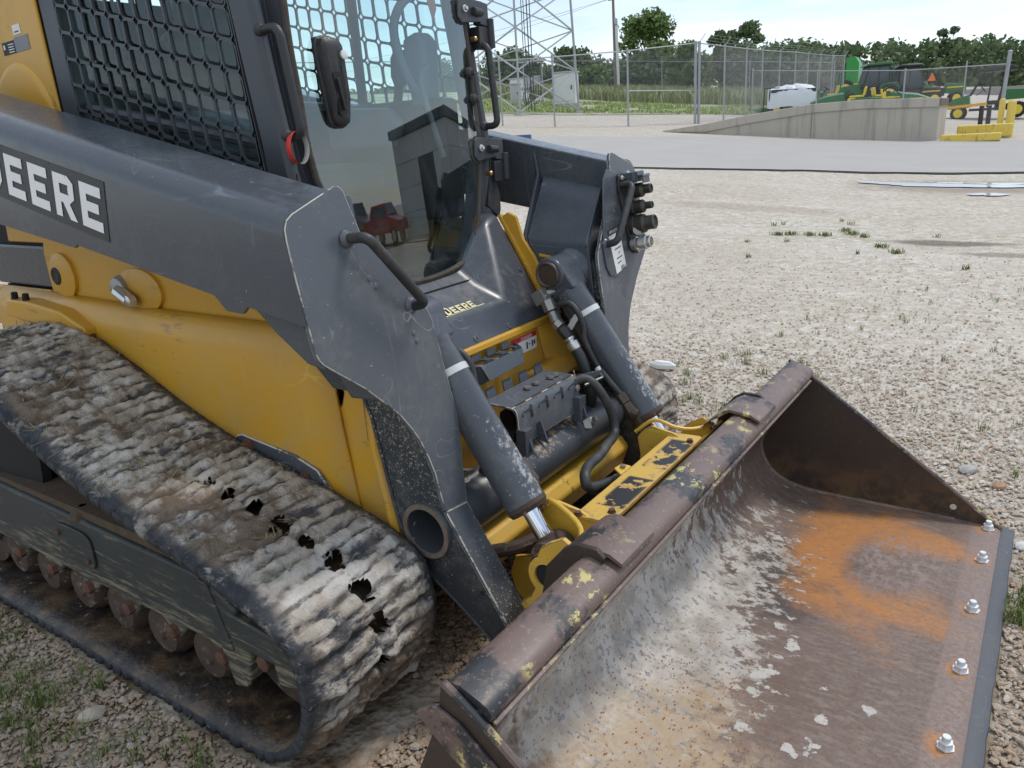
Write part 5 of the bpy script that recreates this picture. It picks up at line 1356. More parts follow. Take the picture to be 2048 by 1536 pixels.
for s in (-1, 1):
    yo = lambda a, b: tuple(sorted((s * a, s * b)))
    # box beam
    sec = []
    low = [(-3.75, 1.50), (-2.613, 1.323), (-2.197, 1.263), (-2.181, 1.271), (-1.599, 1.169), (-1.562, 1.134), (-1.503, 1.131), (-1.482, 1.149), (-1.33, 1.118)]
    zt = lambda x: 1.391 + .222 * (-1.418 - x)
    rings = []
    for k, (x, zl) in enumerate(low):
        last = k == len(low) - 1
        pr = [(.62, zl + .03), (.62, zt(x) - .004), (.624, zt(x)), (.775, zt(x) - .004), (.80, zt(x) - .009), (.818, zt(x) - .022), (.829, zt(x) - .042), (.832, zt(x) - .065), (.832, zl), (.822, zl), (.815, zl + .03)]
        rings.append([((fpx(z) - .004) if last else x, s * y, z) for y, z in pr])
    m = MB(); m.loft(rings); arm = P('lift_arm', m, M_grey, ang=26)
    # elbow and leg
    m = MB(); m.xz([(-1.495, 1.148), (-1.335, 1.128), (-1.290, 1.06), (-1.276, 1.015), (-1.33, 1.025), (-1.42, 1.085)], *yo(.62, .812)); P('elbow', m, M_grey, arm, .006)
    m = MB(); m.xz([(-1.54, 1.07), (-1.33, 1.07), (-1.305, 1.03), (-1.285, .88), (-1.42, .87), (-1.50, 1.0)], *yo(.47, .62)); P('elbow_core', m, M_grey, arm, .006)
    leg = [(-1.50, .92), (-1.465, .876), (-1.432, .80), (-1.412, .70), (-1.387, .56), (-1.375, .50), (-1.345, .425), (-1.296, .37), (-1.174, .288), (-1.082, .215), (-1.05, .195), (-1.005, .200), (-1.022, .268), (-1.212, .566), (-1.234, .68), (-1.255, .80), (-1.270, .90), (-1.295, .99)]
    hole = [(-1.272 + .066 * math.cos(a), .497 + .066 * math.sin(a)) for a in [-math.pi / 2 - 2 * math.pi * k / 32 for k in range(33)]]
    leg = leg[:8] + hole + leg[7:]
    m = MB(); m.xz(leg, *yo(.463, .545)); leg = leg[:8] + leg[8 + len(hole) + 1:]; lg = P('leg', m, M_legside, arm, .004)
    for pa, pb in zip(leg[:11], leg[1:11]):
        pass
    m = MB(); m.tube([(x, s * .546, z) for x, z in leg[1:11]], .006, 6); P('weld_bead', m, M_legside, lg)
    m = MB(); m.lathe((-1.025, s * .44, .225), (0, s, 0), [(0, .03), (.0, .045), (.125, .045), (.125, .026), (.10, .024)], 20); P('pivot_boss', m, M_rust, lg)
    for x, z in ((-1.105, .355), (-1.075, .345)):
        m = MB(); m.lathe((x, s * .5455, z), (0, s, 0), [(0, .007), (.0012, .007)], 10); P('bolt_hole', m, M_dark, lg)
    # front plate, bent at the knee
    m = MB(); t = Vector((-.012, 0, -.0019))
    m.slab([Vector((fpx(z), s * y, z)) for y, z in PLATE], t); fp = P('front_plate', m, M_greyw, arm, .0022, worn=M_wedge)
    m = MB(); m.slab([(fpx(.5695) , s * .548, .5690), (fpx(.560), s * .460, .5600), (-1.019, s * .460, .272), (-.985, s * .460, .222), (-.985, s * .548, .222), (-1.020, s * .548, .270)], (-.0105, 0, -.006)); P('shin_plate', m, M_greyc, arm, .003, worn=M_wedge)
    # grab handle welded to the plate
    n_ = Vector((.99, 0, .153))
    a, b = Vector((-1.305, s * .668, 1.282)), Vector((-1.279, s * .508, 1.099))
    m = MB(); m.tube(fillet([a, a + n_ * .058 + Vector((.0, -s * .004, -.002)), b + n_ * .046, b - Vector((0, 0, .004))], .042, 6), .0125, 14); hnd = P('grab_handle', m, M_hose, arm)
    for q in (a, b):
        m = MB(); m.lathe(q - n_ * .002, n_, [(0, .021), (.004, .019), (.010, .0135)], 14); P('weld', m, M_greyw, hnd)
    for (y, z) in ((.625, 1.185), (.61, 1.165), (.52, 1.03), (.515, 1.01)):
        m = MB(); m.lathe((fpx(z) - .001, s * y, z), (1, 0, .15), [(0, .008), (.004, .006), (.005, .002)], 10); P('weld_nub', m, M_greyw, fp)
    # inner gusset that carries the tilt cylinder
    rings = []
    for x in (-1.655, -1.60, -1.42, -1.355):
        e = .0 if x < -1.6 else 1
        rings.append([(x, s * .622, 1.33 - .2 * (x + 1.60)), (x + .012, s * .607, 1.315 - .16 * (x + 1.6)), (x + .03, s * .455, 1.128 - .06 * (x + 1.6)), (x + .04, s * .449, 1.095), (x + .06, s * .449, .88), (x + .05, s * .56, .86), (x, s * .62, 1.0)])
    m = MB(); m.loft(rings[1:]); P('gusset_box', m, M_grey, arm, .004)
    m = MB(); m.slab([(-1.625, s * .619, 1.425), (-1.60, s * .600, 1.335), (-1.575, s * .452, 1.135), (-1.55, s * .447, 1.06), (-1.50, s * .447, .90), (-1.52, s * .47, .90), (-1.60, s * .619, 1.10)], (-.012, 0, 0)); P('gusset_web', m, M_grey, arm, .003)
    # mounting boss for the cylinder pin
    m = MB(); m.lathe((-1.392, s * .452, 1.012), (0, -s, 0), [(-.01, .085), (.012, .075), (.03, .06), (.05, .055)], 20); P('pin_boss', m, M_grey, arm)

# tilt cylinders
def tilt_cylinder(s):
    yc = .370
    A, B = Vector((-1.395, s * yc, 1.020)), Vector((-.985, s * .378, .425))
    d = (B - A).normalized(); bend = 1.085
    tip = A + d * .575
    nrm = d.cross(Vector((0, 1, 0))).normalized()
    m = MB()
    m.lathe(A + Vector((0, -s * .062, 0)), (0, s, 0), [(0, .050), (.004, .057), (.118, .057), (.122, .050)], 28)
    m.loft([[A + d * .0 + nrm * a + Vector((0, b, 0)) for a, b in ((-.055, -.056), (.055, -.056), (.055, .056), (-.055, .056))], [A + d * .085 + nrm * a + Vector((0, b, 0)) for a, b in ((-.052, -.05), (.052, -.05), (.052, .05), (-.052, .05))]])
    tc = P('tilt_cylinder', m, M_grey, None, .008)
    m = MB(); m.lathe(A + d * .07, d, [(0, .050), (.006, .058), (.02, .058), (.03, .0555), (.575 - .07, .0555)], 36, True); P('barrel', m, M_barrel, tc, 0, 40)
    m = MB(); m.lathe(A + Vector((0, -s * .064, 0)), (0, -s, 0), [(0, .045), (.006, .044), (.010, .040), (.004, .034), (.006, .02)], 24); P('pin_cap', m, M_rustpin, tc)
    m = MB(); m.lathe(A + d * .572, d, [(0, .0575), (.012, .0585), (.016, .056), (.024, .052), (.026, .026)], 36); P('gland', m, M_rust, tc)
    m = MB(); m.lathe(A + d * .59, d, [(0, .0245), ((B - A).length - .59 - .02, .0245)], 28); P('rod', m, M_chrome, tc)
    m = MB(); m.lathe(B + Vector((0, -s * .045, 0)), (0, s, 0), [(0, .044), (.09, .044)], 24); m.lathe(B - d * .05, d, [(0, .030), (.03, .034)], 20); P('rod_eye', m, M_rust, tc)
    m = MB(); m.lathe(A + d * .165, d, [(0, .0562), (.001, .0570), (.019, .0570), (.020, .0562)], 36, False); P('clamp_band', m, M_silver, tc)
    # steel line along the inner side
    yl = .303
    L = [(-1.350, .845), (-1.366, .895), (-1.350, .925), (-1.312, .925), (-1.278, .892), (-1.264, .842), (-1.260, .806), (-1.221, .728), (-1.181, .683), (-1.129, .626)]
    m = MB(); m.tube(smooth_path([(x, s * (yl + .004 * (k % 2)), z) for k, (x, z) in enumerate(L)], 6), .0105, 12); ln = P('steel_line', m, M_hose, tc)
    q = Vector((-1.214, s * yl, .715)); e = Vector((.45, 0, -.62)).normalized()
    m = MB(); m.lathe(q, e, [(0, .0108), (.0005, .0118), (.02, .0118), (.0205, .0108)], 12); P('paper_tag', m, M_sticker, ln)
    m = MB(); p = Vector((-1.129, s * yl, .626)); m.lathe(p - e * .005, e, [(0, .019), (.034, .019)], 6); m.lathe(p + e * .032, e, [(0, .017), (.03, .021), (.034, .02)], 6)
    m.tube(fillet([p + e * .05, p + e * .075, p + e * .075 + Vector((0, s * .07, .01))], .03), .017, 10); m.tube(fillet([p + e * .062 + Vector((0, s * .022, 0)), p + e * .10 + Vector((.01, s * .028, -.03)), p + e * .13 + Vector((0, s * .06, -.045))], .03), .016, 10); P('elbow_fitting', m, M_rustpin, tc)
    m = MB(); m.obox(A + d * .172 + Vector((-.005, -s * .075, -.02)), (.020, 0, .030), (0, .0025, 0), (.008, 0, -.006)); P('line_clip', m, M_silver, tc)
    # port fittings and the hose that drops from them
    F = [Vector((-1.418, s * .285, .952)), Vector((-1.392, s * .283, .938)), Vector((-1.374, s * .281, .90)), Vector((-1.356, s * .28, .864)), Vector((-1.336, s * .28, .848)), Vector((-1.306, s * .28, .815)), Vector((-1.284, s * .28, .780))]
    m = MB(); m.obox(F[0] + Vector((.004, 0, -.004)), (.020, 0, .012), (0, .020, 0), (-.012, 0, .020)); m.tube([A + d * .06, F[0]], .016, 8)
    for k, (a, b, r, nn) in enumerate(((0, 1, .020, 6), (1, 2, .023, 6), (2, 3, .016, 12), (3, 4, .021, 6))): m.lathe(F[a], F[b] - F[a], [(0, r), ((F[b] - F[a]).length * .92, r)], nn)
    P('port_fitting', m, M_steel, tc, .002)
    m = MB(); m.lathe(F[4], F[5] - F[4], [(0, .017), (.012, .022), (.03, .022), ((F[5] - F[4]).length, .018)], 6); P('hex_nut', m, M_hose, tc, .002)
    m = MB(); dd_ = F[6] - F[5]; m.lathe(F[5], dd_, [(0, .018), (.008, .018), (.010, .014), (.016, .014), (.018, .022), (dd_.length, .022), (dd_.length + .006, .019)], 16); P('crimp_sleeve', m, M_zinc, tc)
    m = MB(); m.tube(smooth_path([F[6], F[6] + Vector((.022, 0, -.036)), (-1.245, s * .285, .68), (-1.24, s * .30, .60), (-1.30, s * .34, .48), (-1.40, s * .36, .40)], 6), .020, 12); P('hose', m, M_hose, tc)
M_steelk = plain('blackened_fitting', (.075, .068, .060), .45, .5, .3, 40)
M_barrel0 = paint('worn_barrel0', (.060, .066, .076), .36, .5, .95, chipcol=(.52, .50, .46), zone=(2, .45, .90), dust=.25, seed=21)
M_rustpin = plain('oily_brown', (.075, .052, .038), .45, .2, .4, 40)
def barrel_mat():
    t = MT('scraped_barrel', .33)
    x, y, z = t.xyz()
    c = t.mix(t.noise(4, 4), (.058, .065, .076), (.078, .086, .098))
    c = t.mix(t.math('MULTIPLY', t.step(t.noise(6, 6, .7), .5, .72), .25), c, (.25, .24, .22))
    av = t.math('ABSOLUTE', y)
    side = t.math('SUBTRACT', y, t.math('MULTIPLY', t.math('SIGN', y), .372))
    ax_, az_ = -1.395 + 1.9, 1.020
    v = t.math('ADD', t.math('ADD', t.math('MULTIPLY', t.math('SUBTRACT', x, ax_), .75), t.math('MULTIPLY', side, .45)), t.math('MULTIPLY', t.math('SUBTRACT', z, az_), .50))
    m1 = t.math('MULTIPLY', t.step(v, .022, .055), t.step(z, .86, .66))
    n = t.math('ADD', t.math('MULTIPLY', t.noise(62, 7, .78), .8), t.math('MULTIPLY', t.noise(9, 3), .2))
    k = t.step(t.math('ADD', n, t.math('MULTIPLY', m1, .12)), .60, .66)
    c = t.mix(t.math('MULTIPLY', k, .85), c, t.mix(t.noise(60, 3), (.27, .28, .285), (.50, .505, .50)))
    r = t.math('MULTIPLY', t.step(v, .042, .056), t.step(t.noise(14, 5, .7), .52, .60)); c = t.mix(t.math('MULTIPLY', t.math('MULTIPLY', r, k), .8), c, (.27, .17, .11))
    t.color(c); t.rough(t.mix(k, (.30,) * 3, (.6,) * 3)); t.bump(k, .2, .001)
    return t.m
M_barrel = barrel_mat()
tilt_cylinder(1); tilt_cylinder(-1)

# hose looping from the lower step to the coupler, with its clamp on the tube
m = MB(); m.tube(smooth_path([(-1.26, .13, .690), (-1.21, .20, .705), (-1.165, .215, .672), (-1.135, .245, .585), (-1.115, .228, .520), (-1.085, .12, .525), (-1.065, .02, .525), (-1.045, -.075, .538), (-1.015, -.15, .545), (-1.0, -.165, .52), (-1.0, -.12, .498), (-1.0, -.04, .478), (-.985, .02, .470), (-.95, .06, .475)], 7), .0155, 12); P('coupler_hose', m, M_hose)
m = MB(); m.tube(fillet([(-1.222, .178, .715), (-1.190, .255, .715), (-1.165, .255, .700), (-1.195, .180, .690)], .01, 4), .005, 6); m.slab([(-1.222, .180, .722), (-1.178, .262, .722), (-1.178, .262, .690), (-1.222, .180, .690)], (.004, 0, 0)); P('hose_guide', m, M_grey, bevel=.002)
m = MB(); m.lathe((-1.205, .225, .545), (.8, 0, .6), [(0, .016), (.014, .016), (.016, .009), (.03, .009)], 6); m.slab([(-1.225, .19, .575), (-1.205, .215, .56), (-1.190, .20, .53), (-1.205, .18, .535)], (.006, 0, .004)); P('hose_clamp', m, M_steel)

# coupler plate with the hydraulic quick couplers on the far arm
n_ = Vector((.988, 0, .153))
def on_plate(y, z, h=0): return Vector((fpx(z) + .0005, y - .045, z)) + n_ * h
m = MB(); m.slab([on_plate(y, z) for y, z in ((.60, 1.31), (.64, 1.345), (.80, 1.30), (.818, 1.27), (.818, 1.08), (.80, 1.05), (.60, .975), (.55, .985), (.53, 1.02), (.53, 1.09))], n_ * .006); cpl = P('coupler_plate', m, M_grey, bevel=.003)
m = MB(); m.slab([on_plate(y, z, .006) for y, z in ((.70, 1.315), (.725, 1.325), (.785, 1.305), (.80, 1.28), (.80, 1.10), (.79, 1.05), (.765, 1.03), (.735, 1.04), (.715, 1.08), (.69, 1.27))], n_ * .010); mp_ = P('manifold_plate', m, M_blackp, cpl, .003)
for (y, z, sz) in ((.775, 1.252, (.020, .028, .026, .017, .085)), (.765, 1.195, (.022, .022, .024, .013, .085)), (.755, 1.135, (.026, .030, .034, .026, .09))):
    m = MB(); c = on_plate(y, z, .014); r1, r2, r3, r4, L_ = sz
    m.lathe(c, n_, [(0, r2 + .006), (.016, r2 + .006), (.018, r3), (.05, r3), (.054, r3 - .005), (.06, r4), (L_, r4), (L_ + .002, r4 - .004), (L_ - .004, r4 - .006)], 20); cq = P('quick_coupler', m, M_steelk, cpl, .001)
m = MB(); c = on_plate(.765, 1.300, .012); m.obox(c + n_ * .03, n_ * .030, (0, .028, 0), (-.003, 0, .018)); m.obox(c + n_ * .07, n_ * .012, (0, .030, 0), (-.003, 0, .004)); m.obox(c + n_ * .078 + Vector((0, 0, -.012)), n_ * .003, (0, .028, 0), (-.002, 0, .014)); P('socket_cover', m, M_grey, cpl, .004)
c = on_plate(.735, 1.070, .012)
m = MB(); m.lathe(c, n_, [(0, .024), (.02, .024), (.022, .019), (.032, .019), (.034, .026), (.06, .026), (.062, .021), (.075, .021), (.078, .016), (.06, .015)], 18); P('drain_coupler', m, M_zinc, cpl, .001)
m = MB(); m.lathe(on_plate(.742, 1.112, .03), Vector((.6, -.6, .3)), [(0, .017), (.012, .019), (.020, .018), (.022, .008)], 12); m.tube(smooth_path([on_plate(.735, 1.10, .03), on_plate(.715, 1.085, .035), on_plate(.71, 1.06, .03), on_plate(.73, 1.05, .02)], 4), .0035, 6); P('dust_cap', m, M_steel, cpl)
for (y, z) in ((.72, 1.305), (.77, 1.318), (.762, 1.045)):
    m = MB(); m.lathe(on_plate(y, z, .015), n_, [(0, .010), (.006, .010), (.008, .006), (.012, .005)], 6); P('bolt', m, M_zinc, cpl)
st = P('instruction_sticker', MB().slab([on_plate(y, z, .0062) for y, z in ((.575, 1.118), (.660, 1.128), (.672, 1.000), (.592, .985))], n_ * .001), M_sticker, cpl)
P('sticker_header', MB().slab([on_plate(y, z, .0062) for y, z in ((.574, 1.120), (.661, 1.130), (.659, 1.149), (.572, 1.139))], n_ * .001), M_print, cpl)
put_text('lettering', 'IMPORTANT', .0155, on_plate(.580, 1.1245, .0076), (0, .99, .115), (-.153, 0, .988), M_sticker, cpl, .0008)
m = MB()
for k in range(7):
    z = 1.100 - k * .0165; m.slab([on_plate(.60 + (k % 3 == 0) * .02 + k * .002, z, .0074), on_plate(.650 - (k % 2) * .012, z + .006, .0074), on_plate(.650 - (k % 2) * .012, z + .0095, .0074), on_plate(.60 + (k % 3 == 0) * .02 + k * .002, z + .0035, .0074)], n_ * .0006)
m.lathe(on_plate(.586, 1.10, .0074), n_, [(0, .007), (.0006, .007)], 10)
for k in range(4): m.slab([on_plate(.63 + k * .01, .994, .0074), on_plate(.637 + k * .01, .994, .0074), on_plate(.634 + k * .01, 1.006 + .004 * (k % 2), .0074)], n_ * .0006)
P('small_print', m, M_print, st)

# ------------------------------------------------------------------ cab
def wz(z): return float(np.interp(z, [1.050, 1.053, 1.060, 1.076, 1.116, 1.171, 1.263, 1.34, 1.40, 1.437, 1.50, 1.64, 1.74, 1.85, 2.2], [.02, .07, .135, .215, .272, .306, .338, .362, .380, .386, .390, .388, .391, .384, .380]))
def xgl(y, z): return -1.700 + (1.75 - z) * .060 - .024 * min(1.2, (y / .39) ** 2)
ZS = [1.050, 1.053, 1.060, 1.076, 1.116, 1.15, 1.18, 1.22, 1.266, 1.30, 1.334, 1.37, 1.40, 1.45, 1.50, 1.563, 1.63, 1.71, 1.78, 1.86, 1.95, 2.05, 2.13]
m = MB(); NY = 28
V = []
for z in ZS:
    for k in range(NY + 1):
        y = wz(z) * (2 * k / NY - 1); V.append((xgl(y, z), y, z))
m.add(V, [(r * (NY + 1) + k, r * (NY + 1) + k + 1, (r + 1) * (NY + 1) + k + 1, (r + 1) * (NY + 1) + k) for r in range(len(ZS) - 1) for k in range(NY)])
ws = P('windscreen', m, M_glass, solid=False, ang=60)
edge = [(xgl(-wz(z), z), -wz(z), z) for z in ZS[::-1]] + [(xgl(wz(z), z), wz(z), z) for z in ZS]
m = MB(); m.tube(smooth_path([Vector(p) + Vector((-.004, 0, 0)) for p in edge], 3), .0105, 8); P('gasket', m, paint('dusty_gasket', (.055, .045, .036), .8, .1, .6, chipcol=(.32, .28, .22), dust=.6, seed=31), ws)
def xo(z): return float(np.interp(z, [1.0, 1.2, 1.42, 1.494, 1.635, 1.85, 2.2], [-1.70, -1.705, -1.720, -1.726, -1.747, -1.774, -1.815]))
def yo_(z): return float(np.interp(z, [1.0, 1.15, 1.3, 1.42, 2.2], [.430, .432, .452, .47, .47]))
ZF = [1.10, 1.16, 1.22, 1.30, 1.36, 1.42, 1.50, 1.58, 1.68, 1.78, 1.88, 2.0, 2.13]
for s in (-1, 1):
    rings = []
    for z in ZF:
        w = wz(z); a = xgl(w, z); b = xo(z); y1 = yo_(z)
        rings.append([(a - .012, s * (w + .004), z), (min(a, b) - .016, s * (w + .014), z), (b - .006, s * (y1 - .046), z), (b + .012, s * (y1 - .034), z), (b + .014, s * (y1 - .016), z), (b + .002, s * y1, z), (b - .072, s * y1, z), (b - .075, s * (y1 - .03), z), (b - .05, s * (w + .01), z)])
    m = MB(); m.loft(rings); P('cab_post', m, M_cab, bevel=.003)
    # side grab bars
    a, b = Vector((xo(1.776) + .008, s * .452, 1.778)), Vector((xo(1.516) + .010, s * .446, 1.514))
    m = MB(); m.tube(fillet([a, a + Vector((.070, 0, .004)), b + Vector((.058, 0, 0)), b], .035, 6), .0118, 12)
    for q in (a, b): m.lathe(q, (1, 0, 0), [(-.004, .02), (.004, .018), (.010, .012)], 12)
    P('cab_grab_bar', m, M_hose)

# punched steel side screens
def screen(s, name):
    xb, zb, sh = -2.712, 2.16, -.235
    nu, nv, ph = 12, 12, .0785
    m = MB(); lean = lambda z: -1.805 - (z - 1.43) * .098
    def pt(u, v):          # u 0..1 across, v rows down
        z0 = zb + .12 - v * ph
        x = xb + (lean(z0 + sh * .45) - xb) * u
        return x, z0 + sh * (x - xb)
    for i in range(nu):
        for j in range(nv):
            c = [pt(i / nu, j), pt((i + 1) / nu, j), pt((i + 1) / nu, j + 1), pt(i / nu, j + 1)]
            if min(q[1] for q in c) > 2.16 or max(q[1] for q in c) < 1.18: continue
            cx, cz = sum(q[0] for q in c) / 4, sum(q[1] for q in c) / 4
            ho, hi = [], []
            for q in range(16):
                a = 2 * math.pi * (q + .5) / 16; ca, sa = math.cos(a), math.sin(a); e = max(abs(ca), abs(sa)); u, v = ca / e, sa / e
                f = lambda u, v: tuple(((1 - u) * (1 + v) * c[0][k] + (1 + u) * (1 + v) * c[1][k] + (1 + u) * (1 - v) * c[2][k] + (1 - u) * (1 - v) * c[3][k]) / 4 for k in (0, 1))
                ho.append(f(u, v)); hu, hv = math.copysign(abs(ca) ** .36, ca) * .88, math.copysign(abs(sa) ** .36, sa) * .885; hi.append(f(hu, hv))
            y0, y1 = s * .470, s * .462
            vs = [(x, y0, z) for x, z in ho + hi] + [(x, y1, z) for x, z in ho + hi]; fs = []
            for q in range(16):
                r = (q + 1) % 16; fs += [(q, r, 16 + r, 16 + q), (32 + q, 48 + q, 48 + r, 32 + r), (16 + q, 16 + r, 48 + r, 48 + q)]
            m.add(vs, fs)
    sc = P(name, m, M_cab, None, ang=40, label=None)
    y0, y1 = sorted((s * .4705, s * .455))
    m = MB(); m.slab([(-2.80, y0, 1.15), (-2.712, y0, 1.15), (-2.712, y0, 2.16), (-2.80, y0, 2.16)], (0, y1 - y0, 0)); P('screen_border', m, M_cab, sc, .002)
    m = MB(); m.slab([(-1.785, y0, 1.15), (xo(1.2) - .071, y0, 1.15), (xo(2.16) - .071, y0, 2.16), (lean(2.16), y0, 2.16)], (0, y1 - y0, 0)); P('screen_border', m, M_cab, sc, .002)
    m = MB(); m.slab([(-2.715, s * .440, 1.15), (-1.80, s * .440, 1.15), (-1.87, s * .440, 2.12), (-2.715, s * .440, 2.12)], (0, s * .003, 0)); m.v, m.f = m.v[:4], [(0, 1, 2, 3)]; P('side_window', m, M_sideglass, sc, solid=False)
    m = MB(); m.box(-2.31, -2.27, *sorted((s * .436, s * .425)), 1.15, 2.12); P('window_bar', m, M_dark, sc)
screen(-1, 'side_screen'); screen(1, 'side_screen')
# rear window guard, roof, pillars
def flat_grid(m, x, y0, y1, z0, z1, nu, nv, bar):
    for k in range(nu + 1): y = y0 + (y1 - y0) * k / nu; m.box(x - .004, x + .004, y - bar / 2, y + bar / 2, z0, z1)
    for k in range(nv + 1): z = z0 + (z1 - z0) * k / nv; m.box(x - .0036, x + .0036, y0, y1, z - bar / 2, z + bar / 2)
M_liner = plain('grey_cab_liner', (.060, .066, .066), .7, 0, .15, 6)
m = MB(); m.slab([(-2.81, -.44, 1.08), (-2.81, .44, 1.08), (-2.81, .44, 2.13), (-2.81, -.02, 2.13), (-2.81, -.02, 1.70), (-2.81, -.36, 1.70), (-2.81, -.36, 2.13), (-2.81, -.44, 2.13)], (.035, 0, 0)); rw_ = P('rear_wall', m, M_liner)
m = MB(); m.box(-2.812, -2.773, -.125, -.085, 1.70, 2.13); P('window_pillar', m, M_dark, rw_)
m = MB(); flat_grid(m, -2.85, -.40, .02, 1.66, 2.13, 6, 6, .010); gd = P('rear_guard', m, M_cab)
m = MB(); m.box(-2.86, -1.70, -.48, .48, 2.135, 2.22); P('cab_roof', m, M_cab, bevel=.02)
for s in (-1, 1):
    m = MB(); m.box(-2.83, -2.72, *sorted((s * .462, s * .40)), 1.1, 2.13); P('rear_pillar', m, M_cab)
    m = MB(); m.box(-2.78, -1.82, *sorted((s * .438, s * .30)), 1.20, 1.44 if s < 0 else 1.62); P('side_console', m, M_dark, bevel=.02)
    m = MB(); m.tube([(-2.70, s * .43, 1.655), (-1.84, s * .43, 1.56 if s > 0 else 1.50)], .018, 8); P('inner_rail', m, plain('grey_rail', (.17, .17, .18), .5) if s > 0 else M_cab)
m = MB(); m.box(-2.82, -1.72, -.44, .44, 1.02, 1.08); P('cab_floor', m, M_dark)
m = MB(); m.slab([(-1.72, -.33, 1.09), (-1.72, .33, 1.09), (-1.80, .36, 1.40), (-1.80, -.36, 1.40)], (-.03, 0, 0)); 
st_ = MB(); st_.box(-2.52, -2.02, -.25, .25, 1.30, 1.42); se = P('seat', st_, M_blackp, bevel=.04)
m = MB(); m.slab([(-2.48, -.20, 1.40), (-2.48, .24, 1.40), (-2.58, .22, 1.88), (-2.58, .13, 1.92), (-2.60, .12, 2.08), (-2.60, -.08, 2.08), (-2.58, -.09, 1.92), (-2.58, -.18, 1.88)], (-.10, 0, 0)); P('seat_back', m, M_blackp, se, .04)
m = MB(); m.box(-2.58, -2.42, -.25, .25, 1.09, 1.295); P('seat_base', m, M_dark, se)
M_bluegrey = plain('bluegrey_plastic', (.12, .135, .16), .6, 0, .1, 6)
for s in (-1, 1):
    m = MB(); m.slab([(-2.35, s * .27, 1.62), (-2.02, s * .27, 1.60), (-1.96, s * .27, 1.54), (-2.02, s * .27, 1.46), (-2.35, s * .27, 1.46)], (0, s * .10, 0)); ar = P('armrest', m, M_bluegrey, se, .025)
    m = MB(); m.tube([(-2.02, s * .32, 1.58), (-1.99, s * .32, 1.68)], .016, 8); m.lathe((-1.99, s * .32, 1.67), (.15, 0, 1), [(0, .02), (.03, .032), (.09, .034), (.12, .02)], 12); P('joystick', m, M_blackp, ar)
m = MB(); m.slab([(-1.93, .30, 1.58), (-1.86, .30, 1.585), (-1.85, .30, 1.80), (-1.88, .30, 1.84), (-1.95, .30, 1.82)], (0, .09, 0)); P('control_pod', m, M_bluegrey, bevel=.02)
m = MB(); m.tube(smooth_path([(-1.86, .30, 1.60), (-1.90, .26, 1.70), (-1.93, .25, 1.84), (-1.90, .28, 1.93), (-1.85, .35, 1.96)], 6), .016, 10); P('lap_bar', m, M_bluegrey)
m = MB(); m.tube(smooth_path([(-1.80, .30, 1.42), (-1.82, .255, 1.60), (-1.83, .25, 1.68), (-1.81, .27, 1.72)], 6), .010, 8); P('lap_bar', m, M_bluegrey)
m = MB(); m.slab([(-1.84, .315, 2.02), (-1.82, .335, 2.03), (-1.815, .345, 1.90), (-1.825, .335, 1.86), (-1.835, .325, 1.92)], (-.002, .004, 0)); P('hanging_tag', m, plain('faded_orange', (.55, .20, .10), .6))
m = MB(); m.tube([(-1.88, .06, 2.10), (-1.88, .062, 2.0), (-1.878, .075, 1.95)], [.022, .02, .008], 8); P('dangling_strap', m, M_dark)
# warning label low on the inside of the glass
m = MB(); pts = [(.335, 1.52), (.352, 1.49), (.345, 1.43), (.330, 1.40), (.322, 1.44)]
m.slab([(xgl(y, z) - .006, y, z) for y, z in pts], (-.001, 0, 0)); P('glass_label', m, plain('faded_orange_label', (.48, .17, .09), .6), ws)
# door handle: a long moulded pod with a lock and a finger recess
def pod(z, k):
    """half width of the pod at height z"""
    return float(np.interp(z, [1.528, 1.534, 1.55, 1.60, 1.72, 1.75, 1.765, 1.77], [.012, .028, .036, .041, .047, .045, .034, .014])) * k
yc_ = lambda z: -.280 + (1.65 - z) * .012
rings = []
for h, k in ((0.0, 1.0), (.010, 1.0), (.012, .90), (.030, .86), (.040, .66), (.042, .3)):
    zz = [1.528, 1.534, 1.55, 1.60, 1.66, 1.72, 1.75, 1.765, 1.77]
    r = []
    for z in zz: zc = 1.649 + (z - 1.649) * (.6 + .4 * k if h > .01 else 1); r.append((xgl(yc_(z), z) + h * (1.0 - .25 * (z < 1.56)), yc_(z) - pod(z, k), zc))
    for z in zz[::-1]: zc = 1.649 + (z - 1.649) * (.6 + .4 * k if h > .01 else 1); r.append((xgl(yc_(z), z) + h * (1.0 - .25 * (z < 1.56)), yc_(z) + pod(z, k), zc))
    rings.append(r)
m = MB(); m.loft(rings); dh = P('door_handle', m, M_blackp, bevel=.002, ang=40)
hx = xgl(-.28, 1.66) + .0425
m = MB(); m.slab([(hx, -.306, 1.672), (hx, -.268, 1.674), (hx + .0005, -.266, 1.655), (hx + .0005, -.272, 1.565), (hx, -.288, 1.556), (hx, -.300, 1.565)], (.0012, 0, 0)); P('finger_recess', m, plain('recess_black', (.007, .007, .007), .7), dh)
m = MB(); m.slab([(hx + .0015, -.306, 1.690), (hx + .0015, -.262, 1.694), (hx + .0015, -.262, 1.6935), (hx + .0015, -.306, 1.6895)], (.0006, 0, 0)); m.slab([(hx + .0015, -.290, 1.73), (hx + .0015, -.2885, 1.73), (hx + .0015, -.2885, 1.674), (hx + .0015, -.290, 1.674)], (.0006, 0, 0)); P('seam', m, plain('seam_grey', (.06, .06, .06), .5), dh)
m = MB(); m.slab([(hx + .001, -.301, 1.655), (hx + .001, -.294, 1.66), (hx + .001, -.282, 1.58), (hx + .001, -.286, 1.572)], (.010, 0, 0)); P('pull_lever', m, M_blackp, dh, .003)
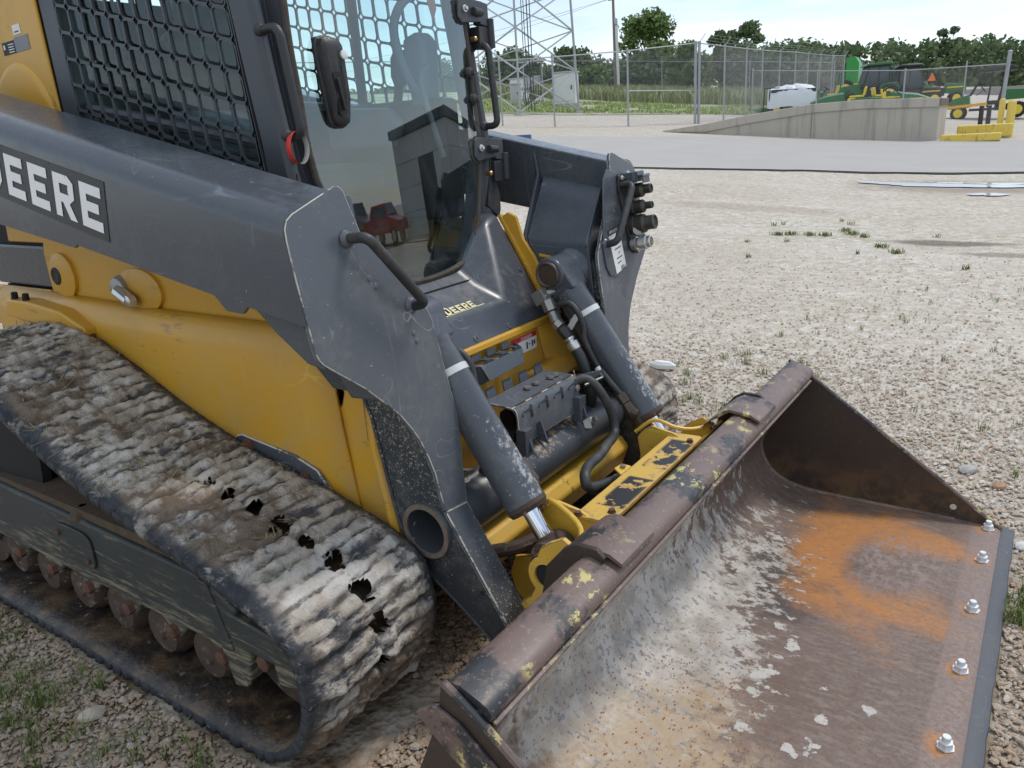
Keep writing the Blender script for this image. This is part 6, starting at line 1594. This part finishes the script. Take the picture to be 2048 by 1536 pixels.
m = MB(); m.lathe((hx - .004, -.256, 1.718), (1, 0, .06), [(0, .0125), (.006, .0125), (.0068, .011)], 20); m.box(hx + .0022, hx + .0032, -.2605, -.2515, 1.7175, 1.7195); P('lock_cylinder', m, plain('lock_face', (.72, .72, .70), .3, .3), dh)
# door hinges on the far side, glass studs
for z, sc in ((1.438, 1), (1.885, 1)):
    xg = xgl(.37, z)
    m = MB(); m.lathe((xg - .012, .362, z), (1, 0, .1), [(0, .046), (.014, .046), (.018, .040)], 24); hg = P('hinge', m, M_rubber, ws)
    m = MB(); m.slab([(xg + .010, y, z + q) for y, q in ((.335, .030), (.350, .040), (.470, .034), (.470, -.030), (.350, -.040), (.332, -.024))], (.008, 0, .001)); P('hinge_strap', m, M_cab, hg, .003)
    m = MB(); m.lathe((xg + .018, .365, z + .004), (1, 0, .1), [(0, .012), (.006, .012), (.007, .007), (.014, .006)], 10); P('hinge_bolt', m, M_zinc, hg)
    m = MB(); m.tube([(xg + .026, .405, z), (xg + .026, .452, z - .004)], .013, 10); P('hinge_latch', m, M_hose, hg, .003)
    m = MB(); m.slab([(xg + .018, .455, z + .036), (xg + .020, .50, z + .030), (xg + .020, .50, z - .045), (xg + .018, .455, z - .038)], (-.035, 0, 0)); P('hinge_block', m, M_cab, hg, .004)
    m = MB(); m.tube([(xg + .020, .505, z - .018), (xg + .022, .505, z - .112)], .0135, 12); m.box(xg - .02, xg + .02, .44, .515, z - .115, z - .045); P('hinge_pin', m, M_hose, hg, .002)
    m = MB(); m.lathe((xg - .006, .425, z - .085), (1, 0, 0), [(0, .009), (.02, .009), (.024, .005)], 8); P('hinge_screw', m, plain('brass_screw', (.42, .26, .12), .4, .7), hg)
for z, dy_ in ((1.690, 0), (1.605, .008)):
    xg = xgl(.36, z)
    m = MB(); m.lathe((xg - .03, .352 + dy_, z), (1, .35, 0), [(0, .006), (.008, .006), (.009, .014), (.018, .014), (.02, .009), (.03, .009), (.032, .017), (.046, .017), (.05, .010), (.06, .010)], 14); P('glass_stud', m, M_rubber, ws)
m = MB(); m.tube(smooth_path([(-1.735, .372, 1.71), (-1.725, .362, 1.60), (-1.70, .372, 1.50)], 5), .0045, 6); P('washer_tube', m, M_rubber, ws)

# red strap looped on the near grab bar
m = MB(); c = Vector((xo(1.516) + .044, -.446, 1.514)); rings = []
for k in range(25):
    a = 2 * math.pi * k / 24
    p = c + Vector((.37 * .025 * math.sin(a), .93 * .025 * math.sin(a), -.030 + .042 * math.cos(a))); u = Vector((-.93, .37, 0)) * .019
    rings.append([p - u, p + u])
V = [q for r in rings for q in r]
m.add(V, [(2 * k, 2 * k + 1, 2 * k + 3, 2 * k + 2) for k in range(24)])
_rs = MT('red_strap', .5); _x = _rs.n('ShaderNodeNewGeometry'); _rs.color(_rs.mix(_x.outputs['Backfacing'], (.74, .70, .68), (.80, .045, .03)))
ld_strap = obj('strap', m, _rs.m, None, c, c, solid=False, ang=60)
tag(ld_strap, 'small red and white strap looped over the near cab grab bar', 'strap')

# ------------------------------------------------------------------ hood below the windscreen
H = dict(Bl=(-1.452, -.40, .853), Br=(-1.452, .40, .853), Cl=(-1.509, -.20, .946), Cr=(-1.509, .20, .946), Tl=(-1.672, -.42, 1.208), Tr=(-1.672, .42, 1.208), Il=(-1.661, -.325, 1.190), Ir=(-1.661, .325, 1.190),
         Sl=(-1.600, -.165, 1.000), Sr=(-1.600, .165, 1.000), Gl=(-1.690, -.30, 1.175), Gr=(-1.690, .30, 1.175), Dl=(-1.668, -.16, 1.050), Dr=(-1.668, .16, 1.050), Kl=(-1.76, -.42, 1.24), Kr=(-1.76, .42, 1.24), El=(-1.60, -.40, .84), Er=(-1.60, .40, .84))
K = list(H); ix = {k: i for i, k in enumerate(K)}
F = ['Bl Br Cr Cl', 'Br Tr Ir Cr', 'Bl Cl Il Tl', 'Cl Cr Sr Sl', 'Sl Sr Dr Dl', 'Cr Ir Gr Sr', 'Cl Sl Gl Il', 'Sr Gr Dr', 'Sl Dl Gl', 'Tr Kr Ir', 'Ir Kr Gr', 'Tl Il Kl', 'Il Gl Kl', 'Br Er Kr Tr', 'Bl Tl Kl El']
m = MB(); m.add([H[k] for k in K], [tuple(ix[q] for q in f.split()) for f in F])
hood = P('hood', m, M_hood if 'M_hood' in globals() else paint('hood_enamel', (.060, .068, .082), .30, .55, .06, chipcol=(.5, .5, .48), dust=.25, seed=14), None, ang=20)
b_ = hood.modifiers.new('bevel', 'BEVEL'); b_.width = .016; b_.segments = 4; b_.limit_method = 'ANGLE'; b_.angle_limit = math.radians(12)
pn = Vector((1, 0, .62)).normalized(); pu = Vector((-.62, 0, 1)).normalized()
def on_hood(y, z): return Vector((-1.452 - .621 * (z - .853), y, z))
for y, z in ((.375, .905), (.375, 1.02), (.155, .872), (-.03, .872), (-.33, .88), (.405, .885)):
    m = MB(); m.lathe(on_hood(y, z) - pn * .001, pn, [(0, .011), (.004, .010), (.005, .006), (.003, .005)], 12); P('hood_screw', m, M_grey, hood)
ux = Vector((0, 1, 0)); uy = (Vector(H['Sl']) - Vector(H['Cl'])); uy.y = 0
HOODTEXT = True
decal('lettering_line', Vector((-1.5215, -.228, .9515)) + Vector((0, 0, .001)), ux, uy, .33, .0030, M_cream, hood, .003)
for s in (-1, 1):
    m = MB(); m.slab([(-1.438, s * .405, .845), (-1.438, s * .428, .845), (-1.660, s * .450, 1.205), (-1.665, s * .427, 1.208)], (-.016, 0, -.004)); P('hood_rim', m, M_yellow, bevel=.003)
    m = MB(); m.xz([(-1.66, 1.20), (-1.635, 1.215), (-1.60, 1.20), (-1.575, 1.12), (-1.53, 1.06), (-1.43, .86), (-1.47, .82), (-1.60, 1.04)], *sorted((s * .430, s * .445))); P('hood_bracket', m, M_yellow, bevel=.004)
    m = MB(); m.slab([(-1.52, s * .445, 1.055), (-1.45, s * .445, 1.045), (-1.45, s * .53, 1.045), (-1.52, s * .53, 1.055)], (0, 0, .012)); P('shelf_lug', m, M_yellow, bevel=.004)
    m = MB(); m.slab([(-1.695, s * .40, 1.24), (-1.70, s * .445, 1.42), (-1.71, s * .465, 1.36), (-1.70, s * .47, 1.30), (-1.685, s * .462, 1.27), (-1.69, s * .47, 1.22), (-1.675, s * .44, 1.195)], (-.03, 0, 0)); P('corner_flap', m, M_rubber, bevel=.004)

# ------------------------------------------------------------------ lettering on the near lift arm
def rc(a, b, c, d): return [(a, b), (c, b), (c, d), (a, d)]
GLY = {'E': [rc(0, 0, .30, 1), rc(.3, 0, 1, .23), rc(.3, .39, .86, .61), rc(.3, .77, 1, 1)],
       'D': [rc(0, 0, .30, 1), rc(.3, 0, .7, .22), rc(.3, .78, .7, 1), [(.7, 0), (1, .27), (1, .73), (.7, 1), (.7, .78), (.72, .70), (.72, .30), (.7, .22)]],
       'R': [rc(0, 0, .30, 1), rc(.3, .79, .75, 1), rc(.3, .36, .75, .56), [(.75, .36), (1, .50), (1, .86), (.75, 1), (.75, .79), (.72, .72), (.72, .62), (.75, .56)], [(.42, .36), (.74, .36), (1.06, 0), (.72, 0)]],
       'J': [rc(.62, .25, .95, 1), [(.95, .25), (.7, 0), (.25, 0), (0, .25), (.28, .3), (.38, .22), (.58, .22), (.62, .25)]],
       'O': [[(.3, 0), (0, .27), (0, .73), (.3, 1), (.3, .72), (.3, .28)], [(.7, 0), (1, .27), (1, .73), (.7, 1), (.7, .72), (.7, .28)], rc(.3, 0, .7, .22), rc(.3, .78, .7, 1)],
       'H': [rc(0, 0, .3, 1), rc(.7, 0, 1, 1), rc(.3, .39, .7, .61)], 'N': [rc(0, 0, .28, 1), rc(.72, 0, 1, 1), [(.28, 1), (.28, .62), (.72, 0), (.72, .38)]]}
ua, ub = Vector((.976, 0, -.217)), Vector((.217, 0, .976))
E0 = Vector((-2.114, -.8325, 1.326))
for k, ch in enumerate('JOHN DEERE'):
    if ch == ' ': continue
    o_ = E0 - ua * (.1285 * (9 - k)); W_, Hh = .096, .116
    mb_, ml = MB(), MB()
    for poly in GLY[ch]:
        cx = sum(p[0] for p in poly) / len(poly); cy = sum(p[1] for p in poly) / len(poly)
        ml.slab([o_ + ua * (a * W_) + ub * (b * Hh) + Vector((0, -.0022, 0)) for a, b in poly], (0, -.0009, 0))
    mb_.slab([o_ + ua * (a * W_) + ub * (b * Hh) for a, b in ((-.20, -.17), (1.20, -.17), (1.20, 1.17), (-.20, 1.17))], (0, -.0012 - .0002 * (k % 2), 0))
    lb = P('letter_border', mb_, M_letb, solid=True); P('letter', ml, M_lets, lb)
uh = Vector((0, 1, 0)); uv_ = (Vector(H['Sl']) - Vector(H['Cl'])); uv_.y = 0; uv_.normalize(); nh = uh.cross(uv_)
adv = 0.0
for k, ch in enumerate('JOHN DEERE'):
    if ch == ' ': adv += .012; continue
    big = ch in 'JD' and k in (0, 5); w_, h_ = (.027, .037) if big else (.0235, .030)
    ml = MB()
    for poly in GLY[ch]: ml.slab([Vector((-1.5215, -.222 + adv, .9555)) + uh * (a * w_) + uv_ * (b * h_) + nh * .0015 for a, b in poly], nh * .0008)
    P('letter', ml, M_cream, hood); adv += w_ + .0065
# yellow rear upright with its small decals, behind the screen
m = MB(); m.slab([(-3.45, -.466, 1.20), (-2.815, -.466, 1.20), (-2.815, -.466, 2.10), (-3.30, -.466, 2.10)], (0, -.012, 0)); ru = P('rear_upright', m, M_yellow, bevel=.01)
rings = []
for y, r in ((-.477, .215), (-.486, .205), (-.489, .19)): rings.append([(-3.045 + r * math.cos(a), y, 1.60 + r * 1.05 * math.sin(a)) for a in [k * math.pi / 20 for k in range(40)]])
m = MB(); m.loft(rings); P('embossed_disc', m, M_yellow, ru)
decal('serial_plate', (-3.095, -.4785, 1.853), (1, 0, .02), (0, 0, 1), .09, .040, M_print, ru, .0012)
decal('serial_plate', (-3.004, -.4785, 1.855), (1, 0, .02), (0, 0, 1), .10, .046, plain('grey_decal', (.20, .21, .23), .5), ru, .0012)
decal('barcode_label', (-2.995, -.4785, 1.908), (1, 0, .02), (0, 0, 1), .052, .030, M_sticker, ru, .0012)
m = MB()
for k in range(4): m.box(-3.05, -3.012, -.4812, -.4798, 1.858 + k * .008, 1.861 + k * .008)
m.box(-3.085, -3.075, -.4812, -.4798, 1.870, 1.885)
P('plate_print', m, M_sticker, ru)
m = MB(); m.slab([(-2.985 + .0, -.4802, 1.915), (-2.955, -.4802, 1.9155), (-2.955, -.4802, 1.919), (-2.985, -.4802, 1.918)], (0, -.0006, 0)); P('label_print', m, M_print, ru)

# ------------------------------------------------------------------ yellow quick coupler
def coupler_lid_mat():
    t = MT('peeling_yellow', .5)
    n = t.noise(6, 5, .6); c = t.mix(n, (.60, .37, .06), (.68, .45, .10))
    c = t.mix(t.math('MULTIPLY', t.step(t.noise(26, 6, .7), .54, .66), .8), c, (.40, .27, .12))
    x, y, z = t.xyz()        # coords relative to the loader base
    def inside(v, a, b, e=.006): return t.math('MULTIPLY', t.step(v, a - e, a + e), t.step(v, b + e, b - e))
    xx = t.math('ADD', x, -.9 + 1.9 - 1.0)
    rect = t.math('MULTIPLY', inside(x, .968, 1.046), t.math('MAXIMUM', inside(y, .045, .275), inside(y, -.235, -.035)))
    torn = t.step(t.noise(13, 6, .62, co=t.mapc(loc=(.3, .2, .1))), .452, .462)
    up = t.step(z, .5005, .503)
    c = t.mix(t.math('MULTIPLY', t.math('MULTIPLY', rect, torn), up), c, (.022, .022, .024))
    sh = t.math('MULTIPLY', t.math('MULTIPLY', t.math('MULTIPLY', rect, t.step(t.noise(13, 6, .62, co=t.mapc(loc=(.3, .2, .1))), .38, .44)), up), t.math('SUBTRACT', 1.0, torn))
    c = t.mix(t.math('MULTIPLY', sh, .6), c, (.42, .26, .10))
    c = t.mix(t.step(t.noise(9, 7, .7, co=t.mapc(loc=(5, 5, 5))), .66, .72), c, (.14, .07, .035))
    t.color(c); return t.m
M_lid = coupler_lid_mat()
m = MB(); m.slab([(-.957, -.318, .502), (-.957, .322, .502), (-.945, .335, .502), (-.860, .335, .504), (-.848, .322, .504), (-.846, -.30, .504), (-.862, -.318, .504)], (0, 0, .010)); lid = P('coupler_cover', m, M_lid, bevel=.003, worn=M_wedgey)
for x, y in ((-.872, -.262), (-.872, .275), (-.945, -.315)):
    m = MB(); m.lathe((x, y, .513), (0, 0, 1), [(0, .012), (.003, .012), (.003, .009), (.010, .009)], 8); P('bolt', m, M_rustb, lid)
m = MB(); m.slab([(-.957, .03, .505), (-.985, .02, .512), (-.990, -.02, .512), (-.957, -.04, .505)], (0, 0, .008)); tb = P('hose_tab', m, M_yelw, lid, .003)
m = MB(); m.lathe((-.970, 0, .519), (0, 0, 1), [(0, .009), (.006, .009), (.007, .005)], 6); P('bolt', m, M_steel, tb)
m = MB(); m.slab([(-.842, -.56, .492), (-.842, .56, .492), (-.800, .56, .47), (-.800, -.56, .47)], (0, 0, .010)); P('coupler_rail', m, M_yelw, bevel=.003)
m = MB(); m.slab([(-.862, -.56, .49), (-.862, .56, .49), (-.905, .56, .36), (-.915, .56, .10), (-.915, -.56, .10), (-.905, -.56, .36)], (-.012, 0, 0)); P('coupler_plate_back', m, M_yelw)
m = MB(); m.box(-.955, -.90, -.31, .31, .38, .49); P('coupler_core', m, M_dark)
EAR = [(-1.165, .325), (-1.10, .345), (-1.075, .36), (-1.062, .39), (-1.058, .43), (-1.068, .488), (-1.050, .512), (-1.016, .535), (-.942, .522), (-.90, .505), (-.866, .500), (-.915, .34), (-.922, .10), (-.95, .06), (-1.02, .10), (-1.10, .14), (-1.168, .21), (-1.185, .266)]
EAR2 = [(-1.045, .300), (-1.005, .335), (-.985, .375), (-.984, .44), (-.968, .485), (-.94, .508), (-.90, .530), (-.866, .510), (-.915, .34), (-.922, .09), (-.95, .055), (-1.04, .10), (-1.075, .20), (-1.085, .27)]
for s in (-1, 1):
    m = MB(); m.xz(EAR, *sorted((s * .298, s * .312))); P('coupler_ear', m, M_yelw, bevel=.003, worn=M_wedgey)
    m = MB(); m.xz(EAR2, *sorted((s * .455, s * .472))); e2 = P('coupler_ear', m, M_yelw, bevel=.003, worn=M_wedgey)
    m = MB(); m.lathe((-.945, s * .473, .415), (0, s, 0), [(-.002, .055), (.008, .055), (.010, .036), (.002, .034), (-.001, .02), (-.001, .001)], 24); P('lock_socket', m, M_yelw, e2)
    m = MB(); m.lathe((-.945, s * .4735, .415), (0, s, 0), [(0, .034), (.004, .034), (.0045, .001)], 20); P('grease_hole', m, M_dark, e2)
    m = MB(); m.tube([(-.985, s * .298, .425), (-.985, s * .455, .425)], .026, 16); P('coupler_pin', m, M_rust)
    m = MB(); m.tube(smooth_path([(-1.08, s * .31, .50), (-1.02, s * .33, .545), (-.95, s * .345, .525), (-.90, s * .38, .515), (-.86, s * .45, .515)], 4), .007, 8); P('rolled_edge', m, M_yelw)
    if s < 0: continue
    m = MB(); m.slab([(-.90, s * .60, .49), (-.84, s * .60, .52), (-.80, s * .74, .53), (-.83, s * .80, .47), (-.90, s * .70, .43)], (0, 0, .010)); P('coupler_lug', m, M_yelw, bevel=.003)

# ------------------------------------------------------------------ bucket
def bucket_inside_mat():
    t = MT('rusty_bucket_inside', .6)
    x, y, z = t.xyz(); x = t.math('ADD', x, -1.9)          # loader coordinates
    fine = t.noise(75, 5, .7); grain = t.noise(28, 6, .7, co=t.mapc(scale=(.6, 2.2, 1), rot=(0, 0, -.5)))
    c = t.mix(t.noise(3.2, 6, .62), (.115, .072, .052), (.20, .145, .118))
    c = t.mix(t.math('MULTIPLY', t.step(grain, .46, .64), .42), c, (.29, .225, .18))
    c = t.mix(t.math('MULTIPLY', t.step(fine, .55, .72), .5), c, (.16, .075, .035))
    # darker oily sheet high on the back and towards the far side
    up = t.math('MULTIPLY', t.step(z, .08, .30), 1.0)
    c = t.mix(t.math('MULTIPLY', up, .75), c, t.mix(fine, (.060, .036, .026), (.105, .062, .044)))
    def blob(cx, cy, rx, ry, wob, s0=3.0, rot=0.0):
        a, b = t.math('SUBTRACT', x, cx), t.math('SUBTRACT', y, cy)
        cr, sr = math.cos(rot), math.sin(rot)
        u = t.math('DIVIDE', t.math('ADD', t.math('MULTIPLY', a, cr), t.math('MULTIPLY', b, sr)), rx); v = t.math('DIVIDE', t.math('SUBTRACT', t.math('MULTIPLY', b, cr), t.math('MULTIPLY', a, sr)), ry)
        d = t.math('SQRT', t.math('ADD', t.math('MULTIPLY', u, u), t.math('MULTIPLY', v, v)))
        return t.math('ADD', d, t.math('MULTIPLY', t.math('SUBTRACT', t.noise(s0, 7, .66, co=t.mapc(loc=(cx * 7, cy * 5, 1))), .5), wob * 2.4))
    dk = blob(-.60, .42, .20, .30, 1.2, 5)
    c = t.mix(t.math('MULTIPLY', t.step(dk, 1.1, .55), .75), c, (.055, .045, .042))
    og = t.mix(t.noise(30, 6, .72), (.52, .21, .045), (.30, .125, .04))
    o1 = blob(-.40, .62, .21, .40, .8, 6, .25); o1b = blob(-.285, .63, .145, .21, .45, 5)
    k = t.math('MULTIPLY', t.step(o1, 1.35, .55), t.step(o1b, .70, 1.35))
    o2 = blob(-.27, .83, .24, .10, .9, 6); k = t.math('MAXIMUM', k, t.math('MULTIPLY', t.step(o2, 1.4, .5), .85))
    o3 = blob(-.22, .36, .16, .08, 1.0, 6); k = t.math('MAXIMUM', k, t.math('MULTIPLY', t.step(o3, 1.4, .5), .7))
    k = t.math('MULTIPLY', k, t.step(t.noise(26, 7, .75, co=t.mapc(scale=(1, 1.6, 1))), .26, .50))
    c = t.mix(k, c, og)
    c = t.mix(t.math('MULTIPLY', t.math('MULTIPLY', t.step(o1b, 1.3, .5), .8), t.step(t.noise(44, 5, .7, co=t.mapc(scale=(1, .5, 1))), .44, .62)), c, (.27, .205, .18))
    # dried pale mud on the back sheet and the near half of the floor
    md = t.mix(t.step(t.noise(11, 6, .65), .38, .62), (.50, .455, .40), (.34, .30, .25))
    md = t.mix(t.step(t.noise(60, 4), .56, .62), md, (.24, .235, .24))
    m1 = blob(-.80, -.30, .26, .95, .55, 4.5)
    tex = t.noise(17, 8, .72, co=t.mapc(scale=(1.0, 1.5, .9), rot=(.3, 0, .8)))
    kk = t.step(t.math('ADD', t.math('MULTIPLY', t.math('SUBTRACT', 1.05, m1), .42), t.math('MULTIPLY', t.math('SUBTRACT', tex, .30), 1.5)), .30, .40)
    kk = t.math('MULTIPLY', kk, t.step(t.math('ADD', z, t.math('MULTIPLY', t.noise(5, 5), .34)), .60, .46))
    bare = blob(-.80, -.86, .10, .17, .8, 7); kk = t.math('MULTIPLY', kk, t.step(bare, .8, 1.1))
    c = t.mix(kk, c, md)
    yel = blob(-.60, -.62, .26, .42, .6, 5); kk2 = t.math('MULTIPLY', t.step(yel, 1.15, .5), t.step(t.noise(24, 7, .7), .36, .52))
    c = t.mix(t.math('MULTIPLY', kk2, .85), c, t.mix(t.noise(20, 5), (.50, .40, .27), (.42, .28, .16)))
    # scattered dry splashes on the floor
    sp = t.vor(11, co=t.mix(.09, t.co(), t.noise(14, 3, col=True), 'ADD'), out='Distance')
    spk = t.math('MULTIPLY', t.step(t.math('ADD', sp, t.math('MULTIPLY', t.noise(34, 6, .75), .50)), .50, .46), t.step(blob(-.42, -.12, .24, .36, .7, 4), 1.05, .75))
    c = t.mix(t.math('MULTIPLY', spk, t.step(t.noise(70, 5, .75), .34, .48)), c, (.50, .47, .42))
    # rust pits over everything low
    pit = t.vor(95, co=t.mapc(scale=(1, .55, 1), rot=(0, 0, .6)), out='Distance')
    pk = t.math('MULTIPLY', t.step(pit, .26, .18), t.step(blob(-.62, -.50, .34, .62, .5, 3), 1.1, .6))
    pk = t.math('MULTIPLY', pk, t.step(t.noise(20, 4), .42, .52))
    c = t.mix(pk, c, (.24, .075, .025))
    sc = t.math('MULTIPLY', t.step(t.math('ABSOLUTE', t.math('SUBTRACT', t.noise(1.4, 1.0, .5, co=t.mapc(scale=(7, 1.0, 1), rot=(0, 0, .7), loc=(3, 2, 1))), .5)), .004, .001), t.step(t.noise(3, 2, co=t.mapc(loc=(1, 8, 1))), .50, .58))
    c = t.mix(t.math('MULTIPLY', sc, .7), c, (.15, .085, .05))
    # lighter ground-off lip strip with rust halos round the bolts
    lip = t.step(x, -.115, -.105)
    c = t.mix(t.math('MULTIPLY', lip, .75), c, t.mix(t.noise(9, 6, .65), (.19, .165, .155), (.25, .15, .105)))
    for by in (1.034, .794, .476, .163, -.152):
        h = blob(-.070, by, .040, .05, .9, 9); c = t.mix(t.math('MULTIPLY', t.step(h, 1.1, .3), .75), c, (.42, .17, .04))
    t.color(c)
    t.rough(t.mix(t.step(fine, .4, .6), (.46,) * 3, (.8,) * 3))
    t.bump(t.math('ADD', t.math('MULTIPLY', kk, .5), t.math('ADD', t.noise(60, 5, .7), spk)), .35, .004)
    return t.m
def bucket_bar_mat(seed):
    t = MT('worn_bucket_edge', .42)
    c = t.mix(t.noise(5, 6, .65), (.105, .070, .058), (.19, .13, .11))
    c = t.mix(t.step(t.noise(7, 6, .68, co=t.mapc(scale=(1, .6, 1), loc=(seed, 0, 0))), .50, .58), c, (.030, .032, .036))
    yl = t.math('MULTIPLY', t.step(t.noise(20, 6, .74, co=t.mapc(scale=(1.2, .8, 1), rot=(0, 0, .5))), .55, .585), t.step(t.noise(4.3, 3, co=t.mapc(loc=(0, seed, 3))), .48, .56))
    c = t.mix(yl, c, (.50, .43, .16))
    c = t.mix(t.math('MULTIPLY', t.step(t.noise(90, 3), .60, .68), .5), c, (.32, .22, .17))
    t.color(c); t.bump(t.noise(70, 5, .7), .2, .003); t.rough(t.mix(t.noise(14, 4), (.30,) * 3, (.62,) * 3))
    return t.m
M_zincw = plain('bright_zinc', (.74, .75, .75), .38, .35, .08, 60)
M_bin = bucket_inside_mat(); M_bar = bucket_bar_mat(2)
t = MT('dark_bucket_side', .5); c = t.mix(t.noise(4, 6, .62), (.024, .017, .014), (.062, .040, .030))
c = t.mix(t.math('MULTIPLY', t.step(t.xyz()[2], .26, .05), t.step(t.noise(11, 6, .7), .38, .6)), c, (.12, .068, .034)); c = t.mix(t.math('MULTIPLY', t.step(t.noise(70, 5, .7), .58, .7), .5), c, (.13, .08, .05)); t.color(c); t.bump(t.noise(50, 4), .2, .003); M_bside = t.m
PROF = [(-.716, .540), (-.79, .405), (-.842, .305), (-.866, .258), (-.877, .225), (-.874, .185), (-.858, .145), (-.832, .108), (-.795, .080), (-.745, .060), (-.68, .049), (-.61, .045), (-.45, .043), (-.28, .042), (-.108, .040)]
pp = [(p.x, p.z) for p in smooth_path([(x, 0, z) for x, z in PROF], 3)]
out = []
for k, (x, z) in enumerate(pp):
    a, b = pp[max(k - 1, 0)], pp[min(k + 1, len(pp) - 1)]; d = Vector((b[0] - a[0], b[1] - a[1])).normalized(); out.append((x + d.y * .010, z - d.x * .010))
m = MB(); NYB = 40
ysb = [-1.06 + 2.12 * k / NYB for k in range(NYB + 1)]
V = []
for y in ysb:
    for (x, z) in pp: V.append((x + .006 * (vnoise(np.array(y * 4.1), np.array(x * 5 + z * 5), 3) - .5), y, z + .006 * (vnoise(np.array(y * 3.3 + 9), np.array(x * 4), 4) - .5)))
n = len(pp); m.add(V, [(r * n + k, r * n + k + 1, (r + 1) * n + k + 1, (r + 1) * n + k) for r in range(NYB) for k in range(n - 1)])
m.add([(x, y, z) for y in (-1.06, 1.06) for (x, z) in out], [(k, k + 1, n + k + 1, n + k) for k in range(n - 1)])
bk = P('bucket', m, M_bin, solid=False, ang=50, label='worn rusty loader bucket with dried mud inside')
SIDE = [(-.785, .578), (-.722, .540), (-.60, .447), (-.44, .336), (-.28, .220), (-.124, .105), (-.050, .055), (-.018, .034), (-.040, .016), (-.72, .016), (-.80, .038), (-.870, .09), (-.905, .17), (-.905, .24), (-.860, .36), (-.80, .50)]
for s in (-1, 1):
    m = MB(); m.xz(SIDE, *sorted((s * 1.060, s * 1.075))); sp = P('side_plate', m, M_bside if s > 0 else M_bin2 if 'M_bin2' in globals() else M_bside, bk, .003)
    m = MB(); m.tube([(x, s * 1.0675, z) for x, z in SIDE[:8]], .0085, 8); P('edge_bead', m, M_bar, sp)
    m = MB(); m.xz([(-.845, .50), (-.80, .535), (-.74, .515), (-.60, .40), (-.64, .36), (-.78, .44)], *sorted((s * 1.0755, s * 1.084))); P('wear_plate', m, M_bar, sp, .003)
    m = MB(); m.lathe((-.175, s * 1.0598, .088), (0, -s, 0), [(0, .011), (.0015, .011)], 14); P('bolt_hole', m, plain('painted_daylight', (.55, .50, .44), .8), sp)  # solid pale disc; daylight through the hole is put into its colour
    m = MB(); m.tube([(x, s * 1.055, z) for x, z in pp[2:-1]], .008, 6); P('weld_seam', m, M_bin, sp)
m = MB()
sec = [(-.792, .520), (-.792, .556), (-.786, .568), (-.774, .575), (-.756, .576), (-.712, .560), (-.698, .553), (-.690, .543), (-.690, .530), (-.697, .524), (-.712, .522), (-.720, .512), (-.745, .500)]
rings = [[(x, y, z) for x, z in sec] for y in ysb[::2]]
m.loft([[(x, -1.058, z) for x, z in sec]] + rings[1:-1] + [[(x, 1.058, z) for x, z in sec]]); P('top_bar', m, M_bar, bk, ang=40)
m = MB(); m.slab([(-.700, -1.05, .522), (-.686, -1.05, .516), (-.690, -1.05, .508), (-.712, -1.05, .512)], (0, 2.08, 0)); P('lip_strip', m, M_bar, bk, .002)
for s in (-1, 1):
    prof = [(-.885, .512), (-.872, .530), (-.845, .556), (-.815, .583), (-.790, .594), (-.720, .586), (-.690, .570), (-.688, .560), (-.722, .576), (-.79, .584), (-.85, .545), (-.88, .515)]
    m = MB(); m.slab([(x, s * .398, z) for x, z in prof], (0, s * .165, 0)); cv = P('hook_cover', m, M_bar, bk, .003)
    m = MB(); m.xz([(-.800, .598), (-.745, .598), (-.725, .580), (-.745, .54), (-.79, .44), (-.86, .30), (-.90, .30), (-.905, .40), (-.88, .52), (-.83, .58)], *sorted((s * .5635, s * .578))); P('hook_gusset', m, M_bside, cv, .003)
m = MB(); m.slab([(-.112, -1.075, .0400), (-.035, -1.075, .0385), (-.020, -1.075, .0300), (-.035, -1.075, .0220), (-.112, -1.075, .0240)], (0, 2.15, 0)); P('lip_plate', m, M_bin, bk, .0015)
rr = random.Random(3); yy = [-1.10 + 2.20 * k / 44 for k in range(45)]
m = MB(); rings = []
for y in yy:
    e = .004 * (rr.random() - .5); rings.append([(-.075, y, .0215), (-.038, y, .0215), (-.034 + e * .3, y, .0275), (-.006 + e, y, .0275), (.020 + e, y, .017), (.022 + e, y, .010), (-.075, y, .008)])
m.loft(rings); P('cutting_edge', m, paint('new_edge_steel', (.052, .058, .070), .48, .5, .75, chipcol=(.34, .35, .37), dust=.2, seed=41), bk, .0015, label='newer dark bolt-on cutting edge')
b0 = None
for by in (1.034, .794, .476, .163, -.152, -.47, -.79, -1.03):
    if b0 is None:
        m = MB(); m.lathe((0, 0, 0), (0, 0, 1), [(0, .0215), (.003, .0215), (.003, .0165), (.003, .0170), (.017, .0170), (.0185, .0150), (.0185, .0098), (.029, .0098), (.031, .0085)], 6)
        m.v = m.v[:]; b0 = obj('nut', m, M_zincw, bk, (0, 0, 0), (-.0590 + 1.9, by, .0395), .0012)
        mm = MB(); mm.lathe((0, 0, .0175), (0, 0, 1), [(0, .0100), (.0130, .0100), (.0146, .0085)], 16); b1 = obj('stud', mm, M_zincw, b0, (0, 0, 0))
    else:
        q = share('nut', b0, bk, (-.0590 + 1.9, by, .0395), (0, 0, rr.random() * 1.5)); share('stud', b1, q)
